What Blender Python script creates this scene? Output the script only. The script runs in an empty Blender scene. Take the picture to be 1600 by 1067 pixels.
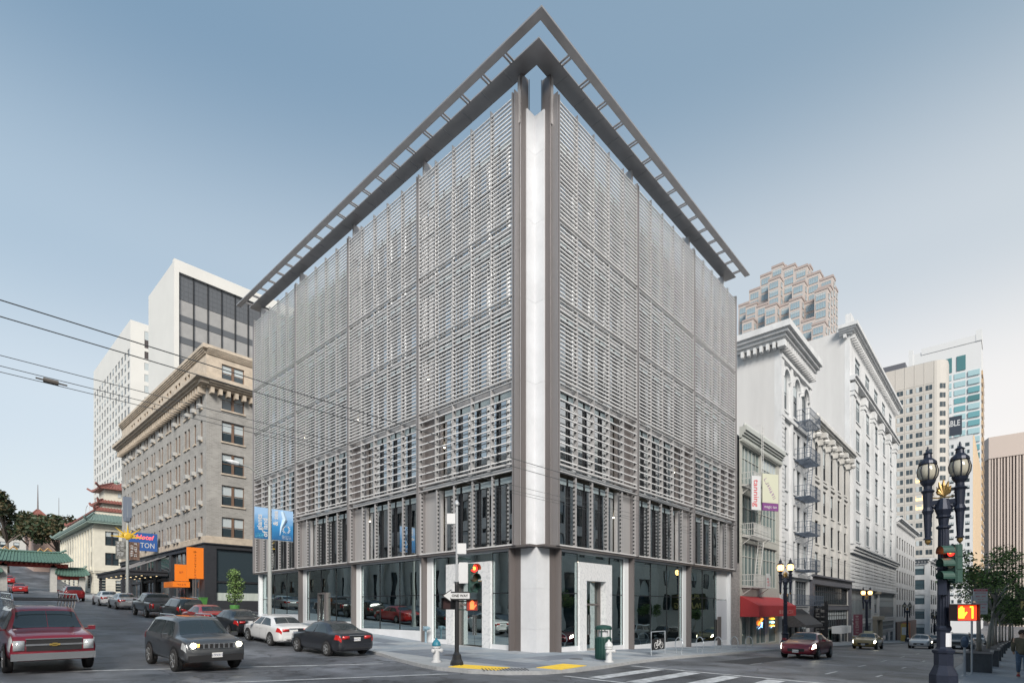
import bpy, math, random
from mathutils import Matrix, Vector
R = math.radians
random.seed(7)
C = bpy.context.scene.collection

# ------------------------------------------------------------------ camera, sky, sun, exposure
cam_d = bpy.data.cameras.new('camera')
cam = bpy.data.objects.new('camera', cam_d); C.objects.link(cam)
cam.location = (-19.77, -16.62, 2.25)
cam.rotation_euler = (R(90), 0, R(-47.36))
cam_d.sensor_fit = 'HORIZONTAL'; cam_d.sensor_width = 36
cam_d.lens = 36 * 841.6 / 1600
cam_d.shift_y = (950 - 533.5) / 1600
cam_d.clip_start = .1; cam_d.clip_end = 6000
bpy.context.scene.camera = cam
sc = bpy.context.scene
sc.view_settings.view_transform = 'Standard'; sc.view_settings.look = 'None'
sc.view_settings.gamma = 1; sc.view_settings.exposure = 1.75
SUN_EL, SUN_AZ = 34, 222          # soft sun lamp put behind the camera to light both faces, degrees from north clockwise in street axes
wd = bpy.data.worlds.new('World'); sc.world = wd; wd.use_nodes = True
nt = wd.node_tree; nt.nodes.clear()
def wn(t, **k):
    n = nt.nodes.new(t)
    for a, b in k.items(): setattr(n, a, b)
    return n
sky = wn('ShaderNodeTexSky', sky_type='NISHITA', sun_disc=False)
sky.sun_elevation = R(SUN_EL); sky.sun_rotation = R(SUN_AZ); sky.altitude = 50
sky.air_density = 1.0; sky.dust_density = 2.2; sky.ozone_density = 1.6
# high thin cloud veil: pulls the whole dome towards a soft grey white, more so near the horizon and towards the sun
geo = wn('ShaderNodeTexCoord'); sep = wn('ShaderNodeSeparateXYZ')
nt.links.new(geo.outputs['Generated'], sep.inputs[0])
rmp = wn('ShaderNodeValToRGB')
rmp.color_ramp.interpolation = 'EASE'
el = rmp.color_ramp.elements
el[0].position = 0.0; el[0].color = (6.3, 6.15, 5.75, 1)
el[1].position = 1.0; el[1].color = (1.3, 2.0, 2.75, 1)
for p, c in ((.10, (5.6, 5.6, 5.4)), (.28, (4.9, 5.15, 5.3)), (.48, (3.25, 3.85, 4.35)), (.70, (1.55, 2.3, 3.05))):
    e = el.new(p); e.color = (*c, 1)
nt.links.new(sep.outputs['Z'], rmp.inputs[0])
dot = wn('ShaderNodeVectorMath', operation='DOT_PRODUCT')
nt.links.new(geo.outputs['Generated'], dot.inputs[0]); dot.inputs[1].default_value = (.85, -.53, 0)
mr = wn('ShaderNodeMapRange'); mr.inputs[1].default_value = -1; mr.inputs[2].default_value = 1
mr.inputs[3].default_value = .82; mr.inputs[4].default_value = 1.12
nt.links.new(dot.outputs['Value'], mr.inputs[0])
wr = wn('ShaderNodeMixRGB', blend_type='MIX'); wr.inputs[1].default_value = (.90, 1.0, 1.08, 1); wr.inputs[2].default_value = (1.14, 1.02, .93, 1)
mr2 = wn('ShaderNodeMapRange'); mr2.inputs[1].default_value = -.6; mr2.inputs[2].default_value = 1
nt.links.new(dot.outputs['Value'], mr2.inputs[0]); nt.links.new(mr2.outputs[0], wr.inputs[0])
ml = wn('ShaderNodeMixRGB', blend_type='MULTIPLY'); ml.inputs[0].default_value = 1
nt.links.new(rmp.outputs[0], ml.inputs[1]); nt.links.new(wr.outputs[0], ml.inputs[2])
ml2 = wn('ShaderNodeVectorMath', operation='SCALE')
nt.links.new(ml.outputs[0], ml2.inputs[0]); nt.links.new(mr.outputs[0], ml2.inputs['Scale'])
mixs = wn('ShaderNodeMixRGB', blend_type='MIX'); mixs.inputs[0].default_value = .88
nt.links.new(sky.outputs[0], mixs.inputs[1]); nt.links.new(ml2.outputs[0], mixs.inputs[2])
bg = wn('ShaderNodeBackground'); bg.inputs[1].default_value = .05
wo = wn('ShaderNodeOutputWorld')
nt.links.new(mixs.outputs[0], bg.inputs[0]); nt.links.new(bg.outputs[0], wo.inputs[0])
sl = bpy.data.lights.new('sun', 'SUN'); sl.energy = 1.45; sl.angle = R(22); sl.color = (1, .93, .84)
so = bpy.data.objects.new('sun', sl); C.objects.link(so)
az = R(SUN_AZ); sd = Vector((math.sin(az) * math.cos(R(SUN_EL)), math.cos(az) * math.cos(R(SUN_EL)), math.sin(R(SUN_EL))))
so.rotation_euler = sd.to_track_quat('Z', 'Y').to_euler()

# ------------------------------------------------------------------ materials
MATS = {}
def mat(name, col, rough=.6, metal=0, var=.0, scale=3, bump=0, emit=0, spec=.5, coat=0, bscale=None, stretch=None):
    if name in MATS: return MATS[name]
    m = bpy.data.materials.new(name); m.use_nodes = True
    n = m.node_tree; b = n.nodes['Principled BSDF']
    b.inputs['Base Color'].default_value = (*col, 1); b.inputs['Roughness'].default_value = rough
    b.inputs['Metallic'].default_value = metal; b.inputs['Specular IOR Level'].default_value = spec
    if coat: b.inputs['Coat Weight'].default_value = coat; b.inputs['Coat Roughness'].default_value = .04
    if emit:
        b.inputs['Emission Color'].default_value = (*col, 1); b.inputs['Emission Strength'].default_value = emit
    if var or bump:
        tc = n.nodes.new('ShaderNodeTexCoord'); mp = n.nodes.new('ShaderNodeMapping')
        n.links.new(tc.outputs['Object'], mp.inputs[0])
        if stretch: mp.inputs['Scale'].default_value = stretch
        nz = n.nodes.new('ShaderNodeTexNoise'); nz.inputs['Scale'].default_value = scale; nz.inputs['Detail'].default_value = 5
        nz.inputs['Roughness'].default_value = .65
        n.links.new(mp.outputs[0], nz.inputs[0])
        if var:
            cr = n.nodes.new('ShaderNodeMapRange'); cr.inputs[1].default_value = .3; cr.inputs[2].default_value = .7
            cr.inputs[3].default_value = 1 - var; cr.inputs[4].default_value = 1 + var
            n.links.new(nz.outputs[0], cr.inputs[0])
            v = n.nodes.new('ShaderNodeVectorMath'); v.operation = 'SCALE'; v.inputs[0].default_value = col
            n.links.new(cr.outputs[0], v.inputs['Scale']); n.links.new(v.outputs[0], b.inputs['Base Color'])
        if bump:
            n2 = n.nodes.new('ShaderNodeTexNoise'); n2.inputs['Scale'].default_value = bscale or scale * 6; n2.inputs['Detail'].default_value = 4
            n.links.new(mp.outputs[0], n2.inputs[0])
            bp = n.nodes.new('ShaderNodeBump'); bp.inputs['Strength'].default_value = bump; bp.inputs['Distance'].default_value = .02
            n.links.new(n2.outputs[0], bp.inputs['Height']); n.links.new(bp.outputs[0], b.inputs['Normal'])
    MATS[name] = m; return m
def glassmat(name, tint, ior, rough=.0, base=0.0, wob=0.0, gc=(.92, .97, 1)):
    m = bpy.data.materials.new(name); m.use_nodes = True; n = m.node_tree; n.nodes.clear()
    o = n.nodes.new('ShaderNodeOutputMaterial'); mx = n.nodes.new('ShaderNodeMixShader')
    t = n.nodes.new('ShaderNodeBsdfTransparent'); t.inputs[0].default_value = (*tint, 1)
    g = n.nodes.new('ShaderNodeBsdfGlossy'); g.inputs[1].default_value = rough; g.inputs[0].default_value = (*gc, 1)
    f = n.nodes.new('ShaderNodeFresnel'); f.inputs[0].default_value = ior
    mm = n.nodes.new('ShaderNodeMath'); mm.operation = 'MULTIPLY_ADD'; mm.inputs[1].default_value = 1 - base; mm.inputs[2].default_value = base; n.links.new(f.outputs[0], mm.inputs[0]); n.links.new(mm.outputs[0], mx.inputs[0]); n.links.new(t.outputs[0], mx.inputs[1]); n.links.new(g.outputs[0], mx.inputs[2])
    if wob:
        tc = n.nodes.new('ShaderNodeTexCoord'); nz = n.nodes.new('ShaderNodeTexNoise'); nz.inputs['Scale'].default_value = .55; nz.inputs['Detail'].default_value = 1
        bp = n.nodes.new('ShaderNodeBump'); bp.inputs['Strength'].default_value = wob; bp.inputs['Distance'].default_value = .05
        n.links.new(tc.outputs['Object'], nz.inputs[0]); n.links.new(nz.outputs[0], bp.inputs['Height']); n.links.new(bp.outputs[0], g.inputs['Normal'])
    n.links.new(mx.outputs[0], o.inputs[0]); MATS[name] = m; return m
def brickmat(name, c1, c2, mortar, sx, sy, rot=False, rough=.85, msize=.02, bump=.35):
    m = bpy.data.materials.new(name); m.use_nodes = True; n = m.node_tree; b = n.nodes['Principled BSDF']; b.inputs['Roughness'].default_value = rough
    tc = n.nodes.new('ShaderNodeTexCoord'); sp = n.nodes.new('ShaderNodeSeparateXYZ'); ad = n.nodes.new('ShaderNodeMath'); cb = n.nodes.new('ShaderNodeCombineXYZ')
    n.links.new(tc.outputs['Object'], sp.inputs[0]); n.links.new(sp.outputs[0], ad.inputs[0]); n.links.new(sp.outputs[1], ad.inputs[1])
    n.links.new(ad.outputs[0], cb.inputs[0]); n.links.new(sp.outputs[2], cb.inputs[1])
    t = n.nodes.new('ShaderNodeTexBrick'); t.inputs['Scale'].default_value = 1; t.inputs['Brick Width'].default_value = sx; t.inputs['Row Height'].default_value = sy
    t.inputs['Mortar Size'].default_value = msize; t.inputs['Color1'].default_value = (*c1, 1); t.inputs['Color2'].default_value = (*c2, 1); t.inputs['Mortar'].default_value = (*mortar, 1)
    n.links.new(cb.outputs[0], t.inputs[0])
    nz = n.nodes.new('ShaderNodeTexNoise'); nz.inputs['Scale'].default_value = .6; nz.inputs['Detail'].default_value = 5
    n.links.new(tc.outputs['Object'], nz.inputs[0])
    mrn = n.nodes.new('ShaderNodeMapRange'); mrn.inputs[1].default_value = .3; mrn.inputs[2].default_value = .7; mrn.inputs[3].default_value = .85; mrn.inputs[4].default_value = 1.12
    n.links.new(nz.outputs[0], mrn.inputs[0])
    v = n.nodes.new('ShaderNodeVectorMath'); v.operation = 'SCALE'; n.links.new(t.outputs[0], v.inputs[0]); n.links.new(mrn.outputs[0], v.inputs['Scale'])
    n.links.new(v.outputs[0], b.inputs['Base Color'])
    bp = n.nodes.new('ShaderNodeBump'); bp.inputs['Strength'].default_value = bump; bp.inputs['Distance'].default_value = .02; bp.invert = True
    n.links.new(t.outputs['Fac'], bp.inputs['Height']); n.links.new(bp.outputs[0], b.inputs['Normal'])
    MATS[name] = m; return m

asphalt = mat('asphalt', (.125, .136, .155), .5, var=.30, scale=.9, bump=.5, bscale=60)
def wear(m, streak=(.35, .05, 1), lo=.62):
    n = m.node_tree; b = n.nodes['Principled BSDF']; src = b.inputs['Base Color'].links[0].from_socket
    tc = n.nodes.new('ShaderNodeTexCoord'); out = src
    for sc_, st, a, c in ((.25, (1, 1, 1), .40, .60), (1.0, streak, .38, .64), (1.3, (1, 1, 1), .36, .42)):
        mp_ = n.nodes.new('ShaderNodeMapping'); mp_.inputs['Scale'].default_value = st; nz = n.nodes.new('ShaderNodeTexNoise'); nz.inputs['Scale'].default_value = sc_; nz.inputs['Detail'].default_value = 6
        mr_ = n.nodes.new('ShaderNodeMapRange'); mr_.inputs[1].default_value = a; mr_.inputs[2].default_value = c; mr_.inputs[3].default_value = lo if sc_ != 1.3 else .6; mr_.inputs[4].default_value = 1.25 if sc_ != 1.3 else 1
        v = n.nodes.new('ShaderNodeVectorMath'); v.operation = 'SCALE'; n.links.new(tc.outputs['Object'], mp_.inputs[0]); n.links.new(mp_.outputs[0], nz.inputs[0]); n.links.new(nz.outputs[0], mr_.inputs[0]); n.links.new(out, v.inputs[0]); n.links.new(mr_.outputs[0], v.inputs['Scale']); out = v.outputs[0]
    vo = n.nodes.new('ShaderNodeTexVoronoi'); vo.feature = 'DISTANCE_TO_EDGE'; vo.inputs['Scale'].default_value = .32; nz = n.nodes.new('ShaderNodeTexNoise'); nz.inputs['Scale'].default_value = 1.6; nz.inputs['Detail'].default_value = 6
    mx = n.nodes.new('ShaderNodeMixRGB'); mx.inputs[0].default_value = .35; n.links.new(tc.outputs['Object'], mx.inputs[1]); n.links.new(tc.outputs['Object'], nz.inputs[0]); n.links.new(nz.outputs['Color'], mx.inputs[2]); n.links.new(mx.outputs[0], vo.inputs[0])
    mr_ = n.nodes.new('ShaderNodeMapRange'); mr_.inputs[1].default_value = .0; mr_.inputs[2].default_value = .008; mr_.inputs[3].default_value = .35; mr_.inputs[4].default_value = 1
    v = n.nodes.new('ShaderNodeVectorMath'); v.operation = 'SCALE'; n.links.new(vo.outputs[0], mr_.inputs[0]); n.links.new(out, v.inputs[0]); n.links.new(mr_.outputs[0], v.inputs['Scale']); n.links.new(v.outputs[0], b.inputs['Base Color'])
wear(asphalt)
paint_w = mat('road_paint', (.46, .48, .50), .6, var=.45, scale=3.5)
concrete = mat('pavement_concrete', (.33, .35, .37), .75, var=.15, scale=2, bump=.25, bscale=30)
slab_m = [mat('slab_blue', (.25, .29, .335), .6, var=.14, scale=2.5, bump=.2), mat('slab_grey', (.31, .335, .365), .6, var=.14, scale=2.5, bump=.2), mat('slab_dark', (.17, .195, .235), .55, var=.15, scale=2.5, bump=.2)]
kerb_m = mat('kerb_granite', (.36, .37, .38), .7, var=.15, scale=8)
yellow_m = mat('tactile_yellow', (.82, .56, .05), .6, var=.1, scale=9)
bronze = mat('bronze_metal', (.165, .15, .148), .42, .35, var=.16, scale=.8, stretch=(1, 1, .12))
bronze_l = mat('bronze_metal_light', (.40, .395, .40), .4, .3, var=.10, scale=.8, stretch=(1, 1, .12)); bay_m = mat('bay_fin_metal', (.25, .24, .245), .4, .3, var=.1, scale=.8, stretch=(1, 1, .12)); rail_m = mat('edge_rail_metal', (.58, .575, .575), .4, .1, var=.08, scale=.8); pale_pan = mat('pale_metal_panel', (.62, .64, .67), .35, .25, var=.05, scale=.8, stretch=(1, 1, .2))
alu = mat('aluminium_slat', (.84, .84, .845), .42, .0, var=.06, scale=2)
canopy_m = mat('canopy_metal', (.31, .305, .312), .4, .35, var=.08, scale=1.2)
stone_w = mat('white_stone', (.61, .625, .65), .5, var=.07, scale=.9, bump=.08)
dark_m = mat('dark_frame', (.018, .02, .024), .4, .2)
frost = mat('frosted_glass', (.50, .60, .63), .25)
white_fr = mat('white_frame', (.66, .68, .70), .4)
glass_up = glassmat('clear_facade_glass', (.55, .68, .68), 2.2, wob=.10, base=.45)
glass_gr = glassmat('shopfront_glass', (.78, .92, .92), 1.8, wob=.14, base=.50, gc=(.86, 1, 1))
inter_m = mat('interior_wall', (.5, .5, .47), .8, var=.2, scale=1)
inter_d = mat('interior_floor', (.22, .21, .20), .8)
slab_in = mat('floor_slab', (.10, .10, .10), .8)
lamp_w = mat('lamp_warm', (1, .62, .22), emit=1.4)
lamp_c = mat('lamp_white', (1, .86, .64), emit=4)
win_g = mat('window_glass', (.03, .045, .055), .06, 0, spec=1.0)
win_b = mat('window_glass_blue', (.05, .09, .11), .08, 0, spec=1.0)
blind_m = mat('window_blind', (.42, .47, .49), .6)
black_m = mat('black_paint', (.014, .015, .018), .45)
chrome = mat('chrome', (.6, .61, .62), .12, .9)
white_p = mat('white_paint', (.56, .57, .58), .45)

def marble():
    m = mat('veined_marble', (.62, .64, .65), .3); n = m.node_tree; b = n.nodes['Principled BSDF']
    tc = n.nodes.new('ShaderNodeTexCoord'); mp = n.nodes.new('ShaderNodeMapping'); mp.inputs['Rotation'].default_value = (R(35), R(30), 0)
    w = n.nodes.new('ShaderNodeTexWave'); w.inputs['Scale'].default_value = 1.6; w.inputs['Distortion'].default_value = 14; w.inputs['Detail'].default_value = 6; w.inputs['Detail Scale'].default_value = 1.6
    cr = n.nodes.new('ShaderNodeValToRGB'); cr.color_ramp.elements[0].color = (.52, .54, .56, 1); cr.color_ramp.elements[0].position = 0; cr.color_ramp.elements[1].position = .28; cr.color_ramp.elements[1].color = (.64, .65, .665, 1)
    n.links.new(tc.outputs['Object'], mp.inputs[0]); n.links.new(mp.outputs[0], w.inputs[0]); n.links.new(w.outputs[0], cr.inputs[0]); n.links.new(cr.outputs[0], b.inputs['Base Color'])
    return m
marble_m = marble()

# ------------------------------------------------------------------ mesh helpers
class MB:
    def __init__(s): s.v = []; s.f = []; s.mi = []; s.k = 0
    def quad(s, *p):
        b = len(s.v); s.v += [tuple(q) for q in p]; s.f.append(tuple(range(b, b + len(p)))); s.mi.append(s.k)
    def box(s, x0, x1, y0, y1, z0, z1):
        if x0 > x1: x0, x1 = x1, x0
        if y0 > y1: y0, y1 = y1, y0
        if z0 > z1: z0, z1 = z1, z0
        b = len(s.v)
        s.v += [(x0, y0, z0), (x1, y0, z0), (x1, y1, z0), (x0, y1, z0), (x0, y0, z1), (x1, y0, z1), (x1, y1, z1), (x0, y1, z1)]
        for q in ((3, 2, 1, 0), (4, 5, 6, 7), (0, 1, 5, 4), (1, 2, 6, 5), (2, 3, 7, 6), (3, 0, 4, 7)):
            s.f.append(tuple(b + i for i in q)); s.mi.append(s.k)
    def obox(s, c, d, w, h, z0=None):   # box between points c and d (bar), width w, height h
        c = Vector(c); d = Vector(d); t = (d - c).normalized(); up = Vector((0, 0, 1)) if abs(t.z) < .95 else Vector((0, 1, 0))
        a = t.cross(up).normalized() * w / 2; u = a.cross(t).normalized() * h / 2; b = len(s.v)
        for p in (c, d):
            for q in (-a - u, a - u, a + u, -a + u): s.v.append(tuple(p + q))
        for q in ((0, 1, 2, 3), (7, 6, 5, 4), (0, 4, 5, 1), (1, 5, 6, 2), (2, 6, 7, 3), (3, 7, 4, 0)):
            s.f.append(tuple(b + i for i in q)); s.mi.append(s.k)
    def prism(s, pts, z0, z1):          # polygon in xy, counter clockwise
        b = len(s.v); n = len(pts)
        zz0 = z0 if callable(z0) else (lambda x, y: z0); zz1 = z1 if callable(z1) else (lambda x, y: z1)
        s.v += [(x, y, zz0(x, y)) for x, y in pts] + [(x, y, zz1(x, y)) for x, y in pts]
        s.f.append(tuple(b + i for i in reversed(range(n)))); s.f.append(tuple(b + n + i for i in range(n))); s.mi += [s.k, s.k]
        for i in range(n):
            j = (i + 1) % n; s.f.append((b + i, b + j, b + n + j, b + n + i)); s.mi.append(s.k)
    def lathe(s, prof, c=(0, 0, 0), n=14, M=None):   # prof [(r,z)...]
        b = len(s.v)
        for r, z in prof:
            for i in range(n):
                a = 2 * math.pi * i / n; p = Vector((r * math.cos(a), r * math.sin(a), z))
                if M: p = M @ p
                s.v.append((c[0] + p[0], c[1] + p[1], c[2] + p[2]))
        for k in range(len(prof) - 1):
            for i in range(n):
                j = (i + 1) % n; s.f.append((b + k * n + i, b + k * n + j, b + (k + 1) * n + j, b + (k + 1) * n + i)); s.mi.append(s.k)
        s.f.append(tuple(b + i for i in reversed(range(n)))); s.f.append(tuple(b + (len(prof) - 1) * n + i for i in range(n))); s.mi += [s.k, s.k]
    def tube(s, pts, r, n=8):
        pts = [Vector(p) for p in pts]; b = len(s.v); rr = r if isinstance(r, (list, tuple)) else [r] * len(pts)
        for k, p in enumerate(pts):
            t = (pts[min(k + 1, len(pts) - 1)] - pts[max(k - 1, 0)]).normalized()
            ref = Vector((0, 0, 1)) if abs(t.z) < .9 else Vector((1, 0, 0))
            a = t.cross(ref).normalized(); u = t.cross(a)
            for i in range(n):
                q = 2 * math.pi * i / n; s.v.append(tuple(p + rr[k] * (a * math.cos(q) + u * math.sin(q))))
        for k in range(len(pts) - 1):
            for i in range(n):
                j = (i + 1) % n; s.f.append((b + k * n + j, b + k * n + i, b + (k + 1) * n + i, b + (k + 1) * n + j)); s.mi.append(s.k)
        s.f.append(tuple(b + i for i in range(n))); s.f.append(tuple(b + (len(pts) - 1) * n + i for i in reversed(range(n)))); s.mi += [s.k, s.k]
    def mesh(s, name, mats, smooth=False):
        me = bpy.data.meshes.new(name); me.from_pydata(s.v, [], s.f)
        for m in (mats if isinstance(mats, (list, tuple)) else [mats]): me.materials.append(m)
        me.polygons.foreach_set('material_index', s.mi)
        if smooth: me.polygons.foreach_set('use_smooth', [True] * len(s.f))
        me.update(); return me
    def build(s, name, mats, parent=None, smooth=False, **k):
        return put(name, s.mesh(name, mats, smooth), parent, **k)
def put(name, me, parent=None, M=None, loc=None, kind=None, label=None, angle=None):
    o = bpy.data.objects.new(name, me); C.objects.link(o)
    if parent: o.parent = parent
    if M is not None: o.matrix_basis = M
    if loc is not None: o.location = loc
    if kind: o['kind'] = kind
    if label: o['label'] = label
    return o
def thing(name, label, cat, loc=(0, 0, 0), rot=0, group=None, euler=None):
    o = bpy.data.objects.new(name, None); C.objects.link(o); o.location = loc
    o.rotation_euler = euler or (0, 0, R(rot)); o['label'] = label; o['category'] = cat
    if group: o['group'] = group
    o.empty_display_size = .3
    return o
def tag(o, label, cat, group=None):
    o['label'] = label; o['category'] = cat
    if group: o['group'] = group
    return o
def copy_tree(o, parent=None):
    c = o.copy(); C.objects.link(c)
    if parent: c.parent = parent
    for ch in list(o.children): copy_tree(ch, c)
    return c
def text(s, size, m, parent, M, name='lettering', ext=.004, align='CENTER', sx=1, shear=0, bold=0):
    cu = bpy.data.curves.new(name, 'FONT'); cu.body = s; cu.size = size; cu.extrude = ext; cu.align_x = align; cu.align_y = 'CENTER'
    cu.shear = shear; cu.offset = bold; cu.resolution_u = 2
    cu.materials.append(m); tmp = bpy.data.objects.new(name, cu); me = bpy.data.meshes.new_from_object(tmp); me.name = name
    bpy.data.objects.remove(tmp); bpy.data.curves.remove(cu)
    if not len(me.materials): me.materials.append(m)
    o = bpy.data.objects.new(name, me); C.objects.link(o)
    if parent: o.parent = parent
    o.matrix_basis = M @ Matrix.Scale(sx, 4, (1, 0, 0)); return o
def marks(w, h, n, m, parent, M, seed=1, name='worn_lettering', rows=1):
    """worn, unreadable lettering: short raised strokes in rows, in the local xy plane"""
    r = random.Random(seed); b = MB(); cw = w / n
    for k in range(rows):
        y0 = h / 2 - (k + 1) * h / rows
        for i in range(n):
            x = -w / 2 + i * cw; hh = h / rows * .7
            for _ in range(3):
                if r.random() < .5: u = x + r.choice((0, .3, .55)) * cw; b.box(u, u + cw * .16, y0, y0 + hh, 0, .004)
                else: v = y0 + r.choice((0, .4, .82)) * hh; b.box(x, x + cw * .68, v, v + hh * .16, 0, .0035)
    return b.build(name, m, parent, M=M, kind='stuff')
def TR(x, y, z): return Matrix.Translation((x, y, z))
def RZ(a): return Matrix.Rotation(R(a), 4, 'Z')
def RX(a): return Matrix.Rotation(R(a), 4, 'X')
def RY(a): return Matrix.Rotation(R(a), 4, 'Y')

# ------------------------------------------------------------------ ground shape
def lerp_tab(t, x):
    if x <= t[0][0]: return t[0][1]
    for (a, b), (c, d) in zip(t, t[1:]):
        if x <= c: return b + (d - b) * (x - a) / (c - a)
    return t[-1][1]
TX = [(-300, 6), (-60, 1.3), (-20, .30), (0, 0), (25, -.85), (60, -2.2), (120, -4.6), (250, -9.8), (400, -13), (3000, -16)]
TY = [(-300, -6), (-60, -1.4), (-20, -.18), (0, 0), (8, .16), (16, .62), (23.5, 1.02), (34, 1.6), (45, 2.2), (88, 4.2), (104, 5.0), (125, 7.0), (175, 13.2), (230, 16), (400, 22), (3000, 26)]
def zg(x, y): return lerp_tab(TX, x) + lerp_tab(TY, y)

# kerb outline of the near block (bulb-out corner), road level points
NKERB = [(-5.9, 88), (-5.9, 34), (-5.9, 20), (-5.9, 9), (-5.9, 5.4), (-6.3, 3.5), (-7.0, 1.4), (-7.5, -.6), (-7.75, -2), (-7.55, -3.4), (-6.9, -4.5), (-5.9, -5.2), (-4.4, -5.5), (-2.4, -5.45), (0, -5.2), (2.5, -4.9), (5, -4.7), (9, -4.65), (20, -4.6), (34, -4.6), (60, -4.6), (100, -4.6), (148, -4.6)]
def sheet(name, xs, ys, off, m, kind='structure', zf=zg):
    b = MB(); idx = {}
    for j, y in enumerate(ys):
        for i, x in enumerate(xs): idx[i, j] = len(b.v); b.v.append((x, y, zf(x, y) + off))
    for j in range(len(ys) - 1):
        for i in range(len(xs) - 1): b.f.append((idx[i, j], idx[i + 1, j], idx[i + 1, j + 1], idx[i, j + 1])); b.mi.append(0)
    return b.build(name, m, kind=kind)
xs = [-3000, -1000, -300, -60, -40, -20, -15, -10, -5, 0, 5, 10, 15, 20, 25, 42, 60, 90, 120, 160, 200, 250, 320, 400, 1000, 3000]
ys = [-3000, -1000, -300, -60, -40, -20, -15, -10, -5, 0, 4, 8, 12, 16, 20, 23.5, 34, 45, 66, 88, 96, 104, 114, 125, 150, 175, 200, 230, 300, 400, 1000, 3000]
sheet('road', xs, ys, 0, asphalt)
def ribbon(b, pts, w0, w1, z0, z1):
    """strip along a polyline, offset w0..w1 to the left of travel, from ground+z0 to ground+z1"""
    P = []
    for i, p in enumerate(pts):
        a = Vector(pts[max(i - 1, 0)]); c = Vector(pts[min(i + 1, len(pts) - 1)]); t = (c - a).normalized(); n = Vector((-t.y, t.x)); p = Vector(p)
        P.append((p + n * w0, p + n * w1))
    for (a0, a1), (b0, b1) in zip(P, P[1:]):
        g = lambda q, z: (q.x, q.y, zg(q.x, q.y) + z)
        b.quad(g(a0, z1), g(b0, z1), g(b1, z1), g(a1, z1)); b.quad(g(a0, z0), g(b0, z0), g(b0, z1), g(a0, z1)); b.quad(g(b1, z0), g(a1, z0), g(a1, z1), g(b1, z1))
        b.quad(g(a0, z0), g(a0, z1), g(a1, z1), g(a1, z0)); b.quad(g(b0, z1), g(b0, z0), g(b1, z0), g(b1, z1))
def resample(pts, step):
    out = [pts[0]]
    for a, b in zip(pts, pts[1:]):
        a = Vector(a); b = Vector(b); L = (b - a).length; n = max(1, round(L / step))
        for k in range(1, n + 1): out.append(tuple(a.lerp(b, k / n)))
    return out
NK = resample(NKERB, 1.5)
def sidewalk(name, outline, inner):
    """raised pavement between the kerb outline and an inner polyline with the same point count"""
    b = MB()
    for i in range(len(outline) - 1):
        a, c = outline[i], outline[i + 1]; ia, ic = inner[i], inner[i + 1]
        n = 4
        for k in range(n):
            f = lambda p, q, t: (p[0] + (q[0] - p[0]) * t, p[1] + (q[1] - p[1]) * t)
            p0 = f(a, ia, k / n); p1 = f(c, ic, k / n); p2 = f(c, ic, (k + 1) / n); p3 = f(a, ia, (k + 1) / n)
            b.quad(*[(p[0], p[1], zg(*p) + .12) for p in (p0, p1, p2, p3)])
    return b.build(name, concrete, kind='structure')
inner = [(max(x, 0.3) if y > 0 and x < 0 else x, y) for x, y in NK]
inner = []
for x, y in NK:
    if y > .3 and x < 0: inner.append((.3, y))
    elif x > .3: inner.append((x, .3))
    else: inner.append((.3, .3))
pave = sidewalk('sidewalk', NK, inner)
k = 0
for i in range(0, len(NK) - 1):
    if NK[i][1] > 60 or NK[i][0] > 70: continue
    b = MB(); ribbon(b, NK[i:i + 2], 0.0, -.16, -.02, .125) if 0 else ribbon(b, [NK[i], NK[i + 1]], -.01, .15, -.05, .124)
    b.build('kerb_stone', kerb_m, pave)
b = MB(); ribbon(b, [p for p in NK if p[1] >= 59], -.01, .15, -.05, .124); ribbon(b, [p for p in NK if p[0] >= 69], -.01, .15, -.05, .124); b.build('kerb_run', kerb_m, pave)
def slabs(par, x0, x1, y0, y1, st, skip=None, seed=3):
    rnd = random.Random(seed); nx = round((x1 - x0) / st); ny = round((y1 - y0) / st)
    sx = (x1 - x0) / nx; sy = (y1 - y0) / ny; g = .012
    for i in range(nx):
        for j in range(ny):
            a0, a1, b0, b1 = x0 + i * sx + g, x0 + (i + 1) * sx - g, y0 + j * sy + g, y0 + (j + 1) * sy - g
            if skip and skip(a0, b0, a1, b1): continue
            e = rnd.uniform(0, .003); b = MB(); b.prism([(a0, b0), (a1, b0), (a1, b1), (a0, b1)], lambda x, y: zg(x, y) + .06, lambda x, y: zg(x, y) + .127 + e)
            b.build('paving_slab', rnd.choice([slab_m[0], slab_m[0], slab_m[1], slab_m[1], slab_m[2]]), par)
slabs(pave, -5.6, -.02, 0, 34, 1.4)
slabs(pave, -5.6, 24.4, -4.35, -.02, 1.45)
# far pavements on the other sides
sw = MB(); SK = [(150, -14.9), (60, -14.9), (30, -14.9), (8, -14.9), (1, -14.95), (-2.0, -15.2), (-3.6, -16), (-4.6, -17.4), (-5, -19), (-5, -24)]
SKr = resample(SK, 3); inn = [(x, -22.2) for x, y in SKr]
pave2 = sidewalk('sidewalk_south', SKr, inn); b = MB(); ribbon(b, SKr, -.01, .15, -.05, .124); b.build('kerb_run', kerb_m, pave2)
slabs(pave2, -1.5, 26, -20.6, -15.5, 1.7, seed=5)
WK = resample([(-19.2, -30), (-19.2, -16), (-18.9, 10), (-18.9, 88)], 3)
# west kerb is behind / left of the camera's view but is seen in the glass
pave3 = MB()
for (a, c) in (((-27, -60, -19.4, -14.2), 0), ((-27, -4.6, -18.9, 88), 0)):
    nn = 12
    for q in range(nn):
        y0 = a[1] + (a[3] - a[1]) * q / nn; y1 = a[1] + (a[3] - a[1]) * (q + 1) / nn
        pave3.prism([(a[0], y0), (a[2], y0), (a[2], y1), (a[0], y1)], lambda x, y: zg(x, y) - .1, lambda x, y: zg(x, y) + .12)
pave3.build('sidewalk_west', concrete, kind='structure')
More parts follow.
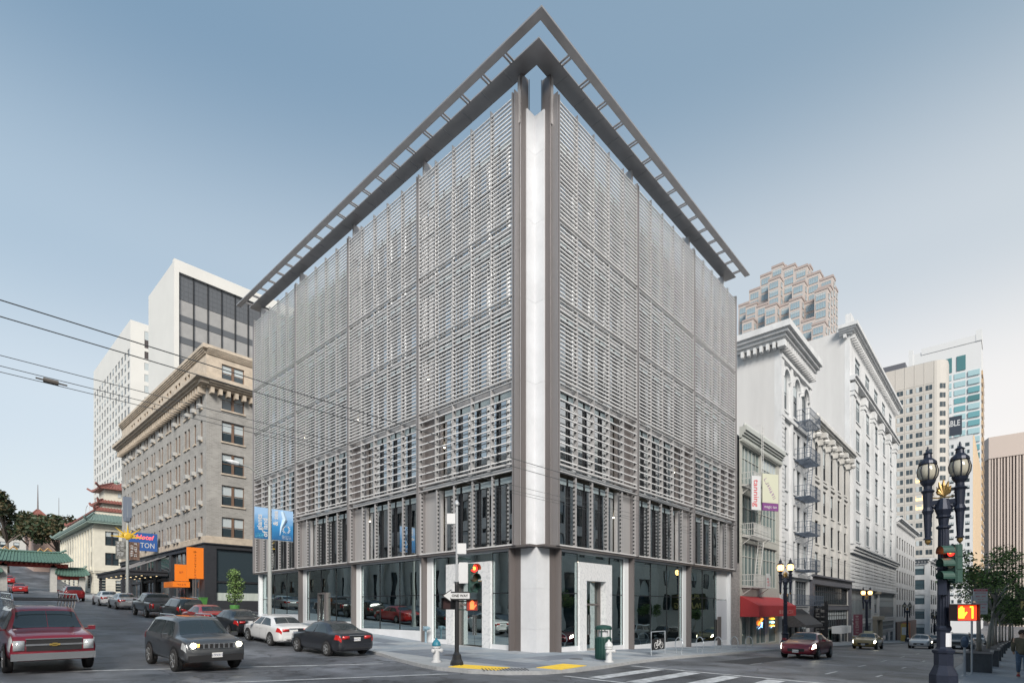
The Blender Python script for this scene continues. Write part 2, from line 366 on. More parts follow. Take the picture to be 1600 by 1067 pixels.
# markings
mk = MB()
def stripe(x0, y0, x1, y1, w):
    pts = resample([(x0, y0), (x1, y1)], 1.5); t = (Vector((x1, y1)) - Vector((x0, y0))).normalized(); n = Vector((-t.y, t.x)) * w / 2
    for p, q in zip(pts, pts[1:]):
        p = Vector(p); q = Vector(q); mk.quad(*[(r.x, r.y, zg(r.x, r.y) + .008) for r in (p - n, q - n, q + n, p + n)])
stripe(-17.6, 4.6, -8.0, .9, .16); stripe(-17.8, .6, -8.2, -3.1, .16); stripe(-13.4, 6.4, -12.2, 6.0, .3)
stripe(-.8, -5.6, -.8, -14.7, .2); stripe(-5.6, -5.9, -5.6, -14.7, .2)
for yy in (-6.9, -8.3, -9.7, -11.1, -12.5, -13.9): stripe(-5.3, yy, -1.1, yy, .55)
for x0 in (3.0, 9, 15, 22, 30, 40, 55): stripe(x0, -11.6, x0 + 1.8, -11.6, .1)
for x0 in (3.6, 10, 18, 28, 42): stripe(x0, -13.1, x0 + 1.2, -13.1, .1)
for x0 in (5, 12, 20, 30): stripe(x0, -8.2, x0 + 1.5, -8.2, .08)
mk.build('road_markings', paint_w, kind='structure')
pt = MB(); pt.prism([(5, -8.1), (12, -8.1), (12, -6.6), (5, -6.6)], lambda x, y: zg(x, y) - .1, lambda x, y: zg(x, y) + .004)
pt.prism([(-12.5, 9), (-10, 9), (-10, 13), (-12.5, 13)], lambda x, y: zg(x, y) - .1, lambda x, y: zg(x, y) + .004)
pt.build('road_patch', mat('asphalt_patch', (.035, .037, .042), .7, var=.2, scale=2, bump=.3, bscale=60), kind='structure')
# kerb ramps with yellow tactile pads, grate between them
def pad(cx, cy, rot, nm):
    M = TR(cx, cy, 0) @ RZ(rot); b = MB()
    c = [tuple((M @ Vector(p))[:2]) for p in ((-.95, -.5, 0), (.95, -.5, 0), (.95, .5, 0), (-.95, .5, 0))]
    b.prism(c, lambda x, y: zg(x, y) + .05, lambda x, y: zg(x, y) + .134)
    o = b.build('tactile_pad', yellow_m); d = MB()
    for i in range(12):
        for j in range(6):
            p = M @ Vector((-.86 + i * .156, -.4 + j * .16, 0)); d.lathe([(.035, 0), (.022, .012)], (p.x, p.y, zg(p.x, p.y) + .133), 6)
    q = d.build('domes', yellow_m, o, kind='stuff'); tag(o, nm, 'tactile paving', 'tactile pads at the corner'); return o
pad(-6.72, -3.05, 108, 'yellow tactile pad on the kerb ramp beside the traffic signal pole')
pad(-4.2, -4.75, 8, 'yellow tactile pad on the kerb ramp facing the zebra crossing')
g = MB()
for i in range(14):
    t = i / 13; x = -7.2 + 1.2 * t; y = -3.75 - .9 * t; z = zg(x, y) + .128; g.obox((x - .12, y - .16, z), (x + .28, y + .38, z), .035, .02)
tag(g.build('drain_grate', mat('grate_iron', (.10, .10, .11), .6, .5)), 'dark iron drain grate between the two yellow tactile pads', 'drain grate')
for (x, y, r) in ((-1.2, -3.2, .3), (-4.3, 1.2, .42)):
    c = MB(); c.lathe([(r, 0), (r, .01), (r * .9, .012)], (x, y, zg(x, y) + .128), 20)
    tag(c.build('manhole_cover', mat('cover_iron', (.12, .125, .14), .6, .4)), ('small round iron cover set in pavement before the marble south doorway', 'large round iron cover in pavement behind the signal pole')[r > .4], 'manhole cover')

for (x, y, r) in ((-10.5, -7.5, .4), (6.5, -9.5, .38), (-11.5, 14, .38), (18, -12.6, .38), (-14.6, -4.2, .36)):
    c = MB(); c.lathe([(r, 0), (r, .006), (r * .9, .010), (r * .86, .006)], (x, y, zg(x, y) + .004), 24)
    tag(c.build('manhole_cover', MATS['cover_iron']), {-10.5: 'round manhole cover in the middle of the crossing', 6.5: 'round manhole cover in the road east of the zebra crossing', -11.5: 'round manhole cover up the hill street beside the white sedan', 18: 'round manhole cover near the south lane dashes', -14.6: 'round manhole cover in front of the grey utility vehicle'}[x], 'manhole cover')
# ------------------------------------------------------------------ main building: louvred office block
HB = thing('office_building', 'six storey corner office building wrapped in silver louvre screens under a thin projecting roof frame', 'building')
def mp(face):   # maps (along s, outward o, z) boxes to the two street faces
    def f(b, s0, s1, o0, o1, z0, z1):
        if face == 'W': b.box(-o1, -o0, s0, s1, z0, z1)
        else: b.box(s0, s1, -o1, -o0, z0, z1)
    return f
BAYS = {'W': [.93, 8.45, 16.05, 23.7, 31.5], 'S': [.95, 8.6, 16.35, 24.1]}
ENDS = {'W': 31.9, 'S': 24.4}
gz = {'W': lambda s: zg(-.5, s) + .12, 'S': lambda s: zg(s, -.5) + .12}
LV = [(5.38, 8.9, 0), (9.33, 13.2, .425), (13.5, 17.2, .21), (17.5, 21.0, .21), (21.3, 27.0, .21)]
ROOF = 25.9
slat_list = []; bl = random.Random(8); bright_blind_w = mat('brightening_blind', (.74, .77, .78), .7)  # white blinds added behind panes to brighten the glass like reflected sky
br = MB()
for F in 'WS':
    bx = mp(F); E_ = BAYS[F]; END = ENDS[F]
    # --- ground floor
    for n, (a, c) in enumerate(zip(E_, E_[1:])):
        g0 = gz[F]((a + c) / 2); lo = min(gz[F](a), gz[F](c)) - .3
        pl = MB(); 
        if n < len(E_) - 1:
            gs = a + (1.05 if n == 0 else .25) if n else 1.5
            gs = 1.5 if n == 0 else a + .4
            ge = c - .75 if c != E_[-1] else c - .5
            door = None
            if n == 0: door = (2.95, 6.45) if F == 'W' else (3.35, 6.45)
            if F == 'W' and n == 2: door = (gs + 3.3, gs + 4.6)
            segs = [(gs, ge)] if not (door and n == 0) else [(gs, door[0]), (door[1], ge)]
            for s0, s1 in segs:
                bx(pl, s0, s1, -.08, .08, lo, max(gz[F](s0), gz[F](s1)) + .22)
            pl.build('plinth', stone_w, HB)
            top = 5.12
            # panes
            for s0, s1 in segs:
                npn = max(1, round((s1 - s0) / 2.3)); w = (s1 - s0) / npn
                zb = max(gz[F](s0), gz[F](s1)) + .225
                for k in range(npn):
                    p = MB(); bx(p, s0 + k * w + .02, s0 + (k + 1) * w - .02, -.03, -.01, zb, 3.0); p.build('glass_pane', glass_gr, HB)
                    p = MB(); bx(p, s0 + k * w + .02, s0 + (k + 1) * w - .02, -.03, -.01, 3.05, top - .04); p.build('glass_pane', glass_gr, HB)
                m = MB()
                for k in range(1, npn): bx(m, s0 + k * w - .02, s0 + k * w + .02, -.06, .02, zb, top)
                bx(m, s0, s1, -.07, .0, 3.0, 3.05); bx(m, s0, s1, -.07, 0.01, top - .04, top); bx(m, s0, s0 + .02, -.07, .012, zb, top); bx(m, s1 - .02, s1, -.07, .012, zb, top)
                m.build('window_frame', dark_m, HB)
            if door and n == 0:      # marble portal
                d0, d1 = door; pj = .16; m = MB(); gl = gz[F](4) - .2; ww = .62 if F == 'S' else .62
                bx(m, d0, d0 + ww, -.6, pj, gl, 4.68); bx(m, d1 - ww, d1, -.6, pj, gl, 4.68); bx(m, d0 + ww, d1 - ww, -.6, pj, 3.72, 4.68)
                m.build('marble_portal', marble_m, HB)
                m = MB(); bx(m, d0 + ww, d0 + ww + .06, -.5, -.2, gl, 3.7); bx(m, d1 - ww - .06, d1 - ww, -.5, -.2, gl, 3.7); bx(m, d0 + ww + .06, d1 - ww - .06, -.46, -.3, 2.42, 2.5)
                dr = m.build('door', bronze, HB)
                for q in (0, 1):
                    p = MB(); mid = (d0 + d1) / 2; u0, u1 = (d0 + ww + .08, mid - .01) if q == 0 else (mid + .01, d1 - ww - .08)
                    bx(p, u0, u1, -.4, -.38, gl + .25, 2.4); p.build('door_glass', glass_gr, dr)
                    p = MB(); bx(p, mid - .09 + q * .14, mid - .05 + q * .14, -.36, -.3, .8, 1.9); p.build('handle', chrome, dr)
                p = MB(); bx(p, d0 + ww + .06, d1 - ww - .06, -.4, -.38, 2.52, 3.7); p.build('transom_glass', glass_gr, dr)
                p = MB(); bx(p, d0, d1, -.05, -.03, 4.7, top); p.build('glass_pane', glass_gr, HB)
                p = MB(); bx(p, d0 + ww, d1 - ww, -3.2, -3.1, gl, 3.7); p.build('lobby_wall', marble_m, HB)
            if F == 'W' and n == 2:  # side door in bronze frame
                d0, d1 = door; m = MB(); gl = gz[F](d0); bx(m, d0, d0 + .32, -.1, .16, gl - .2, 3.4); bx(m, d1 - .1, d1, -.1, .16, gl - .2, 3.4); bx(m, d0 + .32, d1 - .1, -.1, .16, 3.28, 3.4)
                dr = m.build('door', bronze, HB); p = MB(); bx(p, d1 - .3, d1 - .25, .1, .2, gl + .5, gl + 1.8); p.build('handle', chrome, dr)
            # frame: white jamb posts and head
            m = MB(); bx(m, gs - .06, gs, -.1, .12, lo + .3, 5.2); bx(m, ge, ge + .06, -.1, .12, lo + .3, 5.2); bx(m, gs, ge, -.1, .12, top, 5.2)
            m.build('shopfront_frame', white_fr, HB)
            # white column face and bronze fin between bays
            if c != E_[-1]:
                m = MB(); bx(m, ge + .065, ge + .5, -.4, .1, lo - .3, 5.18); m.build('column', white_fr, HB)
                m = MB(); bx(m, ge + .5, ge + .58, -.3, .45, lo - .3, 5.2); bx(m, ge + .58, ge + 1.09, -.3, .0, lo - .3, 5.2); m.build('bronze_fin', bronze, HB)
    # bronze fins by the corner pier
    m = MB(); bx(m, .98, 1.42, -.3, .03, -.6, 5.2); bx(m, 1.36, 1.435, .03, .42, -.6, 5.2); m.build('bronze_fin', bronze, HB)
    # end panel of each face
    m = MB(); e = E_[-1]; bx(m, e - .43, e - .25, -.1, .3, -1.3 if F == 'S' else 1, 5.2); m.build('end_post', white_fr, HB)
    # beam over ground floor
    m = MB(); bx(m, .0, END, -.3, .5, 5.2, 5.3); m.build('beam', bronze, HB)
    # --- upper floors
    for n, (a, c) in enumerate(zip(E_, E_[1:])):
        mw = (c - a - .24) / 5; ms = [a + .12 + k * mw for k in range(6)]
        # bay fins: two blades with a light panel between
        m = MB(); bx(m, a - .085, a - .04, -.1, .62, 5.3, 27.2); m.build('bay_fin', bay_m, HB)
        m = MB(); bx(m, a + .04, a + .085, -.1, .62, 5.3, 27.15); bx(m, a - .04, a + .04, .3, .52, 5.3, 27.0); m.build('bay_fin', bay_m, HB)
        for li, (z0, z1, sp) in enumerate(LV):
            zt = min(z1, ROOF)
            fr = MB(); 
            # glass wall behind
            for k in range(5):
                s0, s1 = ms[k], ms[k + 1]
                if k == 4 and li < 2:
                    p = MB(); bx(p, s0 + .08, s1, -.1, .12, z0, zt); p.build('solid_panel', bronze_l if li == 0 else bronze, HB); continue
                p = MB(); q0 = .34 if li > 1 else .22; bx(p, s0 + q0, s1 - .03, -.14, -.12, z0 + .05, zt - .35); p.build('glass_pane', glass_up, HB)
                p = MB(); bx(p, s0 + .03, s1 - .03, -.14, -.10, zt - .34, zt - .02); p.build('spandrel_glass', frost, HB)
                if bl.random() < (.28, .42, .58, .68, .62)[li] * (1.2 if F == 'W' else .75): p = MB(); bx(p, s0 + .36, s1 - .05, -.30, -.28, zt - .4 - (zt - z0) * bl.uniform(.3, .95), zt - .36); p.build('brightening_blind', bright_blind_w, HB)
                bx(fr, s0, s0 + .07, -.2, -.05, z0, zt); bx(fr, s0 + q0 - .05, s0 + q0, -.2, -.04, z0, zt - .35); bx(fr, s0 + q0, s1, -.18, -.09, z0, z0 + .05); bx(fr, s0 + .07, s1, -.18, -.09, zt - .38, zt - .345)
                if li in (2, 3, 4):
                    p = MB(); bx(p, s0 + .07, s0 + .28, -.15, -.12, z0 + .05, zt - .35); p.build('glass_pane', glass_up, HB)
                else:
                    bx(fr, s0 + .07, s0 + .17, -.15, -.1, z0 + .05, zt - .35)
                    q = z0 + .12
                    while q < zt - .5: bx(br, s0 + .08, s0 + .2, -.1, -.02, q, q + .1); q += .24
                if li == 4: bx(fr, s0, s1, -.2, -.06, 23.9, 24.05)
            fr.build('mullions', dark_m, HB)
            # carriers (vertical fins at module lines)
            cr = MB()
            for k in range(0, 6):
                s = ms[k]; w = .02 if li else .045; o1 = .60 if li else .5
                bx(cr, s - w, s + w, .33, o1, z0, z1 + (.18 if li == 4 else 0))
                if sp:
                    q = z0 + .1
                    while q < z1: bx(br, s - w - .04, s + w + .02, .40, .475, q - .02, q + .05); q += sp
                else:
                    q = z0 + .1
                    while q < z1: bx(br, s - w - .03, s - w, .36, .44, q, q + .09); q += .22
            cr.build('louvre_carrier', bronze_l, HB)
            # slats
            if sp:
                q = z0 + .12; 
                while q < z1 - .02: slat_list.append((F, a + .09, c - .09, q)); q += sp
            # edge rails
            for (r0, r1, oo) in ((z0 - .12, z0, .62), (z1, z1 + .08, .60)):
                if li == 0 and r0 < z0 - .1: rl_ = MB(); bx(rl_, a + .12, c - .12, .35, .55, z0 - .07, z0 + .0); rl_.build('edge_rail', rail_m, HB); continue
                if li == 4 and r1 > z1: continue
                rl_ = MB(); bx(rl_, a + .09, c - .09, .46, oo - .03, r0 + .02, r1 - .02); rl_.build('edge_rail', rail_m, HB)
            if li < 4: 
                p = MB(); zz = LV[li + 1][0]
                if li == 0: bx(p, a + .12, c - .12, .22, .3, z1 + .1, zz - .13); p.build('spandrel_panel', white_fr, HB)
                else: bx(p, a + .12, c - .12, -.1, .02, z1 + .02, zz - .02); p.build('spandrel_panel', bronze_l, HB)
    e = E_[-1]; m = MB(); bx(m, e - .04, e + .08, -.1, .64, 5.3, 27.2); m.build('bay_fin', bay_m, HB)
    m = MB(); bx(m, e + .08, END, -.1, .02, 5.3, 26.6); m.build('end_panel', bronze_l, HB)
    # corner trims above ground floor
    m = MB(); bx(m, .665, .735, -.2, .30, 5.3, 28.1); m.build('corner_fin', bronze, HB)
    m = MB()
    for z0, z1 in ((5.3, 9.2), (9.22, 13.3), (13.32, 17.3), (17.32, 21.2), (21.22, 27.4)): bx(m, .77, .80, -.05, .26, z0, z1)
    for z in (5.3, 9.2, 13.3, 17.3, 21.1): pass
    m.build('corner_panel', pale_pan, HB)
br.build('brackets', dark_m, HB, kind='stuff')
# slats: the 300 nearest as single parts, the others joined
def sdist(t):
    F, a, c, z = t; m = (a + c) / 2; x, y = (-.6, m) if F == 'W' else (m, -.6)
    return math.dist((x, y, z), (-19.8, -16.6, 2.25))
slat_list.sort(key=sdist); cache = {}; far = MB()
def slat_pts(F, L):
    b = MB()
    # thin aerofoil: front lip, sloping under side
    sec = [(.07, .015), (.07, .04), (.12, .062), (.155, .058), (.155, .018), (.13, .008)]
    n = len(sec)
    for s in (0, L):
        for o, z in sec: b.v.append((-(.42 + o), s, z) if F == 'W' else (s, -(.42 + o), z))
    for i in range(n):
        j = (i + 1) % n; b.f.append((i, j, n + j, n + i)); b.mi.append(0)
    b.f.append(tuple(range(n))); b.f.append(tuple(range(n, 2 * n))); b.mi += [0, 0]; return b
for i, (F, a, c, z) in enumerate(slat_list):
    k = (F, round(c - a, 3))
    if k not in cache: cache[k] = slat_pts(F, c - a); cache[k, 'm'] = cache[k].mesh('slat', alu)
    off = (0, a, z) if F == 'W' else (a, 0, z)
    if i < 300: put('slat', cache[k, 'm'], HB, loc=off)
    else:
        base = len(far.v); far.v += [(v[0] + off[0], v[1] + off[1], v[2] + off[2]) for v in cache[k].v]
        far.f += [tuple(base + q for q in f) for f in cache[k].f]; far.mi += [0] * len(cache[k].f)
far.build('slats', alu, HB, kind='stuff')
# white stone corner: full pier below, re-entrant corner above
m = MB(); m.prism([(0, 0), (.96, 0), (.96, .96), (0, .96)], -.5, 5.185); m.build('corner_pier', MATS['grey_render'] if 'grey_render' in MATS else stone_w, HB)
for z0, z1 in ((-.45, 1.25), (1.258, 3.2), (3.208, 5.18)): m = MB(); m.prism([(-.02, -.02), (.98, -.02), (.98, .98), (-.02, .98)], z0, z1); m.build('stone_panel', stone_w, HB)
for i, (z0, z1) in enumerate(((5.31, 9.2), (9.21, 13.3), (13.31, 17.3), (17.31, 21.2), (21.21, 24.6), (24.61, 26.55))):
    m = MB(); m.prism([(.58, .58), (.58, .0), (.66, .0), (.66, .66), (0, .66), (0, .58)], z0, z1); m.build('stone_panel', stone_w, HB)
# roof, core, floors, inside lights
m = MB(); m.box(.7, 24.3, .7, 31.8, 25.5, ROOF - .02); m.build('roof', mat('roof_membrane', (.3, .3, .3), .8), HB)
m = MB(); m.box(24.32, 24.4, .3, 31.8, -2, 26.4); m.box(.3, 24.32, 31.8, 31.9, -2, 26.4); m.build('party_wall', mat('grey_render', (.34, .34, .34), .8, var=.08), HB)
for z in (5.3, 9.0, 13.2, 17.2, 21.0):
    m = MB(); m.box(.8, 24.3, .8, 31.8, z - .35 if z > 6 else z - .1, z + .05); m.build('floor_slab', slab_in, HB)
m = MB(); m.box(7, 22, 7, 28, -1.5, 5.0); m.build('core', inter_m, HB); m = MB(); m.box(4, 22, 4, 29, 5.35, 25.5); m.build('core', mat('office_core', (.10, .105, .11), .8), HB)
m = MB(); m.box(.3, 24.3, .3, 31.8, -1.6, -.02 + .06); m.build('ground_slab', inter_d, HB)
rl = random.Random(4)
for k in range(9):  # rows of lamps added to brighten the ground floor interior
    for q in (2.2, 4.6):
        b = MB(); b.box(q, q + .12, 3 + k * 3.1, 4.6 + k * 3.1, 5.02, 5.07); b.build('ceiling_lamp', lamp_c, HB)
        if k < 6: b = MB(); b.box(3 + k * 3.3, 4.6 + k * 3.3, q, q + .12, 5.02, 5.07); b.build('ceiling_lamp', lamp_c, HB)
for k in range(14):
    b = MB(); x_, y_, z_ = 2.0 + rl.uniform(0, 1.6), 6.9 + rl.uniform(0, .9), 3.0 + rl.uniform(0, .9); b.lathe([(.02, -.1), (.09, 0), (.02, .1)], (x_, y_, z_), 8); b.build('pendant_lamp', lamp_w, HB)
for (x0, x1, y0, y1, z0, z1, c_) in ((3.2, 3.3, 9.2, 11.0, .3, 3.4, (.45, .46, .42)), (4.5, 4.6, 12.2, 14.6, .5, 4.2, (.25, .30, .27)), (2.6, 3.2, 13.2, 14.2, .5, 1.6, (.05, .18, .34)), (3.0, 3.1, 17.5, 19.2, .9, 4.2, (.5, .48, .40)), (2.5, 3.4, 20.6, 22.2, 1.0, 2.2, (.10, .09, .08)), (2.2, 2.3, 25.4, 27.2, 1.3, 4.0, (.5, .5, .5)), (10.2, 12.0, 4.2, 4.3, -.3, 3.6, (.35, .34, .30)), (13.2, 14.6, 3.6, 3.7, -.4, 3.0, (.25, .2, .16)), (17.6, 19.0, 3.4, 3.5, -.6, 3.6, (.45, .5, .46)), (2.0, 2.7, 2.0, 2.6, -.0, 1.1, (.2, .17, .14))):
    b = MB(); b.box(x0, x1, y0, y1, z0, z1); b.build('display_partition', mat('display_%d' % int(y0 * 10), c_, .6, var=.15), HB)
for z in (8.5, 12.7, 16.7):
    for k in range(7):
        if rl.random() < .55:
            t = rl.uniform(3, 28); b = MB(); b.box(1.5, 3.6, t, t + .09, z - .06, z); b.build('ceiling_lamp', lamp_c, HB)
        if rl.random() < .45:
            t = rl.uniform(3, 20); b = MB(); b.box(t, t + .09, 1.5, 3.4, z - .06, z); b.build('ceiling_lamp', lamp_c, HB)
for (x, y, z) in ((14.4, 1.6, 4.3), (6.8, 1.2, 3.95), (1.4, 4.2, 3.2)):
    b = MB(); b.lathe([(.05, -.26), (.2, -.16), (.26, 0), (.2, .16), (.05, .26)], (x, y, z), 14); b.build('globe_lamp', lamp_w, HB, smooth=True)
for (x, y) in ((9.5, 3), (11, 2.4), (12.4, 3.2), (13.8, 2.5), (18.5, 2.6), (20, 3.2)):
    z = zg(x, y) + .1; b = MB(); b.box(x, x + .45, y, y + .45, z + .42, z + .47); b.box(x, x + .45, y + .42, y + .46, z + .47, z + .9)
    for q, w in ((0, 0), (.41, 0), (0, .41), (.41, .41)): b.box(x + q, x + q + .04, y + w, y + w + .04, z, z + .42)
    tag(b.build('cafe_chair', mat('cafe_chair', (.18, .13, .09), .5)), 'wooden cafe chair %s' % {9.5: 'leftmost behind the middle south shopfront, next to the green bin', 11: 'second behind the middle south shopfront, nearest the glass', 12.4: 'deepest inside behind the middle south shopfront', 13.8: 'behind the glass under the glowing yellow globe', 18.5: 'behind the last south shopfront, left one', 20: 'behind the last south shopfront, right one'}[x], 'chair', 'cafe chairs behind the glass')
for i, (x, y) in enumerate(((10.3, 2.5), (13.1, 2.2), (19.2, 2.6))):
    z = zg(x, y) + .1; b = MB(); b.lathe([(.25, 0), (.04, .05), (.04, .7), (.4, .71), (.4, .74)], (x, y, z), 12)
    tag(b.build('cafe_table', mat('cafe_table', (.3, .3, .3), .4)), ('round cafe table between the left chairs behind the middle shopfront', 'round cafe table below the glowing yellow globe', 'round cafe table alone behind the last shopfront')[i], 'table', 'cafe tables behind the glass')
for (x0, x1, F) in ((1.75, 2.75, 'S'), (6.6, 7.5, 'S')):
    p = MB(); p.box(x0, x1, .6, .63, 1.1 - .3, 2.6 - .2); p.build('poster_panel', mat('pale_green_poster', (.42, .52, .40), .6, var=.1), HB)
p = MB(); p.box(21.6, 23.6, -.06, -.02, 2.95, 5.1); p.build('blank_panel', white_fr, HB)
p = MB(); p.box(21.6, 22.5, -.07, -.02, 1.4, 2.9); p.box(22.5, 23.6, -.07, -.02, -.7, 2.9); p.build('service_door', mat('pale_door', (.5, .52, .56), .5), HB)
p = MB(); p.box(21.65, 22.4, -.09, -.03, -.7, 1.6); p.build('bronze_door', bronze, HB)
p = MB(); p.box(21.3, 24.4, .3, .5, -1.5, 5.2); p.build('back_wall', inter_d, HB)
# roof frame
ZC = 28.08; TH = .09; oW, oS = 31.9, 23.5
m = MB(); m.prism([(-1.88, -1.88), (oS, -1.88), (oS, -1.5), (-1.5, -1.5), (-1.5, oW), (-1.88, oW)], ZC, ZC + TH); m.build('outer_roof_beam', canopy_m, HB)
def strip(F, s0, s1):
    m = MB(); mp(F)(m, s0, s1, .1, .97, ZC + .02, ZC + TH); m.build('roof_panel', canopy_m, HB)
m = MB(); m.prism([(-.97, -.97), (1.3, -.97), (1.3, -.1), (-.1, -.1), (-.1, 1.3), (-.97, 1.3)], ZC + .02, ZC + TH); m.build('roof_panel', canopy_m, HB)
for F, e in (('W', oW - .4), ('S', oS - .4)):
    s = 1.3; bx = mp(F)
    n = round((e - s) / 1.52); st = (e - s) / n
    for k in range(n):
        strip(F, s + k * st + .015, s + (k + 1) * st - .015)
    for k in range(0, n + 1):
        m = MB(); q = s + k * st - .75; bx(m, q, q + .09, .95, 1.52, ZC + .02, ZC + TH - .02); bx(m, q + .17, q + .26, .95, 1.52, ZC + .02, ZC + TH - .02); m.build('cross_bar', canopy_m, HB)
    for k, p in enumerate([.78] + [x - .25 for x in BAYS[F][1:-1]] + [e - .9]):
        w = MB(); bx(w, p, p + .16, -.25, .3, ROOF - .1, ZC + .02); bx(w, p + .3, p + .46, -.45, -.05, ROOF - .1, ZC + .02); w.build('roof_post', bronze_l, HB)
        if k: w = MB(); bx(w, p - .1, p + .9, -.5, -.35, ZC - .25, ZC - .1); w.build('post_bracket', bronze_l, HB)
for x, y in ((.60, .18), (.18, .60)):
    w = MB(); w.obox((x, y, 26.5), (x, y, ZC), .022, .022); w.build('tie_rod', dark_m, HB)

# ------------------------------------------------------------------ generic facade builder
WC = {}
def win_mesh(w, h, style, fm, var, gm=None, sill=None):
    key = (round(w, 2), round(h, 2), style, fm.name, var, gm.name if gm else '', sill.name if sill else '')
    if key in WC: return WC[key]
    b = MB(); g = gm or win_g; d = .22; t = .07 if w > .7 else .05
    if style == 'far':
        b.k = 1; b.quad((0, .12, 0), (w, .12, 0), (w, .12, h), (0, .12, h))
        b.k = 0; b.box(w * .5 - .05, w * .5 + .05, .06, .12, 0, h)
        if var == 1: b.k = 2; b.box(.1, w - .1, .09, .12, h * .5, h)
        if var == 2: b.k = 2; b.box(.1, w * .5, .09, .12, 0, h)
    else:
        b.k = 1; b.quad((0, d, 0), (w, d, 0), (w, d, h), (0, d, h)); b.k = 0
        b.box(0, t, d - .09, d - .01, 0, h); b.box(w - t, w, d - .09, d - .01, 0, h); b.box(t, w - t, d - .09, d - .01, 0, t); b.box(t, w - t, d - .09, d - .01, h - t, h)
        if style in ('sash', 'sash2', 'arch'): b.box(t, w - t, d - .07, d - .01, h * .5 - .03, h * .5 + .03)
        if style == 'sash2': b.box(w / 2 - .12, w / 2 + .12, d - .12, d - .005, t, h - t)
        if style == 'mul': 
            n = max(2, round(w / 1.0)); 
            for i in range(1, n): b.box(w * i / n - .03, w * i / n + .03, d - .08, d - .01, t, h - t)
            b.box(t, w - t, d - .07, d - .01, h * .68, h * .68 + .06)
        if style == 'trans': b.box(w / 2 - .04, w / 2 + .04, d - .08, d - .01, t, h - t); b.box(t, w - t, d - .07, d - .01, h * .72, h * .72 + .06)
        if var:
            b.k = 2; hh = (0, .35, .55, .2)[var]; b.box(t, w - t, d - .015, d - .005, h * (1 - hh), h - t); b.k = 0
        if style == 'arch':
            b.k = 3; n = 8; r = w / 2; zc = h - r
            for sgn in (-1, 1):
                pts = [(r + sgn * r, h)] + [(r + sgn * r * math.sin(math.pi / 2 * i / n), zc + r * math.cos(math.pi / 2 * i / n)) for i in range(n + 1)]
                for i in range(1, n + 1):
                    p, q = pts[i], pts[i + 1]
                    for y in (.0,):
                        tri = ((pts[0][0], y, pts[0][1]), (p[0], y, p[1]), (q[0], y, q[1]))
                        b.quad(*(tri if sgn < 0 else tri[::-1]))
                    b.quad((p[0], 0, p[1]), (q[0], 0, q[1]), (q[0], d, q[1]), (p[0], d, p[1]))
        if sill: b.k = 3; b.box(-.1, w + .1, -.12, .1, -.16, -.001)
    me = b.mesh('window', [fm, g, blind_m, sill or fm]); WC[key] = me; return me
def facade(root, M, W, z0, z1, holes, wall, depth=.25, name='wall', seed=1, fm=None, pane=None, sill=None, vars_=(0, 0, 1, 2), winname='window', stuff=False, th=.3):
    """wall sheet in the local xz plane (outside is -y) with real openings and windows set in them"""
    xs = sorted({0, W, *[round(h[0], 3) for h in holes], *[round(h[1], 3) for h in holes]}); zs = sorted({z0, z1, *[round(h[2], 3) for h in holes], *[round(h[3], 3) for h in holes]})
    b = MB(); hs = [(round(h[0], 3), round(h[1], 3), round(h[2], 3), round(h[3], 3)) for h in holes]
    ix = {x: i for i, x in enumerate(xs)}; iz = {z: i for i, z in enumerate(zs)}; hole = set()
    for a, c, e, f in hs:
        for i in range(ix[a], ix[c]):
            for j in range(iz[e], iz[f]): hole.add((i, j))
    vid = {}
    def V(i, j):
        if (i, j) not in vid: vid[i, j] = len(b.v); b.v.append((xs[i], 0, zs[j]))
        return vid[i, j]
    for i in range(len(xs) - 1):
        for j in range(len(zs) - 1):
            if (i, j) not in hole: b.f.append((V(i, j), V(i + 1, j), V(i + 1, j + 1), V(i, j + 1))); b.mi.append(0)
    for a, c, e, f in hs:
        b.quad((a, 0, e), (c, 0, e), (c, depth, e), (a, depth, e)); b.quad((a, 0, f), (a, depth, f), (c, depth, f), (c, 0, f))
        b.quad((a, 0, e), (a, depth, e), (a, depth, f), (a, 0, f)); b.quad((c, 0, e), (c, 0, f), (c, depth, f), (c, depth, e))
    o = b.build(name, wall, root, M=M); rnd = random.Random(seed); cnt = 0
    sm = MB()
    for h in holes:
        st = h[4] if len(h) > 4 else 'sash'
        if st == 'none': continue
        me = win_mesh(h[1] - h[0], h[3] - h[2], st, fm or dark_m, rnd.choice(vars_), pane, sill)
        cnt += 1
        if cnt <= 290: put(winname, me, root, M=M @ TR(h[0], 0, h[2]))
        else:
            base = len(sm.v); sm.v += [(v.co.x + h[0], v.co.y, v.co.z + h[2]) for v in me.vertices]
            sm.f += [tuple(base + q for q in p.vertices) for p in me.polygons]; sm.mi += [p.material_index for p in me.polygons]; mm = list(me.materials)
    if cnt > 290: sm.build('windows', mm, root, M=M, kind='stuff')
    return o
def body(root, x0, x1, y0, y1, z0, z1, m, name='body'):
    b = MB(); b.box(x0, x1, y0, y1, z0, z1); return b.build(name, m, root)
S_ = lambda x, y=0: TR(x, y, 0)                 # south facing wall starting at x
W_ = lambda x, y: TR(x, y, 0) @ RZ(-90)         # west facing wall; local x runs south from y
def cols(x0, x1, n, w): 
    p = (x1 - x0) / n; return [(x0 + (i + .5) * p - w / 2, x0 + (i + .5) * p + w / 2) for i in range(n)]
def grid(cs, rs, st='sash'): return [(a, c, e, f, st) for e, f in rs for a, c in cs]
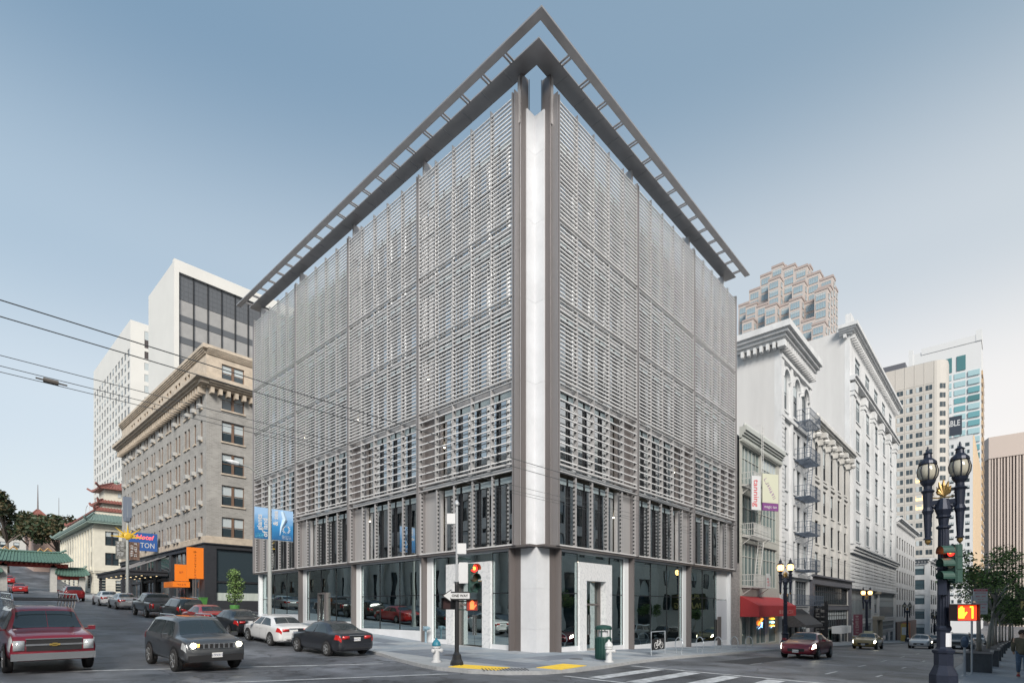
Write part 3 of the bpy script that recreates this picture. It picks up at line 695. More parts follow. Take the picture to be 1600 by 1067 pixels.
def cornice(root, M, x0, x1, z, out, h, m, dent=.5, name='cornice', ret0=0, ret1=0, brk=0):
    """stepped projecting cornice with a row of blocks below; ret = how far it returns round the ends"""
    b = MB(); n = 4
    for i in range(n):
        o = out * ((i + 1) / n) ** .8; zz0 = z + h * i / n * .8; zz1 = z + h * ((i + 1) / n * .8) + (h * .2 if i == n - 1 else 0)
        b.box(x0 - (o if ret0 else 0), x1 + (o if ret1 else 0), -o, .0, zz0, zz1)
        if ret0: b.box(x0 - o, x0, .0, ret0, zz0, zz1)
        if ret1: b.box(x1, x1 + o, .0, ret1, zz0, zz1)
    if dent:
        k = int((x1 - x0) / dent); p = (x1 - x0) / k; hb = brk or .25
        for i in range(k): b.box(x0 + (i + .3) * p, x0 + (i + .7) * p, -out * .55, 0, z - hb, z - .003)
        if ret0:
            for i in range(int(ret0 / p)): b.box(x0 - out * .55, x0, (i + .3) * p, (i + .7) * p, z - hb, z - .003)
    return b.build(name, m, root, M=M)

# ------------------------------------------------------------------ left: brick hotel
brick_g = brickmat('grey_brick', (.33, .32, .30), (.25, .24, .225), (.35, .345, .335), .42, .13)
tan_st = mat('tan_stone', (.46, .395, .32), .7, var=.22, scale=1.2)
fr_brown = mat('brown_sash', (.16, .10, .07), .5)
fr_dark = mat('dark_sash', (.03, .03, .035), .45)
HT = thing('hotel_building', 'grey brick hotel with tan bracketed cornice and black shopfront base across the alley', 'building', (0, 45, 0))
ZB = 9.1
rows = [(9.75 + i * 3.4, 11.65 + i * 3.4) for i in range(5)]
rows = [(z + .1, z + 2.25) for z, _ in rows]
Mw = W_(0, 36); L = 36
ccw = [(.0 + L - 1.9, L - 1.2), (L - 3.9, L - 3.2)]
for i in range(8):
    c = L - 6.2 - i * 3.35; ccw += [(c - .95, c - .2), (c + .2, c + .95)]
ccw += [(1.6, 2.3), (3.4, 4.1)]
facade(HT, Mw, L, ZB, 25.3, grid(ccw, rows), brick_g, fm=fr_brown, sill=tan_st, seed=3)
cs = [(1.5, 3.8), (7.2, 9.5), (12.4, 14.7)]
facade(HT, S_(0), 16, ZB, 25.3, grid(cs, rows, 'sash2'), brick_g, fm=fr_brown, sill=tan_st, seed=6, vars_=(2, 2, 3, 1))
facade(HT, Mw, L, 26.3, 28.9, [(c[0], c[1], 26.7, 28.3, 'sash') for c in ccw[2:-2]], tan_st, fm=fr_brown, seed=4)
facade(HT, S_(0), 16, 26.3, 28.9, [(1.5, 3.8, 26.5, 28.3, 'sash2'), (7.2, 9.5, 26.5, 28.3, 'sash2')], tan_st, fm=fr_brown, seed=4, vars_=(2, 3))
cornice(HT, Mw, 0, L, 25.3, 1.25, .95, tan_st, dent=.8, ret1=0, brk=.6); cornice(HT, S_(0), 0, 16, 25.3, 1.25, .95, tan_st, dent=.8, brk=.6, ret0=0)
m = MB(); m.box(-1.25, 0, -1.25, 0, 25.9, 26.25); m.box(-.8, 0, -.8, 0, 25.5, 25.9); m.build('cornice_corner', tan_st, HT)
cornice(HT, Mw, 0, L, 28.9, .45, .8, tan_st, dent=0); cornice(HT, S_(0), 0, 16, 28.9, .45, .8, tan_st, dent=0)
m = MB(); m.box(-.45, 0, -.45, 0, 29.3, 29.7); m.build('cornice_corner', tan_st, HT)
m = MB(); m.box(0, L, -.1, 0, ZB, ZB + .75); m.build('band', tan_st, HT, M=Mw); m = MB(); m.box(-.1, 16, -.1, 0, ZB, ZB + .75); m.build('band', tan_st, HT)
body(HT, .3, 16, .3, 36, 0, 29.6, mat('hotel_roof', (.2, .2, .19), .9))
# air conditioners on the street side
acm = MB(); acm.box(0, .62, -.4, .12, 0, .42); acm.k = 1; acm.box(.06, .56, -.41, -.39, .05, .37)
ac = acm.mesh('air_conditioner', [mat('ac_white', (.42, .42, .41), .5), mat('ac_grille', (.3, .3, .3), .6)])
rr = random.Random(12)
for r in rows:
    for i, c in enumerate(ccw):
        if (i == 0) or rr.random() < .42: put('air_conditioner', ac, HT, M=Mw @ TR(c[0] + .04, 0, r[0] - .02))
# black base storefront
blk = mat('black_render', (.028, .03, .036), .5, var=.15)
m = MB(); m.box(-.25, 16, -.25, .0, ZB - .55, ZB); m.box(-.4, 16, -.4, 0, ZB - .14, ZB - .02); m.box(-.25, .9, -.25, .6, 1.6, ZB - .55); m.box(12.5, 13.2, -.2, .3, 1.6, ZB - .55); m.box(.9, 12.5, -.2, .3, 1.6, 2.9); m.box(1.0, 12.5, -.12, .0, 5.0, 5.12); m.box(6.6, 6.75, -.12, .0, 2.9, ZB - .55); m.box(13.2, 16, -.2, .3, 1.6, ZB - .55)
m.build('shopfront', blk, HT)
for x0, x1 in ((.95, 6.55), (6.8, 12.45)):
    for z0, z1 in ((2.95, 4.95), (5.15, 8.5)):
        p = MB(); p.box(x0, x1, .02, .06, z0, z1); p.build('shop_window', win_g, HT)
    p = MB(); p.box(x0, x1, -.03, .0, 2.95, 3.9); p.build('cafe_curtain', mat('pale_curtain', (.42, .47, .44), .8, var=.15, scale=12, stretch=(1, 1, .05)), HT)
m = MB(); m.box(-.25, 0, 0, L, ZB - .55, ZB); m.box(-.4, 0, 0, L, ZB - .14, ZB - .02)
for y in (1.0, 5.4, 11.6, 18.0, 24.2, 30.4, 35.4): m.box(-.22, .3, y - .35, y + .35, 1.8, ZB - .55)
m.box(-.1, 0, 1.4, L, 5.6, 5.9); m.build('shopfront', blk, HT)
wb = MB(); wb.box(.1, .2, 0, L, 1.5, ZB - .5); wb.build('shop_glazing', win_g, HT)
for y in (2.4, 3.6, 4.4, 7.0, 8.4, 10, 19.5, 21, 22.5, 26, 28, 32, 34):
    p = MB(); p.box(.02, .1, y - .05, y + .05, 2, ZB - .6); p.build('mullion', bronze, HT)
# hotel entrance canopy, black with lamps under it
cp = thing('entrance_canopy', 'wide black flat canopy over the hotel entrance with small warm downlights', 'canopy', (0, 45, 0))
m = MB(); m.box(-4.9, -.26, 12.2, 24.8, 6.1, 6.55); m.box(-5.05, -.26, 12.05, 24.95, 6.5, 6.68); m.build('canopy_slab', blk, cp)
for y in (13, 16, 19, 22, 24.4): m = MB(); m.obox((-4.3, y, 6.7), (-.3, y, 8.5), .08, .08); m.build('hanger', mat('steel_grey', (.4, .4, .42), .4, .5), cp)
for i in range(3):
    for j in range(5): m = MB(); m.lathe([(.09, 0), (.09, .03)], (-1.2 - i * 1.5, 13.2 + j * 2.5, 6.07), 10); m.build('downlight', mat('downlight', (1, .75, .4), emit=.8), cp)
for y in (12.6, 24.3): m = MB(); m.box(-4.7, -4.5, y, y + .2, 2.4, 6.1); m.build('post', blk, cp)
ora = mat('orange_paint', (.80, .20, .015), .5)
o = thing('orange_banner', 'tall orange vertical blade sign on the black hotel corner', 'sign', (-.3, 44.9, 0))
m = MB(); m.box(-1.55, .0, 0, .12, 5.3, 8.5); m.build('panel', ora, o)
Mo = TR(-.87, -.02, 0) @ RX(90)
drp = mat('dark_red_print', (.30, .06, .02), .6); marks(2.6, .22, 9, drp, o, TR(-.8, -.012, 6.6) @ RX(90) @ RZ(90), 2); marks(.5, .3, 2, drp, o, TR(-.8, -.012, 8.1) @ RX(90), 3)
o = thing('orange_awning', 'orange box awning over the cafe door with a square orange sign standing on top', 'awning', (-.3, 49.2, 0))
m = MB(); m.box(-1.6, 0, 0, 3.4, 4.55, 5.15); m.build('box', ora, o); 
marks(.9, .2, 4, MATS['dark_red_print'], o, TR(-.8, -.01, 4.85) @ RX(90), 5)
m = MB(); m.box(-1.45, -.1, .02, .1, 5.2, 7.0) ; m.build('square_sign', ora, o); marks(.4, .3, 2, MATS['dark_red_print'], o, TR(-.8, .008, 6.2) @ RX(90), 6)
b_ = thing('wall_sign', 'blue hanging sign with red script Hotel above white capitals', 'sign', (-.1, 61.5, 0))
m = MB(); m.box(-3.3, -.2, 0, .2, 9.3, 11.5); m.build('panel', mat('sign_blue', (.03, .10, .32), .4), b_)
text('Hotel', .8, mat('neon_red', (1, .10, .08), emit=.6), b_, TR(-1.6, -.02, 10.95) @ RX(90), shear=.3); text('TRITON', .9, white_p, b_, TR(-1.75, -.02, 9.95) @ RX(90), sx=.78)

# ------------------------------------------------------------------ left: cream building with tiled pagoda
cream = mat('cream_stucco', (.60, .58, .50), .75, var=.1, scale=.8)
tile_r = mat('red_tile', (.22, .085, .07), .6, var=.2, scale=4); tile_g = mat('green_tile', (.14, .20, .185), .45, var=.2, scale=4); trim_g = mat('green_trim', (.30, .40, .36), .6)
CB = thing('bank_building', 'cream four storey building crowned by a red tiled pagoda tower', 'building', (0, 101, 0))
MwC = W_(0, 34)
rc = [(5.9, 8.6), (9.6, 12.2), (13.2, 15.6)]
facade(CB, S_(0), 22, 4.5, 17.3, grid([(1.6, 3.6), (7.4, 9.4), (13, 15)], [(9.9, 12.1), (13.4, 15.9)], 'sash2') + [(3.1, 12.2, 5.2, 7.3, 'mul'), (.7, 1.7, 5.2, 7.7, 'plain')], cream, fm=fr_dark, seed=2)
facade(CB, MwC, 34, 4.5, 17.3, grid(cols(1, 33, 11, 1.1), [(9.7, 12.3), (13.2, 15.9)], 'sash') + grid(cols(2, 32, 6, 2.6), [(5.9, 8.2)], 'mul'), cream, fm=fr_dark, seed=8)
for Mx, w in ((S_(0), 22), (MwC, 34)):
    m = MB(); m.box(0, w, -.22, 0, 8.75, 9.1); m.box(0, w, -.12, 0, 8.45, 8.74); m.box(0, w, -.15, 0, 16.4, 16.7)
    z = 5.2
    while z < 8.4: m.box(0, w, -.03, 0, z, z + .06); z += .5
    m.build('band', cream, CB, M=Mx)
for x in [0, 2.55, 5.1, 7.7, 10.3, 12.9, 15.5, 18.1, 20.6, 23.2, 25.8, 28.4, 31, 33.2]:
    m = MB(); m.box(x, x + .7, -.2, 0, 9.11, 16.4); m.build('pilaster', cream, CB, M=MwC)
body(CB, .3, 22, .3, 34, 3, 19.5, cream)
def tiled(root, x0, x1, y0, y1, z, out, rise, tm, nm='tiled_roof', pitch=.45):
    """hipped skirt roof with raised rolls of tile"""
    b = MB(); zi = z + rise
    O = [(x0 - out, y0 - out), (x1 + out, y0 - out), (x1 + out, y1 + out), (x0 - out, y1 + out)]; I = [(x0, y0), (x1, y0), (x1, y1), (x0, y1)]
    for i in range(4):
        j = (i + 1) % 4; b.quad((*O[i], z), (*O[j], z), (*I[j], zi), (*I[i], zi)); b.quad((*O[i], z - .18), (*O[j], z - .18), (*O[j], z), (*O[i], z)); b.quad((*O[i], z - .18), (*I[i], z - .1), (*I[j], z - .1), (*O[j], z - .18))
        n = max(2, int(math.dist(O[i], O[j]) / pitch))
        for k in range(n):
            t = (k + .5) / n; po = Vector(O[i]).lerp(Vector(O[j]), t); 
            d = (Vector(I[j]) - Vector(I[i])).normalized(); s = max(0, min(math.dist(I[i], I[j]), (po - Vector(I[i])).dot(d))); pi = Vector(I[i]) + d * s
            b.obox((po.x, po.y, z + .03), (pi.x, pi.y, zi + .03), .16, .12)
    for i in range(4): b.obox((*O[i], z + .12), (*I[i], zi + .12), .3, .3); b.obox((O[i][0], O[i][1], z), (O[i][0] + (O[i][0] - I[i][0]) * .25, O[i][1] + (O[i][1] - I[i][1]) * .25, z + .55), .22, .3)
    return b.build(nm, tm, root)
tiled(CB, 0, 22, 0, 34, 17.5, 1.3, 1.3, tile_g)
m = MB(); m.box(-1.2, 22, -1.2, 34, 17.1, 17.3); m.build('eave_soffit', trim_g, CB)
b = MB(); b.box(.8, 9.5, .8, 28, 18.4, 19.6); b.build('attic', cream, CB)
m = MB(); m.lathe([(.35, 0), (.35, .1)], (0, 0, 0), 16, M=RX(90)); m.build('round_window', mat('dull_green', (.08, .16, .13), .4), CB, M=TR(4.6, .78, 19.1))
tiled(CB, .8, 9.5, .8, 28, 19.6, .7, .55, tile_r)
b = MB(); b.box(1.5, 6.4, 1.5, 6.4, 20.1, 21.2); b.build('tower_storey', cream, CB); tiled(CB, 1.5, 6.4, 1.5, 6.4, 21.2, .75, .45, tile_r)
b = MB(); b.box(1.8, 6.1, 1.8, 6.1, 21.6, 23.8); b.build('tower_storey', cream, CB); p = MB(); p.box(3.8, 4.3, 1.73, 1.8, 22.4, 23.2); p.build('small_window', blind_m, CB)
tiled(CB, 3.4, 4.5, 3.4, 4.5, 23.8, 2.5, 1.3, tile_r, pitch=.5)
b = MB(); b.lathe([(.4, 0), (.3, .3), (.45, .5), (.2, .8), (.05, .95)], (3.95, 3.95, 25.0), 10); b.build('finial', trim_g, CB)
b = MB(); b.tube([(1, 10, 20.2), (1, 10, 21.4), (1, 11.5, 21.9), (1, 13, 21.7), (1, 14, 20.2)], .05); b.build('roof_pipe', white_p, CB)

# ------------------------------------------------------------------ left: green tiled gate over the street
GY = 103; gr_t = mat('gate_tile', (.085, .155, .13), .4, var=.22, scale=3); gr_red = mat('gate_red', (.32, .04, .03), .6); gst = mat('gate_stone', (.42, .42, .40), .7, var=.1)
G = thing('street_gate', 'green tiled ceremonial gate with stone piers spanning the uphill street', 'gate', (-8.3, GY, 5.0))
def gable(root, x0, x1, d, z, rise, up=.5):
    b = MB(); n = max(4, int((x1 - x0) / .42)); 
    for i in range(n):
        u0 = x0 + (x1 - x0) * i / n; u1 = x0 + (x1 - x0) * (i + 1) / n; m_ = (x0 + x1) / 2; h = (x1 - x0) / 2
        cv = lambda u: up * (abs(u - m_) / h) ** 4; ins = lambda u: m_ + (u - m_) * .86
        for s in (-1, 1):
            q = [(u0, s * d, z + cv(u0)), (u1, s * d, z + cv(u1)), (ins(u1), 0, z + rise + cv(u1) * .4), (ins(u0), 0, z + rise + cv(u0) * .4)]
            b.quad(*(q if s < 0 else q[::-1])); b.obox((u0, s * d, z + cv(u0) + .05), (ins(u0), 0, z + rise + cv(u0) * .4 + .05), .15, .14)
        b.quad((u0, -d, z + cv(u0)), (u0, d, z + cv(u0)), (u1, d, z + cv(u1)), (u1, -d, z + cv(u1)))
    b.tube([(m_ + (x - m_) * .86, 0, z + rise + .15 + up * .4 * (abs(x - m_) / h) ** 4 + (.35 if i in (0, 12) else 0)) for i, x in enumerate([x0 + (x1 - x0) * k / 12 for k in range(13)])], .18)
    return b.build('tiled_roof', gr_t, root)
gable(G, -5.6, 5.6, 1.9, 4.85, 1.7); gable(G, 3.2, 7.9, 1.4, 2.75, 1.3, .4); gable(G, -7.9, -3.2, 1.4, 2.75, 1.3, .4)
m = MB(); m.box(-5, 5, -.5, .5, 4.15, 4.8); m.build('lintel', gr_red, G); m = MB(); m.box(3.6, 7.4, -.4, .4, 2.2, 2.74); m.build('lintel', gr_red, G); m = MB(); m.box(-7.4, -3.6, -.4, .4, 2.2, 2.74); m.build('lintel', gr_red, G)
for i in range(16): m = MB(); m.box(-4.9 + i * .62, -4.6 + i * .62, -1.1, 1.1, 4.45, 4.8); m.build('bracket', mat('gate_bracket', (.10, .22, .25) if 0 else (.34, .08, .05), .6), G)
for x in (-6.9, -3.1, 3.1, 6.9): m = MB(); m.box(x - .42, x + .42, -.5, .5, -1.2, 2.6 if abs(x) > 5 else 4.6); m.build('pier', gst, G)
for x in (-2.4, 1.9): m = MB(); m.tube([(x - .9, 0, 6.7), (x - .5, 0, 7.3), (x, 0, 6.8), (x + .5, 0, 7.4), (x + 1, 0, 6.9)], .12); m.build('dragon_ornament', mat('ochre', (.45, .26, .08), .5), G)

# ------------------------------------------------------------------ buildings up the hill, seen through and over the gate
def simple_block(label, x0, x1, y0, y1, z0, z1, wall, ww=1.4, wh=1.8, n=None, fl=None, faces='SW', st='sash', roofc=None, fm=None, vars_=(0, 0, 1, 2), corn=.5, seed=1, cat='building', name='building', zb=4, top=1.2, pane=None, dent=.7):
    t = thing(name, label, cat, (x0, y0, 0)); X = x1 - x0; Y = y1 - y0; fl = fl or 3.5
    nf = int((z1 - z0 - zb - top) / fl); rs = [(z0 + zb + i * fl + (fl - wh) / 2, z0 + zb + i * fl + (fl + wh) / 2) for i in range(nf)]
    if 'S' in faces: facade(t, S_(0), X, z0 - 1, z1, grid(cols(.6, X - .6, n[0] if n else max(1, int(X / 3)), ww), rs, st), wall, fm=fm, seed=seed, vars_=vars_, pane=pane)
    else: body(t, 0, X, 0, .3, z0 - 1, z1, wall, 'plain_wall')
    if 'W' in faces: facade(t, W_(0, Y), Y, z0 - 1, z1, grid(cols(.6, Y - .6, n[1] if n else max(1, int(Y / 3)), ww), rs, st), wall, fm=fm, seed=seed + 1, vars_=vars_, pane=pane)
    else: body(t, 0, .3, .31, Y, z0 - 1, z1, wall, 'plain_wall')
    body(t, .4, X, .4, Y, z0 - 1, z1 - .1, wall)
    if corn:
        if 'S' in faces: cornice(t, S_(0), 0, X, z1 - .9, corn, .9, wall, dent=dent)
        if 'W' in faces: cornice(t, W_(0, Y), 0, Y, z1 - .9, corn, .9, wall, dent=dent)
    return t
tanb = mat('tan_brick', (.33, .22, .16), .8, var=.12); rosy = mat('rose_stucco', (.42, .31, .27), .8, var=.1); pale_s = mat('pale_stucco', (.46, .46, .44), .8, var=.1)
simple_block('pale three storey block closing the street beyond the gate', -12, 14, 215, 235, 13, 27, pale_s, seed=3)
simple_block('rose brown block behind the dark trees up the hill', -2, 8, 160, 175, 10, 21, rosy, seed=4)
t = thing('pagoda_shop', 'red curved pagoda roof with tall spire on a tan turret up the hill', 'building', (4.5, 244, 14))
body(t, 0, 7, 0, 7, -2, 19.6, tanb); facade(t, TR(0, -.02, 0), 7, -2, 19.6, grid(cols(.5, 6.5, 2, 1.9), [(3, 5), (7, 9), (11, 13), (16, 19)], 'mul'), tanb)
tiled(t, 0.6, 6.4, .6, 6.4, 19.6, 1.5, 1.3, tile_r); tiled(t, 3.2, 3.8, 3.2, 3.8, 21.0, 3.0, 3.6, tile_r); m = MB(); m.tube([(3.5, 3.5, 24.4), (3.5, 3.5, 34)], [.25, .08]); m.build('spire', mat('spire', (.12, .1, .1), .5), t)
m = MB(); m.tube([(9.5, 3.5, 14), (9.5, 3.5, 30)], [.14, .06]); m.build('flag_mast', MATS['spire'], t)
simple_block('dark grey block with flat roof beside the pagoda spire', 11, 19, 226, 240, 16, 33, mat('slate', (.14, .13, .14), .8), seed=9, st='plain')

# ------------------------------------------------------------------ towers far left
wt = mat('white_concrete', (.60, .60, .58), .7, var=.04, scale=.1)
A = thing('office_tower', 'tall white concrete grid tower furthest left behind the brick hotel', 'tower', (28.8, 211, 0)); HA = 104
rs = [(22 + i * 4.1, 24.6 + i * 4.1) for i in range(18)]
facade(A, W_(0, 62), 62, 10, HA, grid(cols(.5, 61.5, 13, 2.9), rs, 'far'), wt, fm=mat('grey_mullion', (.3, .3, .3), .6), vars_=(0, 1, 0), depth=1.0)
facade(A, S_(0), 34, 10, HA, grid(cols(3, 31, 4, 4.6), rs, 'far') + grid(cols(3, 31, 4, 4.6), [(95.5, 101.5)], 'far'), wt, vars_=(0, 1, 2), depth=.5, fm=mat('brown_mullion', (.12, .09, .08), .6), pane=mat('brown_glass', (.07, .06, .06), .15))
body(A, .9, 34, .9, 62, 8, HA - .2, wt)
Bt = thing('slab_tower', 'dark glazed tower with blank white end wall rising behind the hotel', 'tower', (14.3, 108.7, 0)); HBt = 73
body(Bt, 0, 44, .6, 18.3, 5, HBt, wt); m = MB(); m.box(0, 44, -.4, .6, HBt - 1.9, HBt + .5); m.box(0, .9, -.4, .6, 5, HBt - 1.9); m.build('white_edge', wt, Bt)
dg = mat('dark_spandrel', (.10, .108, .12), .3); gp = mat('grey_curtain_glass', (.30, .30, .30), .35, var=.1, scale=.6)
for k in range(15):
    x = .95 + k * 2.75; m = MB(); m.box(x - .07, x + .07, -.12, .6, 5, HBt - 1.9); m.build('mullion', dark_m, Bt)
    z = HBt - 2
    for n_, (kd, h) in enumerate([('d', 5.2)] + [('g', 3.1), ('d', 1.35)] * 9):
        p = MB(); p.box(x + .08, x + 2.67, .2 if kd == 'g' else .15, .6, z - h + .05, z)
        if kd == 'd' and n_ == 0:
            for q in range(1, 3): p.box(x + .08 + q * .86 - .03, x + .08 + q * .86 + .03, .1, .15, z - h + .05, z)
            for q in range(1, 5): p.box(x + .08, x + 2.67, .12, .148, z - q * 1.04 - .03, z - q * 1.04 + .03)
        p.build('curtain_pane' if kd == 'g' else 'spandrel', gp if kd == 'g' else (dg if n_ == 0 or random.random() < .85 else dark_m), Bt); z -= h

# ------------------------------------------------------------------ right: row along the descending street
wh = mat('white_masonry', (.56, .57, .58), .65, var=.13, scale=.8, bump=.1, stretch=(1, 1, .3)); wh2 = mat('cream_white_masonry', (.49, .485, .47), .65, var=.14, scale=.8, bump=.1, stretch=(1, 1, .3)); whp = mat('white_party_wall', (.53, .53, .53), .8, var=.09, scale=.35, stretch=(1, 1, .14))
gray_s = mat('grey_shopfront', (.10, .105, .125), .5, var=.1); fr_gry = mat('grey_sash', (.22, .24, .26), .5)
rub = brickmat('rubble_stone', (.34, .32, .31), (.22, .21, .21), (.27, .26, .26), .22, .12, bump=.8)
t = thing('stone_pier', 'rough rubble stone pier between the office building and the red awning shop', 'pier', (24.45, 0, 0)); body(t, 0, 1.85, -.1, 2, -1.6, 6.0, rub, 'masonry')
# shop house with fire escape
g0 = zg(31, 0)
B1 = thing('shop_building', 'narrow four storey shop house with wide bay windows, pale fire escape and crested cornice', 'building', (26.5, 0, 0))
tl = mat('pale_green_frame', (.42, .44, .42), .6); glz = mat('pale_shop_glass', (.13, .18, .18), .08, spec=1)
facade(B1, S_(0), 10.8, -1.6, 17.2, [(.7, 5.3, 12.9, 16.2, 'mul'), (5.5, 10.1, 12.9, 16.2, 'mul'), (.7, 5.3, 8.6, 12.0, 'mul'), (5.5, 10.1, 8.6, 12.0, 'mul'), (.7, 5.3, 4.2, 7.9, 'mul'), (5.5, 10.1, 4.2, 7.9, 'mul'), (.6, 2.2, -1.0, 2.3, 'plain'), (2.5, 3.9, -1.3, 2.3, 'plain'), (4.2, 7.2, -1.0, 2.3, 'trans'), (7.6, 10.2, -1.0, 2.3, 'plain')], mat('drab_masonry', (.38, .38, .35), .7, var=.1), fm=tl, pane=glz, vars_=(0, 0, 1))
body(B1, .3, 10.5, .3, 14, -1.6, 17, whp); cornice(B1, S_(0), 0, 10.8, 16.6, .6, .9, tl, dent=.35)
for i in range(24): m = MB(); m.lathe([(.12, 0), (.16, .12), (.05, .34)], (.3 + i * .45, -.35, 17.5), 6); m.build('cresting', tl, B1)
wfe = mat('white_iron', (.55, .55, .54), .5)
def fire_escape(root, x0, x1, levels, out, m_, ladder=True, fl=None, hh=1.0, side=.35, dens=.16, nm='fire_escape'):
    for li, z in enumerate(levels):
        b = MB(); b.box(x0, x1, -out, -out + .06, z - .08, z); b.box(x0, x1, -.12, -.05, z - .08, z); b.box(x0, x0 + .06, -out + .06, -.12, z - .08, z); b.box(x1 - .06, x1, -out + .06, -.12, z - .08, z); q = x0 + .12
        while q < x1 - .1: b.box(q, q + .035, -out + .06, -.12, z - .05, z - .01); q += .2
        for zz in (z + hh, z + hh * .5): b.box(x0, x1, -out - .02, -out + .02, zz - .02, zz + .02); b.box(x0 - .02, x0 + .02, -out, -.05, zz - .02, zz + .02); b.box(x1 - .02, x1 + .02, -out, -.05, zz - .02, zz + .02)
        x = x0
        while x <= x1: b.box(x - .012, x + .012, -out - .012, -out + .012, z, z + hh); x += dens
        y = -out
        while y < -.05: b.box(x0 - .012, x0 + .012, y, y + .024, z, z + hh); b.box(x1 - .012, x1 + .012, y, y + .024, z, z + hh); y += dens
        for xx in (x0 + .2, x1 - .2): b.obox((xx, -.02, z - .7), (xx, -out + .1, z - .06), .05, .05)
        b.build('balcony', m_, root)
        if ladder and li < len(levels) - 1:
            z2 = levels[li + 1]; b = MB(); a = (x0 + (x1 - x0) * .45, -out * .55, z); c = (x0 + (x1 - x0) * .75, -out * .55, z2)
            for dy in (-.22, .22): b.obox((a[0], a[1] + dy, a[2]), (c[0], c[1] + dy, c[2]), .04, .06)
            n = int((z2 - z) / .28)
            for i in range(1, n): q = Vector(a).lerp(Vector(c), i / n); b.box(q.x - .03, q.x + .03, q.y - .22, q.y + .22, q.z - .015, q.z + .015)
            b.build('ladder', m_, root)
fe = thing('fire_escape', 'white iron fire escape with leaning ladders on the narrow shop house', 'fire escape', (26.5, 0, 0))
fire_escape(fe, .5, 4.9, [4.1, 8.4, 12.7], 1.0, wfe); m = MB(); 
for dx in (0, .4): m.tube([(3.4 + dx, -.7, 12.8), (3.4 + dx, -.7, 18.4), (3.4 + dx, -.2, 18.4)], .025, 5)
for i in range(18): m.box(3.4, 3.8, -.72, -.68, 13 + i * .3, 13.03 + i * .3)
m.build('roof_ladder', wfe, fe)
# tanning signs
t = thing('tanning_sign', 'white vertical hanging sign with red lettering tanning', 'sign', (26.7, -.9, 10.3)); m = MB(); m.box(0, .95, -.05, .05, .15, 3.0); m.build('panel', white_p, t)
Mt = RZ(-90)
t.rotation_euler = (0, 0, R(-28)); text('tanning', .78, mat('sign_red', (.55, .03, .05), .5), t, TR(.45, -.06, 1.55) @ RX(90) @ RZ(-90))
t = thing('banner_sign', 'pale yellow hanging banner with purple handwriting and purple magic tan band', 'sign', (27.75, -1.35, 10.3)); t.rotation_euler = (0, 0, R(-28))
m = MB(); m.box(.1, 1.8, -.05, .05, .85, 3.3); m.build('panel', mat('pale_yellow', (.52, .53, .42), .6), t); m = MB(); m.box(.1, 1.8, -.055, .055, .2, .83); m.build('band', mat('plum', (.18, .06, .20), .5), t)
text('magic tan', .36, white_p, t, TR(.95, -.065, .52) @ RX(90)); marks(2.0, .45, 7, mat('plum2', (.26, .14, .30), .5), t, TR(.95, -.052, 2.05) @ RX(90) @ RZ(-58), 15)
t = thing('paper_notice', 'white and red leasing notice tied to the lowest fire escape balcony', 'notice', (29.9, -1.1, 4.0)); m = MB(); m.box(0, .9, -.02, .02, 0, 1.3); m.build('sheet', white_p, t); marks(.7, .8, 5, MATS['sign_red'], t, TR(.45, -.022, .6) @ RX(90), 7, rows=3)
aw = mat('awning_red', (.36, .035, .04), .7, var=.08)
t = thing('red_awning', 'faded red canvas awning with a boxy front over the neon lit shop', 'awning', (26.6, -.03, 0))
m = MB(); m.quad((0, -1.5, 1.55), (10.6, -1.5, 1.55), (10.6, -1.5, 2.5), (0, -1.5, 2.5)); m.quad((0, -1.5, 2.5), (10.6, -1.5, 2.5), (10.6, 0, 3.3), (0, 0, 3.3)); m.quad((0, 0, 1.55), (0, -1.5, 1.55), (0, -1.5, 2.5), (0, 0, 3.3)); m.quad((10.6, -1.5, 1.55), (10.6, 0, 1.55), (10.6, 0, 3.3), (10.6, -1.5, 2.5)); m.build('canvas', aw, t)
marks(4.2, .5, 9, mat('awning_print', (.5, .3, .28), .7), t, TR(7.6, -1.502, 2.0) @ RX(90), 8)
for i, (x, c, s) in enumerate(((32.1, (1, .22, .03), 'Open'), (35.6, (1, .40, .04), 'ATM'))):
    t = thing('neon_sign', ('orange red neon sign glowing in the left shop window under the awning', 'yellow orange oval neon sign glowing in the right window under the awning')[i], 'neon sign', (x, .1, .9)); nm_ = mat('neon_%s' % 'ab'[i], c, emit=1.0)
    m = MB()
    if i:
        for zz in (.34, -.34): m.tube([(-.42, 0, zz), (-.2, 0, zz + .05), (0, 0, zz), (.2, 0, zz + .05), (.42, 0, zz)], .075, 6)
        m.build('neon_bands', nm_, t); m = MB(); m.tube([(-.3, 0, 0), (0, 0, .06), (.3, 0, 0)], .09, 6); m.build('neon_centre', mat('neon_yellow', (1, .75, .1), emit=1.0), t)
    elif 1: m.tube([(-.55, 0, -.15), (-.2, 0, .1), (-.1, 0, .02), (.2, 0, .22), (.5, 0, .38)], .09, 6); m.build('neon_script', nm_, t); m = MB(); m.tube([(.25, 0, -.35), (.42, 0, .05)], .06, 6); m.build('neon_accent', mat('neon_blue', (.3, .6, 1), emit=.8), t)
    if 0: pass
    else: m.tube([(-.55, 0, -.5), (.1, 0, -.3), (.5, 0, -.42)], .03, 5); m.build('underline', mat('neon_blue', (.3, .6, 1), emit=.8), t)
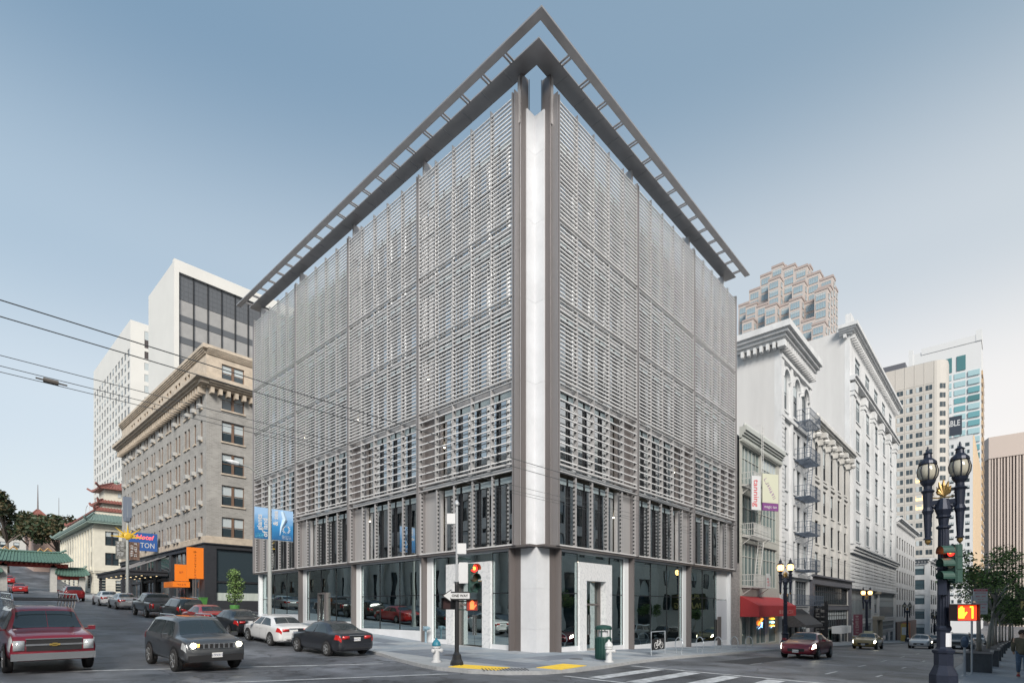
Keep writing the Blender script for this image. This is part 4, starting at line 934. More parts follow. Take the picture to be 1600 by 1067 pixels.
# narrow white building
B2 = thing('arched_office_building', 'narrow white seven storey building with arched top windows and heavy black and white cornice', 'building', (37.3, 0, 0))
rz = [6.6 + i * 3.85 for i in range(5)]
hl = []
for z in rz: hl += [(1.2, 2.6, z, z + 2.5, 'sash'), (4.2, 5.5, z, z + 2.7, 'sash'), (6.1, 7.4, z, z + 2.7, 'sash'), (8.6, 9.9, z, z + 2.5, 'sash')]
hl += [(.9, 2.9, 25.2 - 1.0, 27.6, 'arch'), (4.3, 6.5, 24.2, 27.6, 'arch'), (7.7, 9.9, 24.2, 27.6, 'arch')] if 0 else []
hl = [h for h in hl if h[2] < 20]
hl += [(1.0, 2.8, 22.3, 26.3, 'arch'), (4.5, 6.5, 22.3, 26.3, 'arch'), (8.0, 10.0, 22.3, 26.3, 'arch'), (1.1, 4.9, 2.6, 5.2, 'mul'), (5.4, 10.0, 2.6, 5.2, 'mul'), (.9, 4.6, -1.4, 1.2, 'mul'), (5.2, 6.6, -1.6, 1.6, 'plain'), (7.2, 10.2, -1.4, 1.6, 'mul')]
facade(B2, S_(0), 11, -2.5, 29, hl, wh, fm=fr_gry, sill=wh, depth=.45, seed=5)
body(B2, 0.0, 11, .46, 20, -2.5, 28.9, whp)
m = MB(); m.box(0, 11, 0.001, .46, 28, 28.9); m.box(-.0, .3, 0.001, .46, -2.5, 28.9); m.build('return', wh, B2)
m = MB()
for x in (0, 3.35, 10.45): m.box(x, x + .55 if x else .85, -.22, 0, 5.8, 27.0)
for z in (5.5, 21.3, 27.0): m.box(-.02, 11.02, -.3, 0, z, z + .35)
for z in [rz[0] + i * .45 for i in range(34)]: m.box(.02, .83, -.26, -.22, z, z + .36)
m.build('pilasters_and_bands', wh, B2)
for x0, x1 in ((.9, 2.9), (4.4, 6.6), (7.9, 10.1)):
    m = MB(); c = (x0 + x1) / 2; r = (x1 - x0) / 2 + .15; n = 12
    for i in range(n): a0 = math.pi * i / n; a1 = math.pi * (i + 1) / n; m.obox((c + r * math.cos(a0), -.12, 25.35 + r * math.sin(a0)), (c + r * math.cos(a1), -.12, 25.35 + r * math.sin(a1)), .24, .28)
    m.build('arch_moulding', wh, B2)
cornice(B2, S_(0), 0, 11, 28.4, 1.35, 1.5, wh, dent=.6, brk=.6, ret0=4.0)
m = MB(); m.box(.001, .3, .001, .46, 27.3, 28.4); m.box(-.7, -.02, -.7, -.02, 27.8, 28.4); m.build('cornice_corner', wh, B2)
fi = mat('dark_iron', (.085, .11, .15), .5)
fe = thing('fire_escape', 'stack of dark iron fire balconies down the narrow white building', 'fire escape', (37.3, 0, 0))
fire_escape(fe, 5.0, 9.2, [6.3, 10.2, 14.0, 17.9, 21.9], 1.5, fi, dens=.24, hh=1.15)
fe = thing('fire_escape', 'long lowest dark iron balcony above the grey awning', 'fire escape', (37.3, 0, 0)); fire_escape(fe, .6, 10.6, [2.6], 1.5, fi, dens=.26)
t = thing('grey_awning', 'dark grey sloped awning over shop below the long iron balcony', 'awning', (38.6, -.03, 0)); m = MB(); m.quad((0, -2, .6), (6.5, -2, .6), (6.5, 0, 2.2), (0, 0, 2.2)); m.quad((0, -2, .3), (6.5, -2, .3), (6.5, -2, .6), (0, -2, .6)); m.quad((0, 0, 2.2), (0, 0, .4), (0, -2, .4), (0, -2, .6)); m.build('canvas', mat('awning_grey', (.07, .07, .075), .8, var=.3, scale=5), t)
# arched brick building
B3 = thing('gothic_loft_building', 'white building with tall pointed arch top windows and scrolled bracket cornice', 'building', (48.3, 0, 0))
c5 = cols(1.2, 20, 5, 1.75); hl = grid(c5, [(6.2, 8.9), (9.9, 12.6), (13.7, 16.6)]) + grid(c5, [(17.8, 21.9)], 'arch')
hl += [(1.0, 20, 2.7, 5.0, 'mul'), (1.0, 20, -.2, 2.0, 'mul'), (1.0, 5.5, -3.2, -.6, 'mul'), (7, 9, -3.4, -.6, 'plain'), (10.5, 15, -3.2, -.6, 'mul'), (16, 20, -3.2, -.6, 'plain')]
facade(B3, S_(0), 20.9, -4, 23.5, hl, wh2, fm=fr_dark, sill=wh2, depth=.5, seed=7); body(B3, 0.01, 20.9, .51, 20, -4, 23.4, whp)
m = MB(); 
for x in (1.0, 4.75, 8.5, 12.25, 16.0, 19.8): m.box(x - .75, x + .3, -.25, 0, 5.9, 22.3)
m.box(0, 20.9, -.2, 0, 17.1, 17.35); m.build('piers', wh2, B3)
for i in range(6):
    x = .1 + i * 3.75; m = MB(); m.box(x, x + .7, -.5, 0, 21.6, 22.4); m.box(x - .1, x + .8, -.9, 0, 22.4, 23.0); m.lathe([(.3, 0), (.42, .25), (.25, .5)], (x + .35, -.75, 21.7), 8); m.build('scroll_bracket', wh2, B3)
cornice(B3, S_(0), 0, 20.9, 23.0, 1.0, 1.0, wh2, dent=.6)
for i in range(12): m = MB(); m.lathe([(.2, 0), (.3, .2), (.08, .6)], (.7 + i * 1.78, -.6, 23.95), 7); m.build('crest_ornament', wh2, B3)
m = MB(); m.box(0, 20.9, -.35, -.001, 5.05, 5.9); m.box(0, .98, -.3, 0, -3.6, 5.05); m.box(20.02, 20.9, -.3, 0, -3.6, 5.05); m.box(.98, 20.02, -.12, 0, 2.05, 2.65); m.box(.98, 20.02, -.2, 0, -.6, -.25); m.build('dark_shopfront', gray_s, B3)
m = MB(); m.box(-.1, 21, -.65, 0, 5.9, 6.1); m.build('dark_cornice', gray_s, B3)
t = thing('blade_sign', 'black vertical blade sign on the dark shopfront between awning and glass front', 'sign', (49.0, -.3, -1.0)); m = MB(); m.box(-.1, .1, -1.4, 0, .0, 4.0); m.build('panel', black_m, t)
marks(3.4, 1.0, 6, mat('dim_white', (.22, .22, .22), .6), t, TR(-.101, -.7, 2.1) @ RZ(-90) @ RX(90) @ RZ(-90), 9, rows=2)
t = thing('shop_fascia', 'pale blue white fascia board projecting over a dark shop entrance', 'sign', (57, -.36, -.9)); m = MB(); m.box(0, 5.5, -1.1, 0, 0, .9); m.build('board', white_fr, t)
# big white building
B4 = thing('white_department_building', 'large white ten storey commercial building with cornices and tall blank side wall', 'building', (69.2, 0, 0))
cw = cols(2.0, 40.5, 5, 3.7)
hl = grid(cw, [(12.2, 15.4), (16.8, 20.0), (21.2, 24.4), (25.6, 28.8), (30.0, 33.4)], 'trans') + grid(cw, [(36.6, 39.4)], 'trans') + grid(cw, [(7.0, 9.9)], 'trans')
hl += [(1.5, 17.2, .6, 5.0, 'mul'), (24.5, 41, .6, 5.0, 'mul'), (19.3, 22.3, 1.5, 4.6, 'sash'), (2.5, 17, -1.6, -.1, 'mul'), (24.5, 41, -1.6, -.1, 'mul'), (1.6, 6, -5.0, -2.2, 'plain'), (10, 13.5, -5, -2.2, 'plain'), (18.5, 23, -5.2, 0, 'plain'), (26, 34, -5, -2.2, 'plain'), (36, 40, -5, -2.2, 'mul')]
facade(B4, S_(0), 42.5, -6, 42.2, hl, wh, fm=fr_gry, sill=wh, depth=.6, seed=11, vars_=(0, 1, 2, 3), pane=win_b); 
m = MB(); m.prism([(0, .61), (42.5, .61), (42.5, 24), (0, 24)], -6, 42); m.build('body', whp, B4)
m = MB(); m.box(.001, 1.3, -.05, .6, -6, 42.9); m.build('corner_pier', wh, B4)
m = MB()
for i in range(6): x = 1.1 + i * 7.7; m.box(x - .8, x + .9, -.45, 0, 11.5, 34.3)
for z in (10.6, 34.7): m.box(0, 42.5, -.7, 0, z, z + .4); m.box(0, 42.5, -.95, 0, z + .4, z + .65)
z = 5.6
while z < 10: m.box(0, 42.5, -.1, 0, z, z + .42); z += .55
for z in (5.1, 10.2): m.box(0, 42.5, -.5, 0, z, z + .35)
m.build('piers_and_belts', wh, B4)
for i in range(6): x = 1.1 + i * 7.7; m = MB(); m.box(x - 1.0, x + 1.1, -.7, 0, 33.2, 34.3); m.box(x - .9, x + 1.0, -.6, 0, 32.6, 33.2); m.build('capital', wh, B4)
cornice(B4, S_(0), 0, 42.5, 41.2, 1.2, 1.2, wh, dent=.9, brk=.5, ret0=1.2)
for i in range(9): m = MB(); x = i * 4.8; m.box(x, x + 2.4, -.2, .5, 42.4, 43.8 if i else 44.2); m.build('parapet_block', wh, B4)
m = MB(); m.box(17.8, 24, -.8, 0, .3, .9); m.box(18, 18.6, -.6, 0, -5.4, .3); m.box(23, 23.6, -.6, 0, -5.4, .3); m.box(18.8, 22.8, -.5, 0, 4.7, 5.1); m.build('entrance_surround', mat('tan_terracotta', (.42, .36, .28), .6), B4)
m = MB(); m.box(6.3, 9.8, -.2, 0, -5.4, -2.1); m.box(13.8, 17.6, -.2, 0, -5.4, -2.1); m.build('tan_piers', MATS['tan_terracotta'], B4)
t = thing('blade_sign', 'dark narrow vertical sign on the west edge of the large white building', 'sign', (70.3, -.3, -1.6)); m = MB(); m.box(-.1, .1, -1.1, 0, 0, 3.0); m.build('panel', mat('maroon', (.10, .03, .05), .5), t)
marks(2.6, .5, 7, MATS['dim_white'], t, TR(-.101, -.55, 1.5) @ RZ(-90) @ RX(90) @ RZ(-90), 10)
# next blocks down the hill
B5 = simple_block('white narrow office block with black window strips below the curved tower', 112.2, 143, 0, 24, -5, 20.5, wh, ww=2.1, wh=2.5, n=(8, 6), fl=3.5, seed=13, faces='SW', corn=1.0, zb=5, vars_=(0,), pane=mat('black_glass', (.015, .018, .022), .2), fm=fr_dark)
m = MB(); m.box(-.1, 30.8, -.25, 0, -5.5, -.5); m.build('dark_base', mat('brick_brown', (.10, .07, .065), .6, var=.2), B5)
B6 = simple_block('pale ornate corner building with dentil cornice beyond the side street', 168, 200, -.8, 30, -9, 16.2, wh, ww=4.6, wh=2.7, n=(5, 5), fl=4.1, seed=14, corn=1.3, zb=3.5, vars_=(1, 0, 3), pane=win_b)

# ------------------------------------------------------------------ towers on the right
pk = mat('pink_granite', (.46, .41, .385), .6, var=.05, scale=.2); pkd = mat('rust_louvre', (.20, .09, .085), .6); bgl = mat('tower_glass', (.26, .35, .40), .08, spec=1)
PT = thing('stepped_tower', 'pinkish granite tower with many stepped terraces behind the white row', 'tower', (236, 39, 0))
SX, SY = 4.6, 5.0
main = [146, 150, 155, 157.5, 160, 158, 153, 148]
pat = {}
for j in range(8):
    pat[2, j] = main[j]; pat[3, j] = main[j] + (-3, 0, 2, 0, 1, -4, -4, -6)[j]
    pat[1, j] = main[j] - (6, 14, 9, 19, 8, 16, 9, 18)[j]
    pat[0, j] = main[j] - (9, 24, 18, 34, 22, 30, 18, 30)[j]
    pat[-1, j] = 118 + (3, -4, 2, 5, -3, 1, 3, -3)[j]
for (i, j), h in pat.items():
    x0 = i * SX; y0 = j * SY
    b = MB(); b.box(x0, x0 + SX - .01, y0 + .01, y0 + SY - .01, 60, h); b.build('bay', pk, PT)
    b = MB(); b.box(x0 - .2, x0 + SX, y0 - .2, y0 + SY - .02, h - .7, h + .3); b.build('parapet', mat('pink_trim', (.36, .30, .28), .6), PT)
    for kind, other in (('W', pat.get((i - 1, j), 60)), ('S', pat.get((i, j - 1), 60))):
        z = h - 4.6; lo = max(other, 96); n = 0
        while z > lo and n < 14:
            g = pkd if z < 112 and i <= 0 else bgl
            if kind == 'W': me = win_mesh(SY - 1.3, 2.7, 'mul', mat('white_mullion', (.5, .5, .5), .5), random.choice((0, 0, 1)), g); put('window', me, PT, M=TR(x0 - .32, y0 + SY - .65, z) @ RZ(-90))
            else: me = win_mesh(SX - 2.4, 2.5, 'mul', MATS['white_mullion'], 0, g); put('window', me, PT, M=TR(x0 + 1.2, y0 - .32, z))
            z -= 3.75; n += 1
# curved corner tower
CT = thing('hotel_tower', 'beige concrete tower with rounded corner and rows of square windows', 'tower', (0, 0, 0)); HC = 103.5
cx0, cy0 = 259.3, 1.4; bei = mat('beige_concrete', (.47, .45, .42), .7, var=.03, scale=.1)
sect = [(cx0, cy0 + 34)] + [(cx0 + 4.5 - 4.5 * math.cos(a * math.pi / 12), cy0 + 4.5 - 4.5 * math.sin(a * math.pi / 12)) for a in range(7)] + [(cx0 + 9, cy0), (cx0 + 9, cy0 + 34)]
m = MB(); m.prism(sect, -12, HC); m.build('shaft', bei, CT); m = MB(); m.prism([(x + (1.2 if x < cx0 + 6 else -1), y + .6) for x, y in sect], HC, HC + .5); m.build('roof', fr_gry, CT)
m = MB(); m.prism([(cx0 + 2, cy0 + 32), (cx0 + 2, cy0 + 14), (cx0 + 8, cy0 + 14), (cx0 + 8, cy0 + 32)], HC, HC + 3.0); m.build('plant_room', gray_s, CT)
wm = [win_mesh(2.2, 2.0, 'far', bei, v, g) for v, g in ((2, None), (2, None), (0, None))] + [win_mesh(2.2, 2.0, 'far', bei, 1, mat('lit_window', (1, .62, .25), emit=.55))]
rq = random.Random(5)
for r in range(22):
    z = HC - 11.6 - r * 3.75
    for c in range(9):
        y = cy0 + 33 - c * 3.25
        put('window', rq.choices(wm, (5, 3, 3, 1.6 if r > 9 else .3))[0], CT, M=TR(cx0 - .16, y, z) @ RZ(-90))
    a = R(42); put('window', wm[2], CT, M=TR(cx0 + 4.5 - 4.6 * math.cos(a) - .8, cy0 + 4.5 - 4.6 * math.sin(a) + .8, z) @ RZ(-48))
    put('window', wm[r % 3], CT, M=TR(cx0 + 5.4, cy0 - .16, z))
for k in range(10): m = MB(); m.box(cx0 - .1, cx0 + .01, cy0 + 4.15 + k * 3.25 - .08, cy0 + 4.15 + k * 3.25 + .08, -4, HC); m.build('panel_joint', bei, CT)
for r in range(22): z = HC - 10.7 + 1.9 - r * 3.75; m = MB(); m.box(cx0 - .08, cx0 + .01, cy0 + 4.6, cy0 + 34, z - .12, z + .12); m.build('panel_joint', bei, CT)
# glass and white tower
GT = thing('glass_tower', 'tallest white and turquoise glass tower behind the curved beige tower', 'tower', (0, 0, 0)); gx, gy = 510, -2; HG = 206; GW = 43.5
ctx = mat('white_panel', (.58, .59, .60), .6); tq = mat('turquoise_glass', (.12, .30, .33), .12, spec=1); tq2 = mat('pale_turquoise', (.32, .47, .50), .15, spec=1); tqd = mat('deep_turquoise', (.05, .16, .17), .12, spec=1)
body(GT, gx, gx + 40, gy, gy + GW, -16, HG - 3, ctx); m = MB(); m.box(gx - .6, gx + 20, gy - .4, gy + 3, HG - 5, HG + 3); m.box(gx - .4, gx + 20, gy + 3.01, gy + GW - 8, HG - 5, HG - .2); m.box(gx - .6, gx + 5, gy + GW - 2.6, gy + GW, 120, HG + 1); m.build('crown', ctx, GT)
for k in range(4):
    y = gy + 14 + k * 8.0; m = MB(); m.box(gx - .5, gx, y - 5.2, y, HG - 24 + (0 if k < 3 else 6), HG - 13); m.build('large_pane', tqd, GT)
for r in range(25):
    z = HG - 30 - r * 6.2
    for k in range(5):
        y = gy + 7.4 + k * 8.1; mt = rq.choice((tq, tq2, tq2, ctx)) if k else rq.choice((tq, tq2, tqd)); m = MB(); m.box(gx - (.9 if k == 0 else .4), gx, y - 6.6, y, z, z + 4.0); m.build('window_band', mt, GT)
    m = MB(); m.box(gx + 2, gx + 36, gy - .9, gy - .01, z, z + 3.2); m.build('window_band', mat('golden_lit_glass', (.42, .30, .18), .25), GT)  # golden light on the south face painted into the glass colour
# building with dark ABLE sign
AB = simple_block('slender white office building below the dark roof sign board', 374.8, 480, -2.2, 30, -14, 99, ctx, ww=1.9, wh=2.0, n=(20, 9), fl=4.0, seed=17, corn=0, zb=10, st='far')
t = thing('roof_sign', 'dark blue roof sign board with white capitals ending in ABLE', 'sign', (373.8, 0, 97)); m = MB(); m.box(-.8, .8, 2.4, 22, 3, 13.5); m.build('board', mat('navy_board', (.03, .04, .06), .5), t)
m = MB(); [m.box(.9, 1.2, y, y + .4, 1.9, 3) for y in (3, 9, 15, 21)]; m.build('sign_legs', fr_gry, t); text('ABLE', 4.6, white_p, t, TR(-.85, 3.1, 9.4) @ RZ(-90) @ RX(90), bold=.06, align='RIGHT', sx=.62)
warm = mat('golden_lit_wall', (.60, .46, .31), .7, var=.04, scale=.1)  # golden sunlight on this white building's south face, put into the wall colour
m = MB(); m.box(1.8, 104, -.6, -.05, -2, 98.9); m.build('south_skin', warm, AB)
# fluted tower
FT = thing('fluted_tower', 'broad brown and pink tower with closely spaced vertical fins at far right', 'tower', (0, 0, 0)); HF = 154; fx = 621
pkl = mat('pale_pink_granite', (.52, .445, .40), .7); body(FT, fx + 2, fx + 50, -96, -3.5, -18, HF - 2, mat('brown_glass_wall', (.22, .165, .145), .3)); m = MB(); m.prism([(fx - 1, -98), (fx + 51, -98), (fx + 51, 0), (fx + 11, 0), (fx - 1, -4)], HF - 19, HF); m.build('crown', pkl, FT)
for k in range(46):
    y = -4 - k * 2.0; m = MB(); m.box(fx - .4, fx + 2, y - (.95 if k % 3 else 1.35), y, -18, HF - 19); m.build('fin', pkl, FT)
for k in range(5): m = MB(); m.box(fx + 1.5 + k * 2, fx + 2.6 + k * 2, -4.2, -3.6 + k * .8, -18, HF - 19); m.build('fin', pkl, FT)

# ------------------------------------------------------------------ vehicles
def interp(tab, x, c):
    xs_ = [r[0] for r in tab]; n = len(tab)
    if x <= xs_[0]: return tab[0][c]
    if x >= xs_[-1]: return tab[-1][c]
    i = max(k for k in range(n) if xs_[k] <= x); i = min(i, n - 2)
    x0, x1 = xs_[i], xs_[i + 1]; y0, y1 = tab[i][c], tab[i + 1][c]; h = x1 - x0; t = (x - x0) / h
    def sl(k):
        if k <= 0 or k >= n - 1: return 0 if k <= 0 else 0
        a = (tab[k][c] - tab[k - 1][c]) / (xs_[k] - xs_[k - 1]); b = (tab[k + 1][c] - tab[k][c]) / (xs_[k + 1] - xs_[k])
        return 0 if a * b <= 0 else 2 * a * b / (a + b)
    m0, m1 = sl(i), sl(i + 1); t2, t3 = t * t, t ** 3
    return (2 * t3 - 3 * t2 + 1) * y0 + (t3 - 2 * t2 + t) * h * m0 + (-2 * t3 + 3 * t2) * y1 + (t3 - t2) * h * m1
# columns: x, roof z, roof half width, belt z, half width, bottom z
SEDAN = [(0, .72, .66, .70, .70, .36), (.06, .98, .70, .93, .82, .28), (.35, 1.05, .70, .97, .875, .22), (.75, 1.10, .68, .96, .89, .20), (1.35, 1.38, .57, .95, .90, .20), (2.0, 1.46, .59, .94, .90, .20), (2.65, 1.43, .58, .93, .90, .20), (3.40, 1.02, .70, .92, .89, .20), (4.0, .92, .66, .86, .87, .22), (4.40, .80, .60, .75, .80, .24), (4.56, .62, .52, .60, .66, .28)]
SUV = [(0, .80, .70, .78, .74, .45), (.06, 1.15, .72, 1.05, .86, .38), (.22, 1.50, .66, 1.08, .91, .34), (.45, 1.66, .64, 1.08, .92, .32), (1.3, 1.71, .64, 1.06, .93, .30), (2.5, 1.70, .64, 1.04, .93, .30), (2.95, 1.60, .63, 1.04, .93, .30), (3.55, 1.16, .74, 1.04, .92, .30), (4.1, 1.08, .76, 1.00, .91, .32), (4.45, .98, .76, .92, .88, .34), (4.58, .74, .74, .72, .82, .38)]
BIGSUV = [(0, .9, .80, .88, .86, .5), (.05, 1.3, .82, 1.15, .95, .42), (.18, 1.75, .74, 1.2, 1.0, .4), (.4, 1.88, .72, 1.2, 1.0, .38), (1.6, 1.88, .73, 1.18, 1.01, .36), (3.2, 1.92, .73, 1.17, 1.01, .36), (3.65, 1.80, .72, 1.17, 1.01, .36), (4.3, 1.28, .84, 1.17, 1.0, .36), (5.0, 1.20, .86, 1.12, .99, .38), (5.40, 1.12, .86, 1.06, .97, .40), (5.52, .85, .86, .83, .94, .44)]
PICKUP = [(0, .95, .86, .92, .88, .55), (.04, 1.18, .90, 1.14, .95, .5), (.5, 1.19, .90, 1.15, .97, .45), (1.75, 1.20, .90, 1.15, .97, .42), (1.82, 1.75, .70, 1.15, .97, .42), (2.0, 1.82, .70, 1.16, .97, .40), (3.2, 1.84, .70, 1.15, .97, .40), (3.6, 1.72, .69, 1.15, .97, .40), (4.2, 1.24, .82, 1.14, .97, .40), (4.9, 1.16, .84, 1.10, .96, .42), (5.3, 1.08, .84, 1.02, .94, .44), (5.42, .82, .84, .80, .90, .5)]
class Loft:
    def __init__(s, tab): s.t = tab; s.L = tab[-1][0]
    def pt(s, x, r, side):
        zt, wt, zb, w, z0 = (interp(s.t, x, c) for c in (1, 2, 3, 4, 5))
        ring = [(0, z0), (.80 * w, z0), (.96 * w, z0 + .07), (w, z0 + .30 * (zb - z0)), (w * .995, z0 + .66 * (zb - z0)), (.965 * w, zb), (wt, zt - .055 * min(1, max(.2, (zt - zb) / .4))), (.80 * wt, zt - .012), (.4 * wt, zt), (0, zt + .004)]
        i = min(int(r), 8); f = r - i; a, b = ring[i], ring[i + 1]
        return Vector((x, side * (a[0] + (b[0] - a[0]) * f), a[1] + (b[1] - a[1]) * f))
    def body(s, nx=44):
        b = MB(); rs = [0, 1, 2, 2.5, 3, 3.5, 4, 4.5, 5, 5.5, 6, 6.5, 7, 8, 9]; full = [(r, -1) for r in rs] + [(r, 1) for r in reversed(rs[1:-1])]
        n = len(full); X = [s.L * i / nx for i in range(nx + 1)]; X = sorted(set([round(x, 4) for x in X] + [r[0] for r in s.t]))
        for x in X:
            for r, sd in full: b.v.append(tuple(s.pt(x, r, sd)))
        for k in range(len(X) - 1):
            for i in range(n):
                j = (i + 1) % n; b.f.append((k * n + i, k * n + j, (k + 1) * n + j, (k + 1) * n + i)); b.mi.append(0)
        b.f.append(tuple(range(n))[::-1]); b.f.append(tuple((len(X) - 1) * n + i for i in range(n))); b.mi += [0, 0]
        return b
    def patch(s, b, fx0, fx1, r0, r1, side, off=.006, nu=8, nv=4):
        """conforming patch: x runs fx0(v)..fx1(v), ring from r0 to r1"""
        idx = {}
        for v in range(nv + 1):
            tv = v / nv; r = r0 + (r1 - r0) * tv; a = fx0[0] + (fx0[1] - fx0[0]) * tv; c = fx1[0] + (fx1[1] - fx1[0]) * tv
            for u in range(nu + 1):
                x = a + (c - a) * u / nu; e = .02
                p = s.pt(x, r, side); dx = s.pt(min(x + e, s.L), r, side) - s.pt(max(x - e, 0), r, side); dr = s.pt(x, min(r + .05, 8.99), side) - s.pt(x, r - .05, side)
                nrm = dx.cross(dr).normalized() * side * (1); cen = Vector((x, 0, .6)); 
                if nrm.dot(p - cen) < 0: nrm = -nrm
                idx[u, v] = len(b.v); b.v.append(tuple(p + nrm * off))
        for v in range(nv):
            for u in range(nu):
                q = (idx[u, v], idx[u + 1, v], idx[u + 1, v + 1], idx[u, v + 1]); b.f.append(q if side < 0 else q[::-1]); b.mi.append(b.k)
    def top(s, b, x0, x1, r0, off=.006):
        """patch across the whole width above ring r0 (wind screens); x0,x1 at the edge"""
        for side in (-1, 1): s.patch(b, (x0, x0), (x1, x1), r0, 8.98, side, off, 6, 6)
car_glass = mat('car_glass', (.02, .028, .032), .05, 0, spec=1.0); tyre = mat('tyre', (.02, .02, .021), .8); rim_m = mat('alloy_rim', (.45, .46, .47), .25, .7)
tail_m = mat('tail_light', (.45, .02, .02), .2, spec=.8); head_m = mat('head_lamp', (.55, .58, .6), .08, .3); plate_m = mat('number_plate', (.7, .7, .68), .5); plate_t = mat('plate_print', (.04, .06, .2), .5)
trim_m = mat('black_trim', (.02, .02, .022), .5); lit_h = mat('lit_head_lamp', (1, .93, .72), emit=5); lit_o = mat('lit_turn_lamp', (1, .42, .06), emit=2)
def paint(name, c, metal=.3): return mat(name, c, .28, metal, coat=.8)
WM = {}
def wheel_meshes(r, w=.21):
    if (r, w) in WM: return WM[r, w]
    b = MB(); Mr = RX(90); b.lathe([(r * .62, -w / 2), (r * .93, -w / 2), (r, -w * .36), (r, w * .36), (r * .93, w / 2), (r * .62, w / 2)], (0, 0, 0), 24, Mr); t = b.mesh('tyre', tyre, True)
    c = MB(); c.lathe([(r * .64, w * .40), (r * .64, w * .52), (r * .56, w * .50), (r * .55, w * .30)], (0, 0, 0), 24, Mr)
    for i in range(5):
        a = 2 * math.pi * i / 5
        for da in (-.13, .13): c.obox((r * .12 * math.cos(a), -w * .50, r * .12 * math.sin(a)), (r * .6 * math.cos(a + da), -w * .50, r * .6 * math.sin(a + da)), r * .10, .03)
    c.lathe([(r * .17, w * .45), (r * .15, w * .57)], (0, 0, 0), 12, Mr)
    m_ = c.mesh('rim', rim_m); d = MB(); d.lathe([(r * .6, w * .30), (r * .6, w * .32)], (0, 0, 0), 20, Mr); k = d.mesh('brake_shade', trim_m); WM[r, w] = (t, m_, k); return WM[r, w]
def make_car(kind, name, label, cat, pm, x, y, head, axles=None, lights=False, dz=0, group=None, rack=False, cab=None):
    tab = {'sedan': SEDAN, 'suv': SUV, 'bigsuv': BIGSUV, 'pickup': PICKUP}[kind]; lf = Loft(tab); L = lf.L
    ca, sa = math.cos(R(head)), math.sin(R(head)); zf_ = zg(x + ca * L / 2, y + sa * L / 2); zr_ = zg(x - ca * L / 2, y - sa * L / 2); pitch = math.atan2(zf_ - zr_, L)
    root = thing(name, label, cat, (x, y, (zf_ + zr_) / 2), group=group); root.rotation_euler = (Matrix.Rotation(R(head), 3, 'Z') @ Matrix.Rotation(-pitch, 3, 'Y')).to_euler()
    Mo = TR(-L / 2, 0, 0)
    P = lambda b, n, m_, par=None, sm=False: put(n, b.mesh(n, m_, sm), par or root, M=Mo if par is None else None)
    bd = P(lf.body(), 'body', pm, sm=True)
    wr = {'sedan': .32, 'suv': .365, 'bigsuv': .40, 'pickup': .40}[kind]; ax = {'sedan': (.92, 3.62), 'suv': (.9, 3.65), 'bigsuv': (1.05, 4.45), 'pickup': (1.15, 4.4)}[kind]
    hw = tab[4][4]
    for xa in ax:
        for sd in (-1, 1):
            arch = MB(); n = 16
            for i in range(n):   # dark disc on the body, standing in for the shaded wheel well
                a0, a1 = math.pi * (i) / n, math.pi * (i + 1) / n; ro = wr * 1.22
                q = [(xa, sd * (hw + .006), wr * .75), (xa + ro * math.cos(a0), sd * (hw + .006), wr + ro * math.sin(a0)), (xa + ro * math.cos(a1), sd * (hw + .006), wr + ro * math.sin(a1))]
                arch.quad(*(q if sd < 0 else q[::-1]))
            q = [(xa - wr * 1.22, sd * (hw + .006), wr * .6), (xa + wr * 1.22, sd * (hw + .006), wr * .6), (xa + wr * 1.22, sd * (hw + .006), wr), (xa - wr * 1.22, sd * (hw + .006), wr)]; arch.quad(*(q if sd < 0 else q[::-1]))
            P(arch, 'wheel_well_shade', trim_m)
            t, r_, k_ = wheel_meshes(wr); w = put('wheel', t, root, M=Mo @ TR(xa, sd * (hw - .075), wr) @ (RZ(180) if sd > 0 else Matrix.Identity(4))); put('rim', r_, w); put('brake_shade', k_, w)
    # glasshouse
    g = {'sedan': ((.98, 1.52), (3.16, 2.66), 2.15, (.80, 1.34), (2.76, 3.38)), 'suv': ((.42, .62), (3.28, 2.86), 2.05, (.10, .42), (2.98, 3.52)), 'bigsuv': ((.35, .5), (4.0, 3.55), 2.6, (.08, .36), (3.68, 4.26)), 'pickup': ((2.02, 2.06), (3.95, 3.5), 2.95, (1.79, 1.83), (3.62, 4.18))}[kind]
    for sd in (-1, 1):
        q = MB(); bp = g[2]
        lf.patch(q, g[0], (bp - .05, bp - .07), 5.12, 5.86, sd); lf.patch(q, (bp + .05, bp + .0), g[1], 5.12, 5.86, sd)
        if kind in ('suv', 'bigsuv'): pass
        P(q, 'side_window', car_glass, sm=True)
        q = MB()
        for xx in ((bp), (g[1][0] + .1), (max(g[0][0] - .05, ax[0] + .45) if kind != 'pickup' else g[0][0])): lf.patch(q, (xx, xx - .0), (xx + .012, xx + .012), 2.2, 5.05, sd, .003, 1, 4)
        lf.patch(q, (ax[0] + wr * 1.3, ax[0] + wr * 1.3), (ax[1] - wr * 1.3, ax[1] - wr * 1.3), 1.6, 2.15, sd, .004, 4, 1); P(q, 'door_seams', trim_m)
        q = MB()
        for hx in (bp - .25, g[1][0] - .25 - .5): lf.patch(q, (hx, hx), (hx + .17, hx + .17), 4.45, 4.62, sd, .02, 2, 1)
        P(q, 'door_handle', pm)
        q = MB(); mx = g[1][0] - .18; q.box(mx - .06, mx + .10, sd * (hw + .03), sd * (hw + .21), tab[5][3] + .02, tab[5][3] + .15); q.box(mx, mx + .05, sd * (hw - .08), sd * (hw + .03), tab[5][3] + .03, tab[5][3] + .08); P(q, 'wing_mirror', pm)
    q = MB(); lf.top(q, g[3][0], g[3][1], 6.15); P(q, 'rear_window', car_glass, sm=True)
    q = MB(); lf.top(q, g[4][0], g[4][1], 6.12); P(q, 'windscreen', car_glass, sm=True)
